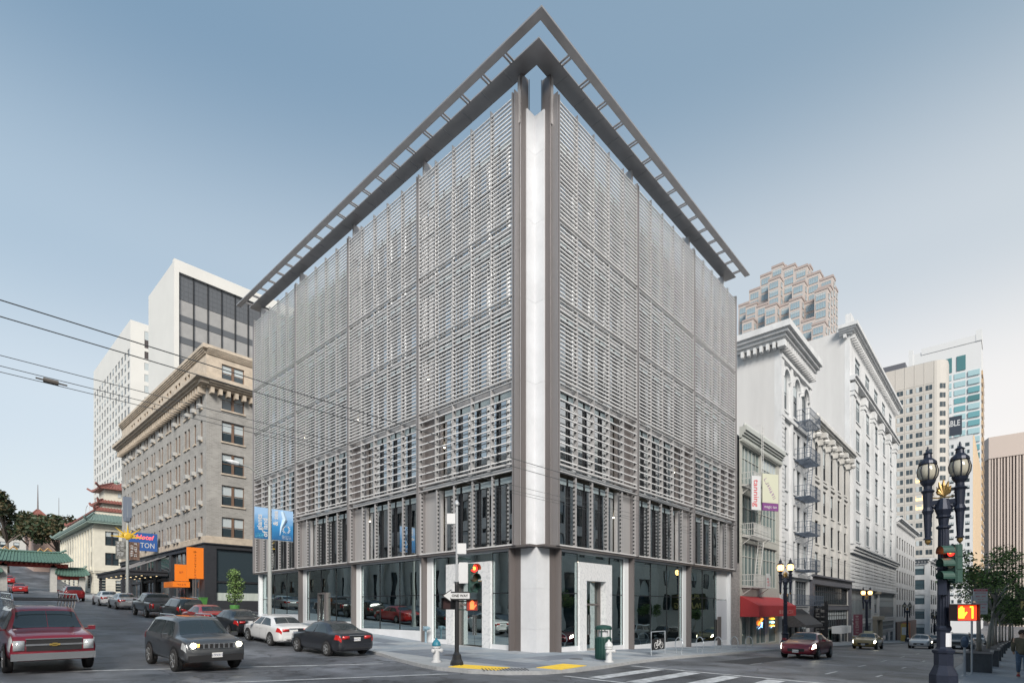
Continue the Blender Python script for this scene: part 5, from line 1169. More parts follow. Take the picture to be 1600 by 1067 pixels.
    # lamps
    for sd in (-1, 1):
        q = MB()
        if kind == 'sedan': lf.patch(q, (.02, .02), (.34, .26), 4.1, 4.95, sd, .012); q.box(-.012, .03, sd * .36, sd * .68, .77, .90)
        elif kind == 'suv': lf.patch(q, (.03, .05), (.30, .26), 4.3, 5.2, sd, .012); q.box(-.012, .03, sd * .48, sd * .70, .88, 1.02)
        else: lf.patch(q, (.03, .03), (.14, .14), 3.4, 5.0, sd, .012); q.box(-.012, .03, sd * .70, sd * .84, .75, 1.1)
        P(q, 'tail_light', tail_m, sm=True)
        q = MB(); hm = lit_h if lights else head_m
        if kind == 'sedan': lf.patch(q, (4.02, 4.05), (4.46, 4.38), 3.9, 4.95, sd, .012)
        elif kind == 'suv': lf.patch(q, (4.25, 4.28), (4.53, 4.50), 4.0, 4.95, sd, .012); q.box(4.56, 4.60, sd * .56, sd * .78, .80, .90)
        else: lf.patch(q, (L - .30, L - .30), (L - .06, L - .06), 3.5, 5.3, sd, .012); q.box(L - .03, L + .03, sd * .66, sd * .90, .72, 1.0)
        P(q, 'headlight', hm if kind != 'suv' or not lights else head_m, sm=True)
        if lights and kind == 'suv':
            q = MB(); q.lathe([(.085, 0), (.085, .03)], (0, 0, 0), 12, RY(90)); put('lamp_bulb', q.mesh('lamp_bulb', lit_h), root, M=Mo @ TR(4.585, sd * .66, .87))
    if kind == 'sedan':
        q = MB(); q.box(4.50, 4.575, -.42, .42, .40, .56); P(q, 'grille', trim_m); q = MB(); q.box(-.02, .02, -.36, .36, .905, .93); P(q, 'chrome_strip', chrome)
        q = MB(); lf.patch(q, (.10, .10), (.5, .5), 1.9, 2.6, -1, .01); lf.patch(q, (.10, .10), (.5, .5), 1.9, 2.6, 1, .01); q.box(-.03, .05, -.6, .6, .34, .50); P(q, 'bumper', pm)
        q = MB(); q.box(-.045, -.031, -.5, .5, .36, .40); P(q, 'reflector_strip', trim_m)
    if kind == 'suv':
        q = MB(); q.box(4.50, 4.60, -.56, .56, .76, .92); gr = P(q, 'grille', chrome if lights else trim_m)
        if lights:
            for i in range(7): q = MB(); q.box(4.575, 4.615, -.49 + i * .145, -.40 + i * .145, .775, .905); P(q, 'grille_slot', trim_m)
            q = MB(); q.lathe([(.06, 0), (.06, .04)], (0, 0, 0), 10, RY(90)); put('fog_lamp', q.mesh('fog_lamp', lit_h), root, M=Mo @ TR(4.56, -.68, .50)); q = MB(); q.box(4.56, 4.62, -.60, -.50, .83, .91); P(q, 'turn_lamp', lit_o)
            q = MB(); q.box(4.52, 4.63, -.8, .8, .36, .56); P(q, 'bumper', trim_m)
        for sd in (-1, 1): q = MB(); q.tube([(.5, sd * .56, 1.64), (.8, sd * .57, 1.75), (2.3, sd * .57, 1.76), (2.7, sd * .56, 1.64)], .022, 6); P(q, 'roof_rail', chrome)
    if kind in ('bigsuv', 'pickup'):
        q = MB(); q.box(L - .05, L + .02, -.62, .62, .70, 1.04); P(q, 'grille', trim_m)
        q = MB(); q.box(L + .015, L + .04, -.64, .64, .85, .90); q.box(L + .015, L + .04, -.64, .64, 1.03, 1.06); q.box(L - .08, L + .08, -.95, .95, .44, .64); P(q, 'chrome_bumper', chrome)
        q = MB(); q.box(L + .038, L + .05, -.12, .12, .85, .90); q.box(L + .038, L + .05, -.055, .055, .83, .92); P(q, 'emblem', mat('gold_emblem', (.55, .40, .12), .3, .7))
    if rack:
        rk = MB()
        for sd in (-1, 1):
            rk.tube([(.3, sd * .78, 2.12), (3.9, sd * .78, 2.12)], .03, 6); rk.tube([(.3, sd * .78, 2.30), (3.5, sd * .78, 2.30), (3.9, sd * .78, 2.12)], .026, 6)
            for xx in (.3, 1.0, 1.7, 2.4, 3.0, 3.5): rk.tube([(xx, sd * .72, 1.86), (xx, sd * .78, 2.30)], .02, 5)
        P(rk, 'roof_rack', chrome); rk = MB()
        for xx in (.3, .9, 1.5, 2.1, 2.7, 3.3, 3.8): rk.tube([(xx, -.78, 2.13), (xx, .78, 2.13)], .03, 6)
        P(rk, 'rack_bars', trim_m)
    if kind == 'pickup':
        q = MB(); q.box(.08, 1.7, -.84, .84, 1.17, 1.22); P(q, 'bed_cover', trim_m)
    if cab:
        q = MB(); q.box(1.85, 2.05, -.35, .35, 1.44, 1.62); P(q, 'roof_sign', mat('taxi_sign', (.75, .72, .5), .5))
    for xx, sg in ((-.025 if kind != 'pickup' else -.02, -1), (L + (.05 if kind in ('bigsuv', 'pickup') else .035 if not lights else .075), 1)):
        zc = {'sedan': .76 if sg < 0 else .42, 'suv': .80 if sg < 0 else .56, 'bigsuv': .85 if sg < 0 else .54, 'pickup': .7 if sg < 0 else .54}[kind]
        q = MB(); q.box(xx - .006, xx + .006, -.155, .155, zc - .075, zc + .075); pl = P(q, 'number_plate', plate_m)
        text(random.choice(('7KRD482', '6TPX915', '5WLM207', '8ANC331')), .12, plate_t, pl, TR(xx + sg * .008, 0, zc - .01) @ RZ(90 * sg) @ RX(90), ext=.001, sx=.7)
    return root
kerbg = 'cars parked along the east kerb'
make_car('sedan', 'parked_car', 'dark grey sedan parked nearest the corner, rear towards the camera', 'car', paint('paint_charcoal', (.028, .03, .037)), -7.38, 6.05, 90, group=kerbg)
make_car('sedan', 'parked_car', 'white sedan parked directly in front of the dark grey sedan', 'car', paint('paint_white', (.62, .63, .64), 0), -7.42, 11.55, 90, group=kerbg)
make_car('sedan', 'parked_car', 'black glossy sedan parked beyond the white sedan near the banner pole', 'car', paint('paint_black', (.015, .016, .018)), -7.5, 16.7, 90, group=kerbg)
make_car('sedan', 'parked_car', 'bright red car parked between black sedan and dark wagon', 'car', paint('paint_red', (.42, .02, .02), 0), -7.45, 22.0, 90, group=kerbg)
make_car('suv', 'parked_car', 'dark low wagon parked between the red car and the grey pickup', 'car', paint('paint_dark_green', (.03, .036, .035)), -7.4, 27.0, 90, group=kerbg)
make_car('pickup', 'pickup_truck', 'dark grey pickup truck with covered bed parked across from the orange awning', 'pickup', paint('paint_graphite', (.06, .062, .066)), -7.7, 32.6, 90, group=kerbg)
make_car('sedan', 'parked_car', 'silver sedan parked before the street pole with the gold star', 'car', paint('paint_silver', (.40, .41, .42), .5), -7.45, 43.5, 90, group=kerbg)
make_car('sedan', 'parked_car', 'white small car parked ahead of the silver sedan', 'car', paint('paint_white', (.62, .63, .64)), -7.5, 50.2, 90, group=kerbg)
make_car('suv', 'moving_car', 'deep red hatchback driving uphill next to the bank corner', 'car', paint('paint_crimson', (.22, .008, .012), 0), -8.7, 61.5, 90)
make_car('sedan', 'moving_car', 'red car with lit tail lights just below the green gate', 'car', paint('paint_red', (.42, .02, .02)), -10.6, 91, 90)
make_car('sedan', 'moving_car', 'small red car climbing the hill seen through the gate', 'car', paint('paint_red', (.42, .02, .02)), -9.3, 124, 90)
make_car('suv', 'moving_car', 'dark grey sport utility vehicle with seven slot grille and lit headlamps facing the camera', 'suv', paint('paint_gunmetal', (.075, .08, .088), .4), -13.6, 4.0, -90, lights=True)
make_car('bigsuv', 'moving_car', 'large red utility truck with silver roof rack and gold emblem waiting at the left edge', 'suv', paint('paint_maroon', (.20, .015, .03), .2), -17.25, 6.6, -90, rack=True)
make_car('sedan', 'moving_car', 'maroon car passing the bicycle racks with headlamps on', 'car', paint('paint_maroon', (.20, .015, .03)), 14.6, -8.1, 180, lights=True)
make_car('sedan', 'taxi', 'dark and yellow taxi further down the street with headlamps on', 'taxi', paint('paint_taxi', (.28, .20, .06), 0), 38.5, -7.2, 180, lights=True, cab=True)
make_car('sedan', 'moving_car', 'white car coming up the street left of the near lamp post', 'car', paint('paint_white', (.62, .63, .64)), 51, -9.9, 180)
make_car('suv', 'moving_car', 'black utility vehicle near the south kerb behind the planter trees', 'suv', paint('paint_black', (.015, .016, .018)), 40, -13.6, 180)
make_car('sedan', 'moving_car', 'pale car with bright headlamps just right of the lamp post', 'car', paint('paint_silver', (.40, .41, .42)), 62, -12.4, 180, lights=True)
make_car('bigsuv', 'moving_car', 'distant white van far down the street', 'van', paint('paint_white', (.62, .63, .64)), 95, -13.0, 180)
make_car('sedan', 'moving_car', 'distant dark car near the far street lamp', 'car', paint('paint_black', (.015, .016, .018)), 84, -8.2, 180)

# ------------------------------------------------------------------ street lamps
iron = mat('lamp_iron', (.022, .028, .048), .42, .3, var=.15, scale=8); gold_m = mat('gilt_iron', (.26, .17, .06), .4, .6); globe_off = mat('globe_glass', (.42, .40, .33), .15, spec=.8); globe_on = mat('globe_lit', (1, .55, .18), emit=1.7)
def street_lamp(x, y, label, lit, sc_=1.0, rot=90, sign=None):
    t = thing('street_lamp', label, 'street lamp', (x, y, zg(x, y) + .12), rot, group='twin globe street lamps'); t.scale = (sc_,) * 3
    m = MB(); m.lathe([(.34, 0), (.34, .42), (.32, .46), (.25, .62), (.23, .68), (.23, 1.0), (.27, 1.04), (.28, 1.10), (.20, 1.14), (.165, 1.2), (.16, 1.62), (.19, 1.66), (.19, 1.72), (.16, 1.78)], (0, 0, 0), 8, RZ(22.5)); m.build('base', iron, t)
    m = MB()
    for i in range(12): a = i * math.pi / 6; m.tube([(.115 * math.cos(a), .115 * math.sin(a), 1.75), (.09 * math.cos(a), .09 * math.sin(a), 4.5)], .035, 5)
    m.lathe([(.12, 1.75), (.095, 4.5)], (0, 0, 0), 12)
    for z in (3.3, 4.45, 4.75, 5.0): m.lathe([(.11, z), (.17, z + .04), (.17, z + .08), (.12, z + .12)], (0, 0, 0), 12)
    m.lathe([(.10, 4.5), (.13, 4.8), (.20, 5.0), (.12, 5.3)], (0, 0, 0), 12); m.build('column', iron, t)
    m = MB(); m.box(-.36, .36, -.05, .05, 5.16, 5.28); m.tube([(-.34, 0, 5.22), (-.2, 0, 5.08), (0, 0, 5.25), (.2, 0, 5.08), (.34, 0, 5.22)], .06, 6)
    m.build('cross_arm', iron, t)
    m = MB(); 
    for i in range(7):
        a = math.pi * (.12 + .76 * i / 6); r = .20 + .16 * math.sin(a) ** 2; m.tube([(0, 0, 5.40), (r * .6 * math.cos(a), 0, 5.42 + r * .7 * math.sin(a)), (r * .8 * math.cos(a), 0, 5.44 + r * 1.1 * math.sin(a))], [.04, .05, .015], 6)
    for q in (-1, 1): m.tube([(0, 0, 5.36), (q * .12, 0, 5.34), (q * .24, 0, 5.36), (q * .28, 0, 5.43), (q * .22, 0, 5.46)], .022, 5)
    m.build('gilt_crest', gold_m, t)
    for sd in (-1, 1):
        L = thing_part('lantern', t, (sd * .35, 0, 0))
        m = MB(); m.lathe([(.02, 4.05), (.07, 4.12), (.07, 4.2)], (0, 0, 0), 10); m.build('drop_finial', gold_m, L)
        m = MB(); m.lathe([(.12, 4.2), (.07, 4.26), (.10, 4.9), (.14, 5.0), (.10, 5.1), (.12, 5.5), (.17, 5.56), (.10, 5.62), (.10, 5.7), (.16, 5.78), (.19, 5.86)], (0, 0, 0), 12); m.build('drop_pendant', iron, L)
        m = MB(); m.lathe([(.15, 5.86), (.22, 6.0), (.235, 6.14), (.20, 6.27), (.15, 6.34)], (0, 0, 0), 16); m.build('globe', globe_on if lit else globe_off, L, smooth=True)
        m = MB(); m.lathe([(.22, 6.32), (.20, 6.40), (.10, 6.50), (.09, 6.60), (.12, 6.62), (.03, 6.70), (.02, 6.82)], (0, 0, 0), 14)
        for i in range(8): a = i * math.pi / 4 + .2; m.tube([((r + .012) * math.cos(a), (r + .012) * math.sin(a), z) for r, z in ((.15, 5.86), (.22, 6.0), (.235, 6.14), (.20, 6.27), (.17, 6.34))], .013, 4)
        m.build('cap', iron, L)
    return t
def thing_part(name, par, loc):
    m = MB(); m.box(-.01, .01, -.01, .01, 5.2, 5.22); o = m.build(name, iron, par, loc=loc); return o
near = street_lamp(-.59, -15.3, 'tall dark blue street lamp with two unlit globes and gold crest nearest the camera', False)
street_lamp(24.5, -4.15, 'lit twin globe street lamp in front of the red awning', True)
street_lamp(56.6, -4.15, 'lit twin globe street lamp in front of the large white building entrance', True)
street_lamp(92, -4.15, 'dark unlit twin globe street lamp by the narrow office block', False); street_lamp(138, -4.15, 'smallest and farthest twin globe street lamp beside the pale corner building', False)
paper = mat('paper_notice_m', (.62, .64, .68), .6); t = thing('paper_sticker', 'white paper notice wrapped round the near lamp column', 'notice', (-.59, -15.3, zg(-.59, -15.3) + .12)); m = MB()
a_ = [R(-160 + i * 15) for i in range(7)]; 
for p, q in zip(a_, a_[1:]): m.quad((.172 * math.cos(p), .172 * math.sin(p), 1.2), (.172 * math.cos(q), .172 * math.sin(q), 1.2), (.172 * math.cos(q), .172 * math.sin(q), 1.58), (.172 * math.cos(p), .172 * math.sin(p), 1.58))
m.build('sheet', paper, t)

# ------------------------------------------------------------------ signals
sig_g = mat('signal_green_housing', (.03, .075, .062), .45); red_on = mat('signal_red_lit', (1, .03, .02), emit=.9); red_core = mat('signal_core', (1, .32, .05), emit=1.3); lens_a = mat('lens_amber', (.10, .07, .03), .2); lens_g = mat('lens_green', (.02, .08, .07), .2); hand_on = mat('hand_lit', (1, .42, .02), emit=1.0); red_glow = mat('red_panel_lit', (.55, .035, .01), emit=.45); red_dim = mat('red_dim', (.28, .03, .02), .4, emit=0)
def visor(b, c, r, L, frac=.75):
    n = 12; 
    for i in range(n):
        a0 = math.pi * (-.12 + 1.24 * i / n); a1 = math.pi * (-.12 + 1.24 * (i + 1) / n)
        q = [(c[0] + r * math.cos(a), c[1] - l, c[2] + r * math.sin(a)) for a, l in ((a0, 0), (a1, 0), (a1, L), (a0, L))]; b.quad(*q); b.quad(*[(p[0] * 1.0 + 0, p[1], p[2] - .006) for p in q[::-1]])
def signal3(x, y, z, rot, label, s=1.0):      # z = centre
    t = thing('traffic_signal', label, 'traffic light', (x, y, z), rot); t.scale = (s, s, s)
    m = MB(); m.box(-.15, .15, -.08, .10, -.52, .52)
    for k in (-1, 0, 1): m.box(-.17, .17, -.05, .08, k * .345 - .155, k * .345 + .155)
    m.build('housing', sig_g, t)
    for k, lm in ((1, red_on), (0, lens_a), (-1, lens_g)):
        q = MB(); q.lathe([(.135, 0), (.135, .02)], (0, -.085, 0), 18, RX(90)); o = put('lens', q.mesh('lens', lm), t, M=TR(0, 0, k * .345)); v = MB(); visor(v, (0, -.085, k * .345), .155, .30); v.build('visor', sig_g, t)
        if k == 1: q = MB(); q.lathe([(.07, 0), (.05, .03)], (0, -.10, 0), 12, RX(90)); put('lit_core', q.mesh('lit_core', red_core), o)
    return t
def hand(b):
    b.lathe([(.001, 0), (.001, .001)], n=3)
    b.box(-.055, .05, -.006, 0, -.10, .03)
    for i, h in enumerate((.085, .115, .12, .095)): b.box(-.055 + i * .027, -.033 + i * .027, -.006, 0, .03, h)
    b.obox((.045, -.003, -.06), (.10, -.003, .015), .006, .026)
def pedsig(x, y, z, rot, label, mode, w=.42):
    t = thing('pedestrian_signal', label, 'pedestrian signal', (x, y, z), rot); m = MB(); h = .42 if w < .5 else .46
    m.box(-w / 2, w / 2, .0, .18, -h / 2, h / 2); m.box(-w / 2, w / 2, -.10, .0, h / 2 - .02, h / 2); m.box(-w / 2, w / 2, -.10, 0, -h / 2, -h / 2 + .015); m.box(-w / 2, -w / 2 + .015, -.10, 0, -h / 2 + .015, h / 2 - .02); m.box(w / 2 - .015, w / 2, -.10, 0, -h / 2 + .015, h / 2 - .02); m.build('housing', mat('signal_dark', (.05, .02, .02), .5) if mode == 'count' else black_m, t)
    if mode == 'off': q = MB(); q.box(-w / 2 + .03, w / 2 - .03, -.01, -.002, -h / 2 + .03, h / 2 - .03); q.build('face', mat('dark_face', (.05, .03, .03), .3), t); return t
    q = MB(); q.box(-w / 2 + .02, w / 2 - .02, -.01, -.002, -h / 2 + .02, h / 2 - .03); q.build('face', red_glow if mode == 'count' else red_dim, t)
    q = MB(); hand(q); S = 1.45; put('hand_symbol', q.mesh('hand_symbol', hand_on if mode == 'count' else mat('hand_red', (1, .16, .04), emit=.5)), t, M=TR(-.13 if w > .5 else 0, -.015, -.01) @ Matrix.Scale(S, 4))
    if mode == 'count': q = MB(); q.box(.15, .19, -.02, -.012, -.16, .17); q.box(.10, .15, -.02, -.012, .13, .17); q.build('number_one', hand_on, t)
    return t
pz = zg(-6.83, -2.0) + .12
t = thing('signal_pole', 'dark signal pole with flared iron base on the corner by the tactile pads', 'pole', (-6.83, -2.0, pz))
m = MB(); m.lathe([(.24, 0), (.23, .12), (.17, .22), (.15, .38), (.10, .44), (.085, .48)], n=8); m.build('base', black_m, t); m = MB(); m.lathe([(.08, .46), (.075, 2.9), (.06, 3.0)], n=14); m.build('shaft', black_m, t)
m = MB(); m.tube([(0, 0, 2.95), (0, 0, 5.7)], .045, 8); m.lathe([(.02, 5.7), (.09, 5.78), (.09, 5.84), (.02, 5.95)], n=10); m.build('upper_mast', mat('galvanised', (.48, .5, .52), .4, .4), t)
for q in ((.02, .34, -.08, .12, 4.0, 4.38), (.08, .40, -.05, .2, 2.95, 3.7), (-.35, -.05, -.08, .1, 5.08, 5.45)): m = MB(); m.box(*q); m.build('control_box', white_p, t, M=RZ(-45)); m = MB(); m.obox((0, 0, 3.85), (.5, -.2, 3.8), .04, .04); m.obox((0, 0, 2.3), (.4, 0, 2.3), .04, .04); m.obox((0, 0, 2.0), (.45, 0, 2.0), .04, .04); m.obox((0, 0, 2.35), (-.3, 0, 2.35), .04, .04); m.build('bracket', sig_g, t, M=RZ(-45))
signal3(-6.45, -2.45, 3.32 + .02, -22, 'green traffic light with glowing red lamp on the corner pole')
pedsig(-6.45, -2.40, 2.37, -45, 'small pedestrian signal with dim red hand, right of the corner pole', 'dim'); pedsig(-7.05, -1.75, 2.42, -75, 'dark unlit pedestrian signal left of the corner pole', 'off')
t = thing('one_way_sign', 'black one way sign with white arrow pointing left on the corner pole', 'sign', (-6.9, -2.12, 2.70), -45)
m = MB(); m.box(-.36, .46, -.01, .01, -.15, .15); m.build('plate', black_m, t); m = MB(); m.prism([(-.26, -.10), (.43, -.10), (.43, .10), (-.26, .10)], 0, .004); m.prism([(-.50, 0), (-.24, -.19), (-.24, .19)], 0, .005); put('arrow', m.mesh('arrow', white_p), t, M=TR(0, -.012, 0) @ RX(90)); text('ONE WAY', .13, black_m, t, TR(.08, -.02, 0) @ RX(90), sx=.95, bold=.004)
m = MB(); m.prism([(-.56, 0), (-.22, -.235), (-.22, .235)], 0, .003); put('arrow_border', m.mesh('arrow_border', black_m), t, M=TR(0, -.009, 0) @ RX(90))
nz = zg(-.59, -15.3)
signal3(-.80, -15.55, 3.46, -142, 'dark green traffic light with red lamp on the near lamp post')
pedsig(-.75, -15.78, 2.14, -47, 'lit pedestrian signal showing an orange hand and the number 1', 'count', w=.62)
m = MB(); m.box(-.3, .12, -.09, .09, 0, .4); tag(m.build('signal_box', iron), 'dark bracket box behind the traffic light on the near lamp column', 'box').location = (-.62, -15.3, 2.62)

# ------------------------------------------------------------------ banner poles on the uphill street
pg = mat('galvanised_pole', (.42, .44, .43), .45, .3)
x, y = -5.45, 16.9; z0 = zg(x, y) + .12
t = thing('banner_pole', 'tall grey street light pole carrying two blue exhibition banners', 'pole', (x, y, z0))
m = MB(); m.lathe([(.17, 0), (.15, .3), (.13, .35), (.12, 4), (.085, 8.9)], n=12); m.build('shaft', pg, t); m = MB(); m.tube([(0, 0, 8.85), (-.5, 0, 9.4), (-1.2, 0, 9.85), (-2.0, 0, 9.95)], .04, 6); m.build('arm', pg, t); m = MB(); m.lathe([(.02, 0), (.12, .15), (.14, .5), (.05, .85)], n=8, M=RY(-86)); put('luminaire', m.mesh('luminaire', white_fr), t, loc=(-1.7, 0, 9.93))
def banner_mat():
    m = bpy.data.materials.new('banner_blue'); m.use_nodes = True; n = m.node_tree; b = n.nodes['Principled BSDF']; b.inputs['Roughness'].default_value = .6
    tc = n.nodes.new('ShaderNodeTexCoord'); sp = n.nodes.new('ShaderNodeSeparateXYZ'); cr = n.nodes.new('ShaderNodeValToRGB'); nz = n.nodes.new('ShaderNodeTexNoise'); nz.inputs['Scale'].default_value = 3
    ad = n.nodes.new('ShaderNodeMath'); ad.operation = 'MULTIPLY_ADD'; ad.inputs[1].default_value = .35
    n.links.new(tc.outputs['Generated'], sp.inputs[0]); n.links.new(tc.outputs['Object'], nz.inputs[0]); n.links.new(nz.outputs[0], ad.inputs[0]); n.links.new(sp.outputs[2], ad.inputs[2]); n.links.new(ad.outputs[0], cr.inputs[0])
    cr.color_ramp.elements[0].position = .15; cr.color_ramp.elements[0].color = (.015, .10, .26, 1); cr.color_ramp.elements[1].position = 1.1; cr.color_ramp.elements[1].color = (.30, .48, .72, 1); e = cr.color_ramp.elements.new(.6); e.color = (.03, .22, .48, 1)
    n.links.new(cr.outputs[0], b.inputs['Base Color']); return m
bm = banner_mat()
for i, (bx0, w) in enumerate(((-.92, .80), (.12, 1.35))):
    tt = thing('street_banner', ('blue banner with white vertical lettering left of the pole', 'blue banner with white dotted sun emblem right of the pole')[i], 'banner', (x + (-.0), y - .02, 0)); m = MB(); m.box(bx0, bx0 + w, -.015, .015, 6.5, 8.4); m.build('cloth', bm, tt)
    m = MB(); m.tube([(bx0, 0, 8.43), (bx0 + w, 0, 8.43)], .02, 5); m.tube([(bx0, 0, 6.47), (bx0 + w, 0, 6.47)], .02, 5); m.build('rods', pg, tt)
    if i == 0: text('giants', .42, white_p, tt, TR(-.62, -.02, 7.5) @ RX(90) @ RZ(90), bold=.01); text('of land', .42, white_p, tt, TR(-.28, -.02, 7.2) @ RX(90) @ RZ(90), bold=.01); marks(.5, .28, 9, mat('cyan_print', (.15, .6, .75), .5), tt, TR(-.6, -.018, 6.72) @ RX(90), 11, rows=3)
    else:
        text('& sea', .42, white_p, tt, TR(.36, -.02, 7.85) @ RX(90) @ RZ(90), bold=.01)
        m = MB()
        for q in range(14): a = q * 2 * math.pi / 14; m.obox((1.02 + .16 * math.cos(a), -.02, 7.2 + .16 * math.sin(a)), (1.02 + .27 * math.cos(a), -.02, 7.2 + .27 * math.sin(a)), .004, .055)
        m.build('sun_emblem', white_p, tt); marks(.6, .26, 10, white_p, tt, TR(1.05, -.018, 6.72) @ RX(90), 12, rows=3)
        m = MB(); m.tube([(.75, -.02, 8.3), (.9, -.02, 7.8), (.7, -.02, 7.3), (.62, -.02, 6.8)], [.12, .16, .08, .01], 6); m.build('pale_creature_print', mat('pale_print', (.45, .6, .75), .6), tt)
x, y = -6.55, 46.5; z0 = zg(x, y) + .12
t = thing('banner_pole', 'street pole with gold star ornament below a grey lantern, in front of the hotel', 'pole', (x, y, z0))
m = MB(); m.lathe([(.2, 0), (.17, .4), (.14, .5), (.12, 10.3)], n=12); m.build('shaft', pg, t); m = MB(); m.prism([(-.34, -.12), (.34, -.12), (.34, .12), (-.34, .12)], 8.6, 10.6); m.lathe([(.3, 8.2), (.36, 8.6)], n=6); m.build('lantern', mat('slate_blue', (.16, .19, .24), .4), t)
m = MB()
for i in range(9):
    a = math.pi * (.0 + i / 8); r = 1.5 if i % 2 == 0 else .9; p = MB(); p.obox((0, -.12, 6.7), (r * math.cos(a), -.12, 6.75 + r * .85 * math.sin(a)), .05, .02); 
    u = Vector((math.cos(a), 0, .85 * math.sin(a))); v = Vector((-u.z, 0, u.x)) * .16; o_ = Vector((0, -.14, 6.7)); p = o_ + u * r; m.quad(tuple(o_ - v), tuple(p), tuple(o_ + v)); m.quad(tuple(o_ + v + Vector((0, .03, 0))), tuple(p), tuple(o_ - v + Vector((0, .03, 0))))
m.lathe([(.34, 0), (.2, .05)], (0, -.19, 6.78), 12, RX(90)); m.build('gold_star', mat('gold_paint', (.65, .42, .04), .4), t)
for i, (x0, x1, c) in enumerate(((-.95, -.12, (.16, .16, .15)), (.12, 1.0, (.13, .08, .06)))):
    tt = thing('street_banner', ('black and white printed banner left of the star pole', 'brown printed banner right of the star pole')[i], 'banner', (x, y - .02, 0)); m = MB(); m.box(x0, x1, -.015, .015, 7.0, 8.75); m.build('cloth', mat('banner_print_%s' % 'ab'[i], c, .7, var=.8, scale=4), tt); marks(1.4, .6, 6, white_p, tt, TR((x0 + x1) / 2 - .1, -.018, 8.0) @ RX(90) @ RZ(90), 13 + i, rows=2)
for (sx_, sy_, sz_) in ():
    pass
# overhead wires
wire_m = mat('wire', (.08, .085, .09), .5)
WR = [(-6.9, 6.36, 0), (-6.3, 6.38, 0), (-5.1, 6.25, .0), (-4.75, 6.2, 0), (-4.45, 6.2, 0)]
lab = ['topmost overhead trolley wire above the left street', 'second overhead trolley wire from the top', 'middle overhead trolley wire', 'fourth overhead wire just above the splice', 'lowest overhead wire with the dark splice in it']
for i, (yy, zz, _) in enumerate(WR):
    m = MB(); pts = []
    for k in range(41):
        xx = -60 + k * 5; sag = .28 * ((((xx + 60) % 33) - 16.5) / 16.5) ** 2 - .2; pts.append((xx, yy, zz + max(-2.4, -.012 * max(xx, 0)) + sag * .6))
    m.tube(pts, .0065 if i > 1 else .009, 5); tag(m.build('trolley_wire', wire_m), lab[i], 'wire', 'overhead wires')
m = MB(); m.tube([(-18.42, -4.45, 6.17), (-18.22, -4.45, 6.165)], [.042, .042], 8); m.tube([(-18.52, -4.45, 6.17), (-18.10, -4.45, 6.16)], .014, 6); tag(m.build('wire_splice', mat('splice', (.12, .11, .1), .5)), 'dark cylindrical splice on the lowest overhead wire', 'wire connector')

# ------------------------------------------------------------------ small street furniture
def hydrant(x, y, s, capm, label):
    t = thing('fire_hydrant', label, 'fire hydrant', (x, y, zg(x, y) + .125), 20, group='white fire hydrants'); t.scale = (s, s, s)
    m = MB(); m.lathe([(.19, 0), (.19, .05), (.13, .07), (.125, .52), (.16, .55), (.16, .60), (.13, .62)], n=14); m.build('barrel', white_p, t)
    m = MB(); m.lathe([(.16, .62), (.17, .66), (.14, .76), (.07, .84), (.04, .86), (.04, .92)], n=14); m.build('bonnet', capm, t)
    for a in (0, 180, 270): m = MB(); m.lathe([(.06, .1), (.06, .2), (.075, .2), (.075, .26), (.02, .28)], (0, 0, 0), 10, RY(90)); put('outlet', m.mesh('outlet', white_p), t, M=TR(0, 0, .45) @ RZ(a))
teal = mat('teal_paint', (.03, .19, .27), .4)
hydrant(-6.75, -.75, 1.0, teal, 'white fire hydrant with teal blue bonnet left of the signal pole'); hydrant(-1.3, -5.0 + .12, .98, white_p, 'all white fire hydrant in front of the dark green litter bin')
hydrant(52, -4.1, .9, white_p, 'small white fire hydrant near the dark shopfront down the street')
bin_g = mat('bin_green', (.012, .05, .042), .45)
x, y = -.35, -4.0; t = thing('litter_bin', 'tall round dark green litter bin with open top beside the white hydrant', 'bin', (x, y, zg(x, y) + .125))
m = MB(); m.lathe([(.30, .0), (.33, .04), (.33, .92), (.31, .96)], n=20)
for i in range(20): a = i * math.pi / 10; m.box(.335 * math.cos(a) - .012, .335 * math.cos(a) + .012, .335 * math.sin(a) - .012, .335 * math.sin(a) + .012, .06, .9)
m.build('drum', bin_g, t); m = MB(); m.lathe([(.36, 1.26), (.36, 1.36), (.30, 1.42), (.10, 1.46)], n=20); m.build('lid', bin_g, t)
for a in (20, 110, 200, 290): m = MB(); m.box(.27, .31, -.02, .02, .95, 1.27); put('stay', m.mesh('stay', bin_g), t, M=RZ(a))
m = MB(); m.lathe([(.2, .95), (.2, 1.2)], n=14); m.build('liner', mat('bin_liner', (.5, .52, .55), .4), t)
gal = mat('galvanised_tube', (.42, .46, .50), .35, .5)
for i, xx in enumerate((7.0, 9.6, 12.2, 14.8, 17.4)):
    yy = -3.9; t = thing('bike_rack', ('first steel bicycle hoop beside the bicycle sign board', 'second steel bicycle hoop from the sign board', 'third steel bicycle hoop, middle one of the five', 'fourth steel bicycle hoop from the sign board', 'fifth steel bicycle hoop, farthest from the sign board')[i], 'bike rack', (xx, yy, zg(xx, yy) + .125), 55, group='round bicycle hoops along the kerb')
    m = MB(); m.tube([(-.25, 0, 0)] + [(.38 * math.cos(R(a)), 0, .50 + .38 * math.sin(R(a))) for a in range(228, -49, -12)] + [(.25, 0, 0)], .028, 7); m.build('hoop', gal, t); m = MB(); m.box(-.33, .33, -.06, .06, 0, .015); m.build('foot_plate', gal, t)
x, y = 4.4, -3.7; t = thing('bicycle_sign_board', 'black board with white bicycle symbol hung in a steel frame', 'sign', (x, y, zg(x, y) + .125), 0)
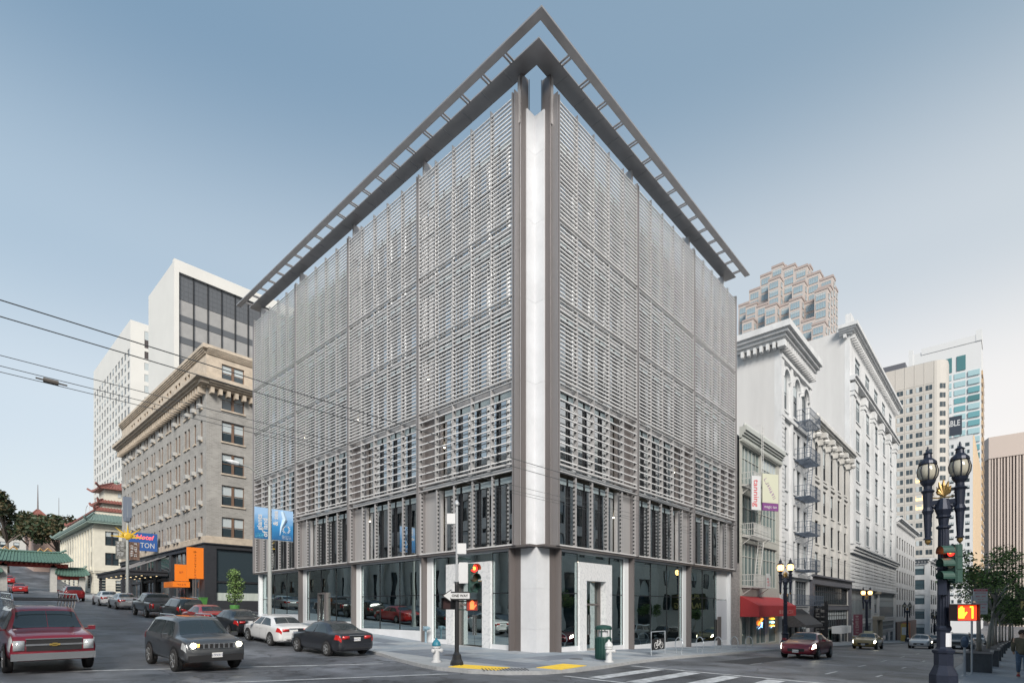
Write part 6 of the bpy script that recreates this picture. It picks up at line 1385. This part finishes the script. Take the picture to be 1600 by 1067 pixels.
m = MB(); m.tube([(-.02, 0, 0), (-.02, 0, 1.15), (1.42, 0, 1.15), (1.42, 0, 0)], .03, 7); m.tube([(0, 0, .22), (1.4, 0, .22)], .02, 6); m.build('frame', gal, t); m = MB(); m.box(.06, 1.34, -.02, .02, .25, .80); m.build('board', black_m, t)
m = MB()
for cx_ in (.42, .98): m.tube([(cx_ + .16 * math.cos(R(a)), -.03, .46 + .16 * math.sin(R(a))) for a in range(0, 361, 30)], .014, 5)
for a, b_ in (((.42, .46), (.58, .68)), ((.58, .68), (.86, .66)), ((.86, .66), (.70, .45)), ((.70, .45), (.42, .46)), ((.70, .45), (.56, .70)), ((.86, .70), (.98, .46)), ((.52, .72), (.62, .72)), ((.80, .74), (.90, .72))): m.tube([(a[0], -.03, a[1]), (b_[0], -.03, b_[1])], .014, 5)
m.build('bicycle_symbol', white_p, t)
x, y = -.55, 7.75; t = thing('standpipe', 'pale blue fire department standpipe with two outlets beside the white column', 'standpipe', (x, y, zg(x, y) + .12))
m = MB(); m.tube([(0, 0, 0), (0, 0, .75)], .06, 8); m.box(-.16, .16, -.06, .06, .72, .95); m.build('stem', mat('pale_blue_iron', (.30, .42, .50), .4, .4), t)
for q in (-.13, .13): m = MB(); m.lathe([(.07, 0), (.08, .1), (.06, .16)], (0, 0, 0), 10, RX(90)); put('outlet', m.mesh('outlet', MATS['pale_blue_iron']), t, loc=(q, -.05, .84))
gbin = mat('green_plastic', (.07, .22, .05), .5)
def wheelie(x, y, label):
    t = thing('wheeled_bin', label, 'wheeled bin', (x, y, zg(x, y) + .12), 10); m = MB(); b0 = [(-.25, -.28), (.25, -.28), (.25, .28), (-.25, .28)]; b1 = [(-.33, -.36), (.33, -.36), (.33, .36), (-.33, .36)]
    k = len(m.v); m.v += [(a, b, .1) for a, b in b0] + [(a, b, 1.05) for a, b in b1]; [m.f.append(f) or m.mi.append(0) for f in ((3, 2, 1, 0), (4, 5, 6, 7), (0, 1, 5, 4), (1, 2, 6, 5), (2, 3, 7, 6), (3, 0, 4, 7))]; m.build('tub', gbin, t)
    m = MB(); m.box(-.35, .35, -.38, .4, 1.05, 1.12); m.build('lid', gbin, t)
    for q in (-.3, .3): m = MB(); m.lathe([(.1, -.03), (.1, .03)], (0, 0, 0), 12, RY(90)); put('wheel', m.mesh('wheel', tyre), t, loc=(q, .3, .1))
wheelie(-1.0, 43.0, 'green wheeled bin standing by the white curtained hotel window')
m = MB(); m.box(0, 7, -.08, .08, 0, 1.15); t = tag(m.build('planter_wall', blk), 'low black planter wall closing the alley beside the hotel', 'wall'); t.location = (-.2, 42.6, 1.9)
# leaves
leafA = mat('leaf_green', (.15, .24, .075), .55, var=.5, scale=2); leafB = mat('leaf_dark', (.03, .052, .022), .6, var=.4, scale=2); leafC = mat('leaf_bright', (.17, .27, .08), .5, var=.4, scale=3)
barkm = mat('bark', (.12, .10, .085), .85, var=.3, scale=6, bump=.5); bark_p = mat('pale_bark', (.32, .31, .28), .8, var=.2, scale=8, bump=.3)
def crown(name, par, blobs, n, size, mats, rnd, flat=.7):
    b = MB()
    for _ in range(n):
        c, r = rnd.choices(blobs, [q[1] ** 2 for q in blobs])[0]; 
        d = Vector((rnd.gauss(0, 1), rnd.gauss(0, 1), rnd.gauss(0, 1))).normalized() * r * rnd.random() ** .45; d.z *= flat
        p = Vector(c) + d; s = size * rnd.uniform(.6, 1.4); a = Vector((rnd.gauss(0, 1), rnd.gauss(0, 1), rnd.gauss(0, .6))).normalized(); q = a.cross(Vector((rnd.gauss(0, 1), rnd.gauss(0, 1), rnd.gauss(0, 1)))).normalized()
        b.k = rnd.randrange(len(mats)); b.quad(tuple(p - a * s), tuple(p + q * s * .5), tuple(p + a * s), tuple(p - q * s * .5))
    return b.build(name, mats, par)
def street_tree(x, y, label, h, r, n, size, seed, lean=(0, 0), trunk=.07, mats=(leafA, leafC, leafB), z=None, fork=.45, bk=None, cat='tree', group=None, base=0, flat=.8):
    rnd = random.Random(seed); t = thing('tree', label, cat, (x, y, z if z is not None else zg(x, y) + .12), group=group); bk = bk or bark_p
    m = MB(); f = base + (h - base) * fork; top = Vector((lean[0], lean[1], f)); m.tube([(0, 0, base), (lean[0] * .3, lean[1] * .3, base + (f - base) * .5), tuple(top)], [trunk * 1.2, trunk, trunk * .8], 8); blobs = []
    for i in range(9):
        a = rnd.uniform(0, 6.28); rr_ = r * rnd.uniform(.35, .85); e = Vector((lean[0] + rr_ * math.cos(a), lean[1] + rr_ * math.sin(a), rnd.uniform(f + (h - f) * .25, h * .92))); mid = top.lerp(e, .5) + Vector((0, 0, .1 * h * rnd.random())); m.tube([tuple(top * .9 + Vector((0, 0, top.z * .1))), tuple(mid), tuple(e)], [trunk * .6, trunk * .35, trunk * .12], 5); blobs.append((e, r * rnd.uniform(.32, .5)))
    m.build('trunk', bk, t, smooth=True); crown('crown', t, blobs, n, size, mats, rnd, flat); return t
stone_pl = mat('dark_planter', (.045, .055, .065), .4, .1, var=.3, scale=4); rim_pl = mat('planter_rim', (.22, .21, .21), .5)
PL = [(9.4, -15.75, 1.25, 5.3, 1.35, (.05, .05)), (15.2, -15.9, 1.25, 5.6, 1.4, (.9, -.3)), (22.5, -15.95, 1.2, 5.0, 1.3, (.2, 0)), (30, -16.0, 1.2, 4.6, 1.3, (-.2, 0)), (41, -16.1, 1.2, 4.4, 1.3, (.2, 0)), (54, -16.2, 1.2, 4.3, 1.4, (0, 0)), (70, -16.4, 1.2, 4.6, 1.6, (0, 0)), (88, -16.8, 1.2, 5, 1.8, (0, 0))]
pn = ['nearest', 'second', 'third', 'fourth', 'fifth', 'sixth', 'seventh', 'farthest']
for i, (x, y, w, h, r, ln) in enumerate(PL):
    t = thing('planter', '%s dark square planter box along the south kerb' % pn[i], 'planter', (x, y, zg(x, y) + .125), group='square planters with trees'); m = MB(); m.box(-w / 2, w / 2, -w * .32, w * .32, 0, .78); m.build('box', stone_pl, t)
    m = MB(); e = w / 2 + .05; f = w * .32 + .05
    m.box(-e, e, -f, -f + .12, .78, .86); m.box(-e, e, f - .12, f, .78, .86); m.box(-e, -e + .12, -f + .121, f - .121, .78, .86); m.box(e - .12, e, -f + .121, f - .121, .78, .86); m.build('rim', rim_pl, t); m = MB(); m.box(-e + .12, e - .12, -f + .12, f - .12, .77, .80); m.build('soil', mat('soil', (.03, .022, .016), .9), t)
    street_tree(x, y, 'slender pale trunked tree in the %s planter box' % pn[i], h, r, 2700 if i < 3 else 2200, .060 if i < 3 else .085, 20 + i, lean=ln, z=zg(x, y) + .12, base=.78, fork=.50, group='planter trees')
    if i == 0: pass
# parking sign, meter, far street bits
x, y = 7.3, -15.85; t = thing('parking_sign', 'white parking regulation sign with red headers on a grey post', 'sign', (x, y, zg(x, y) + .12), -47)
m = MB(); m.tube([(-.30, .03, 0), (-.30, .03, 3.0)], .035, 7); m.build('post', gal, t); m = MB(); m.box(-.27, .27, -.01, .01, 2.3, 2.76); m.box(-.27, .27, -.01, .01, 2.78, 3.26); m.build('plate', white_p, t); rdp = MATS['sign_red']
m = MB(); m.box(-.26, .26, -.014, -.010, 3.17, 3.245); m.build('red_header', rdp, t); text('TOW-AWAY', .075, white_p, t, TR(0, -.016, 3.205) @ RX(90), ext=.001)
for s_, zz, z_, mm in (('NO STOPPING', 3.10, .065, rdp), ('4PM - 6PM', 2.97, .085, rdp), ('MON - FRI', 2.86, .05, rdp), ('2 HR PARKING', 2.68, .07, rdp), ('9AM - 4PM', 2.55, .075, rdp), ('EXCEPT SUNDAY', 2.40, .05, mat('grey_print', (.2, .2, .22), .5))): text(s_, z_, mm, t, TR(0, -.013, zz) @ RX(90), ext=.001)
x, y = 6.0, -15.45; t = thing('parking_meter', 'grey parking meter post at the kerb right of the near lamp', 'parking meter', (x, y, zg(x, y) + .12)); m = MB(); m.lathe([(.09, 0), (.09, .02), (.04, .04), (.04, 1.05)], n=10); m.build('post', gal, t); m = MB(); m.lathe([(.07, 1.05), (.11, 1.15), (.12, 1.30), (.08, 1.42), (.02, 1.45)], n=12); m.build('head', mat('meter_head', (.08, .12, .18), .35, .4), t)
yl = mat('yellow_sign', (.50, .42, .16), .5); t = thing('parking_garage_sign', 'dark and yellow sign reading PUBLIC PARKING at the right edge', 'sign', (60, -18.3, -.1)); m = MB(); m.box(-.1, .1, -4.2, 1.1, 2.1, 4.6); m.build('board', mat('sign_olive', (.05, .05, .02), .5), t); text('PUBLIC', 1.2, yl, t, TR(-.12, -1.5, 4.0) @ RZ(-90) @ RX(90), bold=.03); text('PARKING', 1.1, yl, t, TR(-.12, -1.6, 2.7) @ RZ(-90) @ RX(90), bold=.03)
make_car('bigsuv', 'parked_car', 'white van at the right edge beyond the planter trees', 'van', paint('paint_white', (.62, .63, .64)), 42, -18.6, 180)
tree_spots = [(120, -16.8, 9, 3.4), (140, -17, 10, 4), (165, -17.5, 11, 4.5)]
for i, (x, y, h, r) in enumerate(tree_spots): street_tree(x, y, ('green street tree far down the south side, nearest of three', 'green street tree far down the south side, middle of three', 'green street tree far down the south side, last of three')[i], h, r, 1500, .32, 60 + i, trunk=.15)
# dark conifers behind the gate
for i, (x, y, h, r, ls) in enumerate(((-7.5, 150, 19, 6.2, 'dark spreading tree rising left behind the gate roof'), (1.5, 150, 15.5, 5.6, 'dark green tree directly behind the gate ridge'), (6.5, 158, 15, 4.8, 'dark tree between the gate and the cream bank building'), (-1.5, 170, 15, 5.0, 'dark tree with thick trunk further up the hill'))):
    street_tree(x, y, ls, h, r, 3800, .42, 80 + i, trunk=.35, mats=(leafB, leafB, mat('leaf_brown', (.075, .06, .025), .7)), bk=barkm, fork=.35)
# potted bush at the alley
x, y = -1.0, 34.6; t = thing('potted_shrub', 'tall leafy shrub in a green tub at the alley mouth', 'plant', (x, y, zg(x, y) + .12)); m = MB(); m.lathe([(.32, 0), (.42, .75), (.40, .78)], n=14); m.build('tub', gbin, t); m = MB(); m.tube([(0, 0, .7), (0, 0, 3.2)], .05, 6); m.build('stem', barkm, t)
crown('foliage', t, [((0, 0, 1.6), .75), ((.2, .1, 2.6), .8), ((-.1, 0, 3.5), .6)], 2200, .09, (leafA, leafB, leafC), random.Random(5), 1.0)
# newspaper boxes, sandwich things down the street
for i, (x, c, l) in enumerate(((100, (.55, .40, .12), 'tan newspaper box down the street'), (102.2, (.50, .10, .03), 'red orange newspaper box beside the tan one'))):
    t = thing('newspaper_box', l, 'newspaper box', (x, -2.9, zg(x, -2.9) + .12)); m = MB(); m.box(-.9, .9, -.5, .5, .0, 3.2 if i == 0 else 3.4); m.build('cabinet', mat('kiosk_%s' % 'ab'[i], c, .5), t); m = MB(); m.box(-.92, -.9, -.35, .35, 1.2, 2.6); m.build('front_panel', white_fr, t)
t = thing('sandwich_board', 'dark green folding board on pavement before the grey awning shop', 'sign', (43, -3.2, zg(43, -3.2) + .12)); m = MB(); m.obox((-.3, 0, 0), (0, 0, 1.5), 1.0, .05); m.obox((.3, 0, 0), (0, 0, 1.5), 1.0, .05); m.build('panels', bin_g, t)
t = thing('traffic_signal', 'tiny red traffic light far down the street', 'traffic light', (150, -4.6, zg(150, -4.6))); m = MB(); m.tube([(0, 0, 0), (0, 0, 4.6)], .09, 6); m.build('pole', black_m, t); m = MB(); m.box(-.2, .2, -.25, .25, 3.4, 4.8); m.build('housing', sig_g, t); m = MB(); m.lathe([(.42, 0), (.3, .12)], (0, 0, 0), 10, RY(-90)); put('lens', m.mesh('lens', red_on), t, loc=(-.22, 0, 4.5))

# ------------------------------------------------------------------ the woman / man at the right edge
coat = mat('olive_coat', (.12, .105, .07), .85, var=.2, scale=10); jeans = mat('blue_jeans', (.10, .15, .22), .85, var=.2, scale=20); skin = mat('skin', (.48, .30, .22), .55); shoe = mat('red_shoe', (.28, .03, .035), .5); hairm = mat('dark_hair', (.03, .02, .015), .7)
def skinmesh(name, verts, edges, radii, m_, par, M=None, sub=2):
    me = bpy.data.meshes.new(name); me.from_pydata(verts, edges, []); me.materials.append(m_); o = bpy.data.objects.new(name, me); C.objects.link(o); o.parent = par
    if M: o.matrix_basis = M
    o.modifiers.new('skin', 'SKIN'); o.modifiers['skin'].use_smooth_shade = True
    for i, r in enumerate(radii): v = me.skin_vertices[0].data[i]; v.radius = (r, r) if not isinstance(r, tuple) else r; v.use_root = (i == 0)
    s = o.modifiers.new('sub', 'SUBSURF'); s.levels = sub; s.render_levels = sub; return o
x, y = 7.15, -17.0
pr = thing('person', 'walking person in olive coat, blue jeans and red shoes at the right edge', 'person', (x, y, zg(x, y) + .13), 180)
V_ = [(0, 0, .95), (0, 0, 1.15), (0, 0, 1.35), (0, 0, 1.47), (.01, 0, 1.56), (.02, 0, 1.66), (0, .19, 1.40), (-.04, .23, 1.15), (.10, .22, .92), (.14, .21, .84), (0, -.19, 1.40), (.06, -.23, 1.15), (-.06, -.23, .91), (-.05, -.22, .83), (0, .09, .90), (.16, .10, .50), (.10, .10, .10), (.22, .10, .05), (0, -.09, .90), (-.02, -.10, .50), (-.22, -.10, .14), (-.12, -.10, .05)]
E_ = [(0, 1), (1, 2), (2, 3), (3, 4), (4, 5), (2, 6), (6, 7), (7, 8), (8, 9), (2, 10), (10, 11), (11, 12), (12, 13), (0, 14), (14, 15), (15, 16), (16, 17), (0, 18), (18, 19), (19, 20), (20, 21)]
rad = [.15, .14, .15, .06, .085, .08, .06, .045, .033, .03, .06, .045, .033, .03, .09, .062, .045, .035, .09, .062, .045, .035]
skinmesh('body', V_, E_, rad, skin, pr)
skinmesh('coat', [(0, 0, .80), (0, 0, 1.0), (0, 0, 1.2), (0, 0, 1.38), (0, 0, 1.45), (0, .20, 1.40), (-.04, .245, 1.15), (.09, .23, .94), (0, -.20, 1.40), (.06, -.245, 1.15), (-.06, -.24, .93)], [(0, 1), (1, 2), (2, 3), (3, 4), (3, 5), (5, 6), (6, 7), (3, 8), (8, 9), (9, 10)], [.22, .19, .18, .16, .09, .085, .07, .06, .085, .07, .06], coat, pr)
skinmesh('jeans', [(0, 0, .93), (0, .09, .88), (.16, .10, .50), (.10, .10, .13), (0, -.09, .88), (-.02, -.10, .50), (-.20, -.10, .18)], [(0, 1), (1, 2), (2, 3), (0, 4), (4, 5), (5, 6)], [.14, .105, .078, .062, .105, .078, .062], jeans, pr)
for q in ((.14, .10, .05), (-.20, -.10, .07)): m = MB(); m.lathe([(.06, 0), (.055, .05), (.03, .09)], (0, 0, 0), 10); o = put('shoe', m.mesh('shoe', shoe, True), pr, M=TR(q[0] + .03, q[1], 0 if q[0] > 0 else .03) @ Matrix.Scale(2.2, 4, (1, 0, 0)))
m = MB(); m.lathe([(.05, -.02), (.10, .03), (.11, .10), (.08, .17), (.03, .2)], (-.01, 0, 1.55), 12); m.build('hair', hairm, pr, smooth=True)
m = MB(); m.box(.115, .135, -.012, .012, 1.58, 1.62); [m.lathe([(.011, 0), (.011, .01)], (.095, s, 1.63), 6) for s in (-.035, .035)]; m.build('nose_and_eyes', skin, pr)

# ------------------------------------------------------------------ blocks across both streets (seen in the glass)
whb = mat('bright_stone', (.62, .625, .62), .6, var=.08, scale=1)
WB = thing('opposite_bank', 'white classical bank across the uphill street with tall columns between windows', 'building', (-25, -2, 0))
Me = TR(0, 0, 0) @ RZ(90)
facade(WB, Me, 66, -1, 20, grid(cols(1, 65, 14, 2.3), [(2.2, 7.2), (9.4, 11.8), (13.0, 15.6)], 'sash2'), whb, fm=fr_dark, seed=31); body(WB, -20, -.5, 0, 66, -1, 19.9, whb); cornice(WB, Me, 0, 66, 18.2, 1.2, 1.2, whb, dent=.8)
for i in range(15): m = MB(); x = 1 + i * 4.57; m.lathe([(.75, .3), (.75, 1.0), (.6, 1.1), (.52, 7.2), (.75, 7.4), (.8, 8.0)], (x, -.8, zg(-22, -2 + x)), 14); m.build('column', whb, WB, M=Me, smooth=False)
for a, c in ((0, 22), (22.01, 44), (44.01, 66)): m = MB(); q = zg(-22, -2 + c) + 8.02; m.box(a, c, -1.5, 0, q - .6, q + .6); m.build('entablature', whb, WB, M=Me)
WB2 = thing('opposite_brick_block', 'tan brick block further up the opposite side of the street', 'building', (-25, 64.5, 0)); facade(WB2, RZ(90), 40, 1, 17, grid(cols(1, 39, 10, 1.6), [(5 + 3.6 * i, 7.2 + 3.6 * i) for i in range(3)]), brick_g, fm=fr_brown, seed=33); body(WB2, -20, -.5, 0, 40, 0, 16.9, brick_g)
SB = thing('opposite_arched_building', 'grey stone arcade building across the descending street', 'building', (-5, -22.3, 0)); Mn = TR(60, 0, 0) @ RZ(180); stn = mat('grey_stone', (.54, .55, .54), .7, var=.12, scale=1)
facade(SB, Mn, 60, -4, 21, grid(cols(1, 59, 10, 3.6), [(-.5, 6.5)], 'arch') + grid(cols(1, 59, 14, 1.7), [(8.6, 11.2), (12.4, 15), (16.2, 18.4)]), stn, fm=fr_dark, seed=35, depth=.4); body(SB, 0, 60, -20, -.5, -4, 20.9, stn); cornice(SB, Mn, 0, 60, 19.8, 1.2, 1.2, stn, dent=.8)
SB2 = thing('opposite_south_block', 'plain pale office block further down the south side', 'building', (55.2, -22.6, 0)); Mn2 = TR(120, 0, 0) @ RZ(180); facade(SB2, Mn2, 120, -10, 30, grid(cols(1, 119, 24, 2.2), [(2 + 3.8 * i, 4.4 + 3.8 * i) for i in range(7)], 'far'), pale_s, seed=37, winname='window'); body(SB2, 0, 120, -20, -.5, -10, 29.9, pale_s)
SW = thing('corner_shop_block', 'brown brick block behind the camera on the south west corner', 'building', (-25, -22.5, 0)); facade(SW, RZ(90) @ TR(-30, 0, 0), 30, -1, 17, grid(cols(1, 29, 7, 1.6), [(5, 7.2), (8.8, 11), (12.6, 14.8)]), tanb, seed=39); body(SW, -25, -.5, -30, 0, -1, 16.9, tanb)
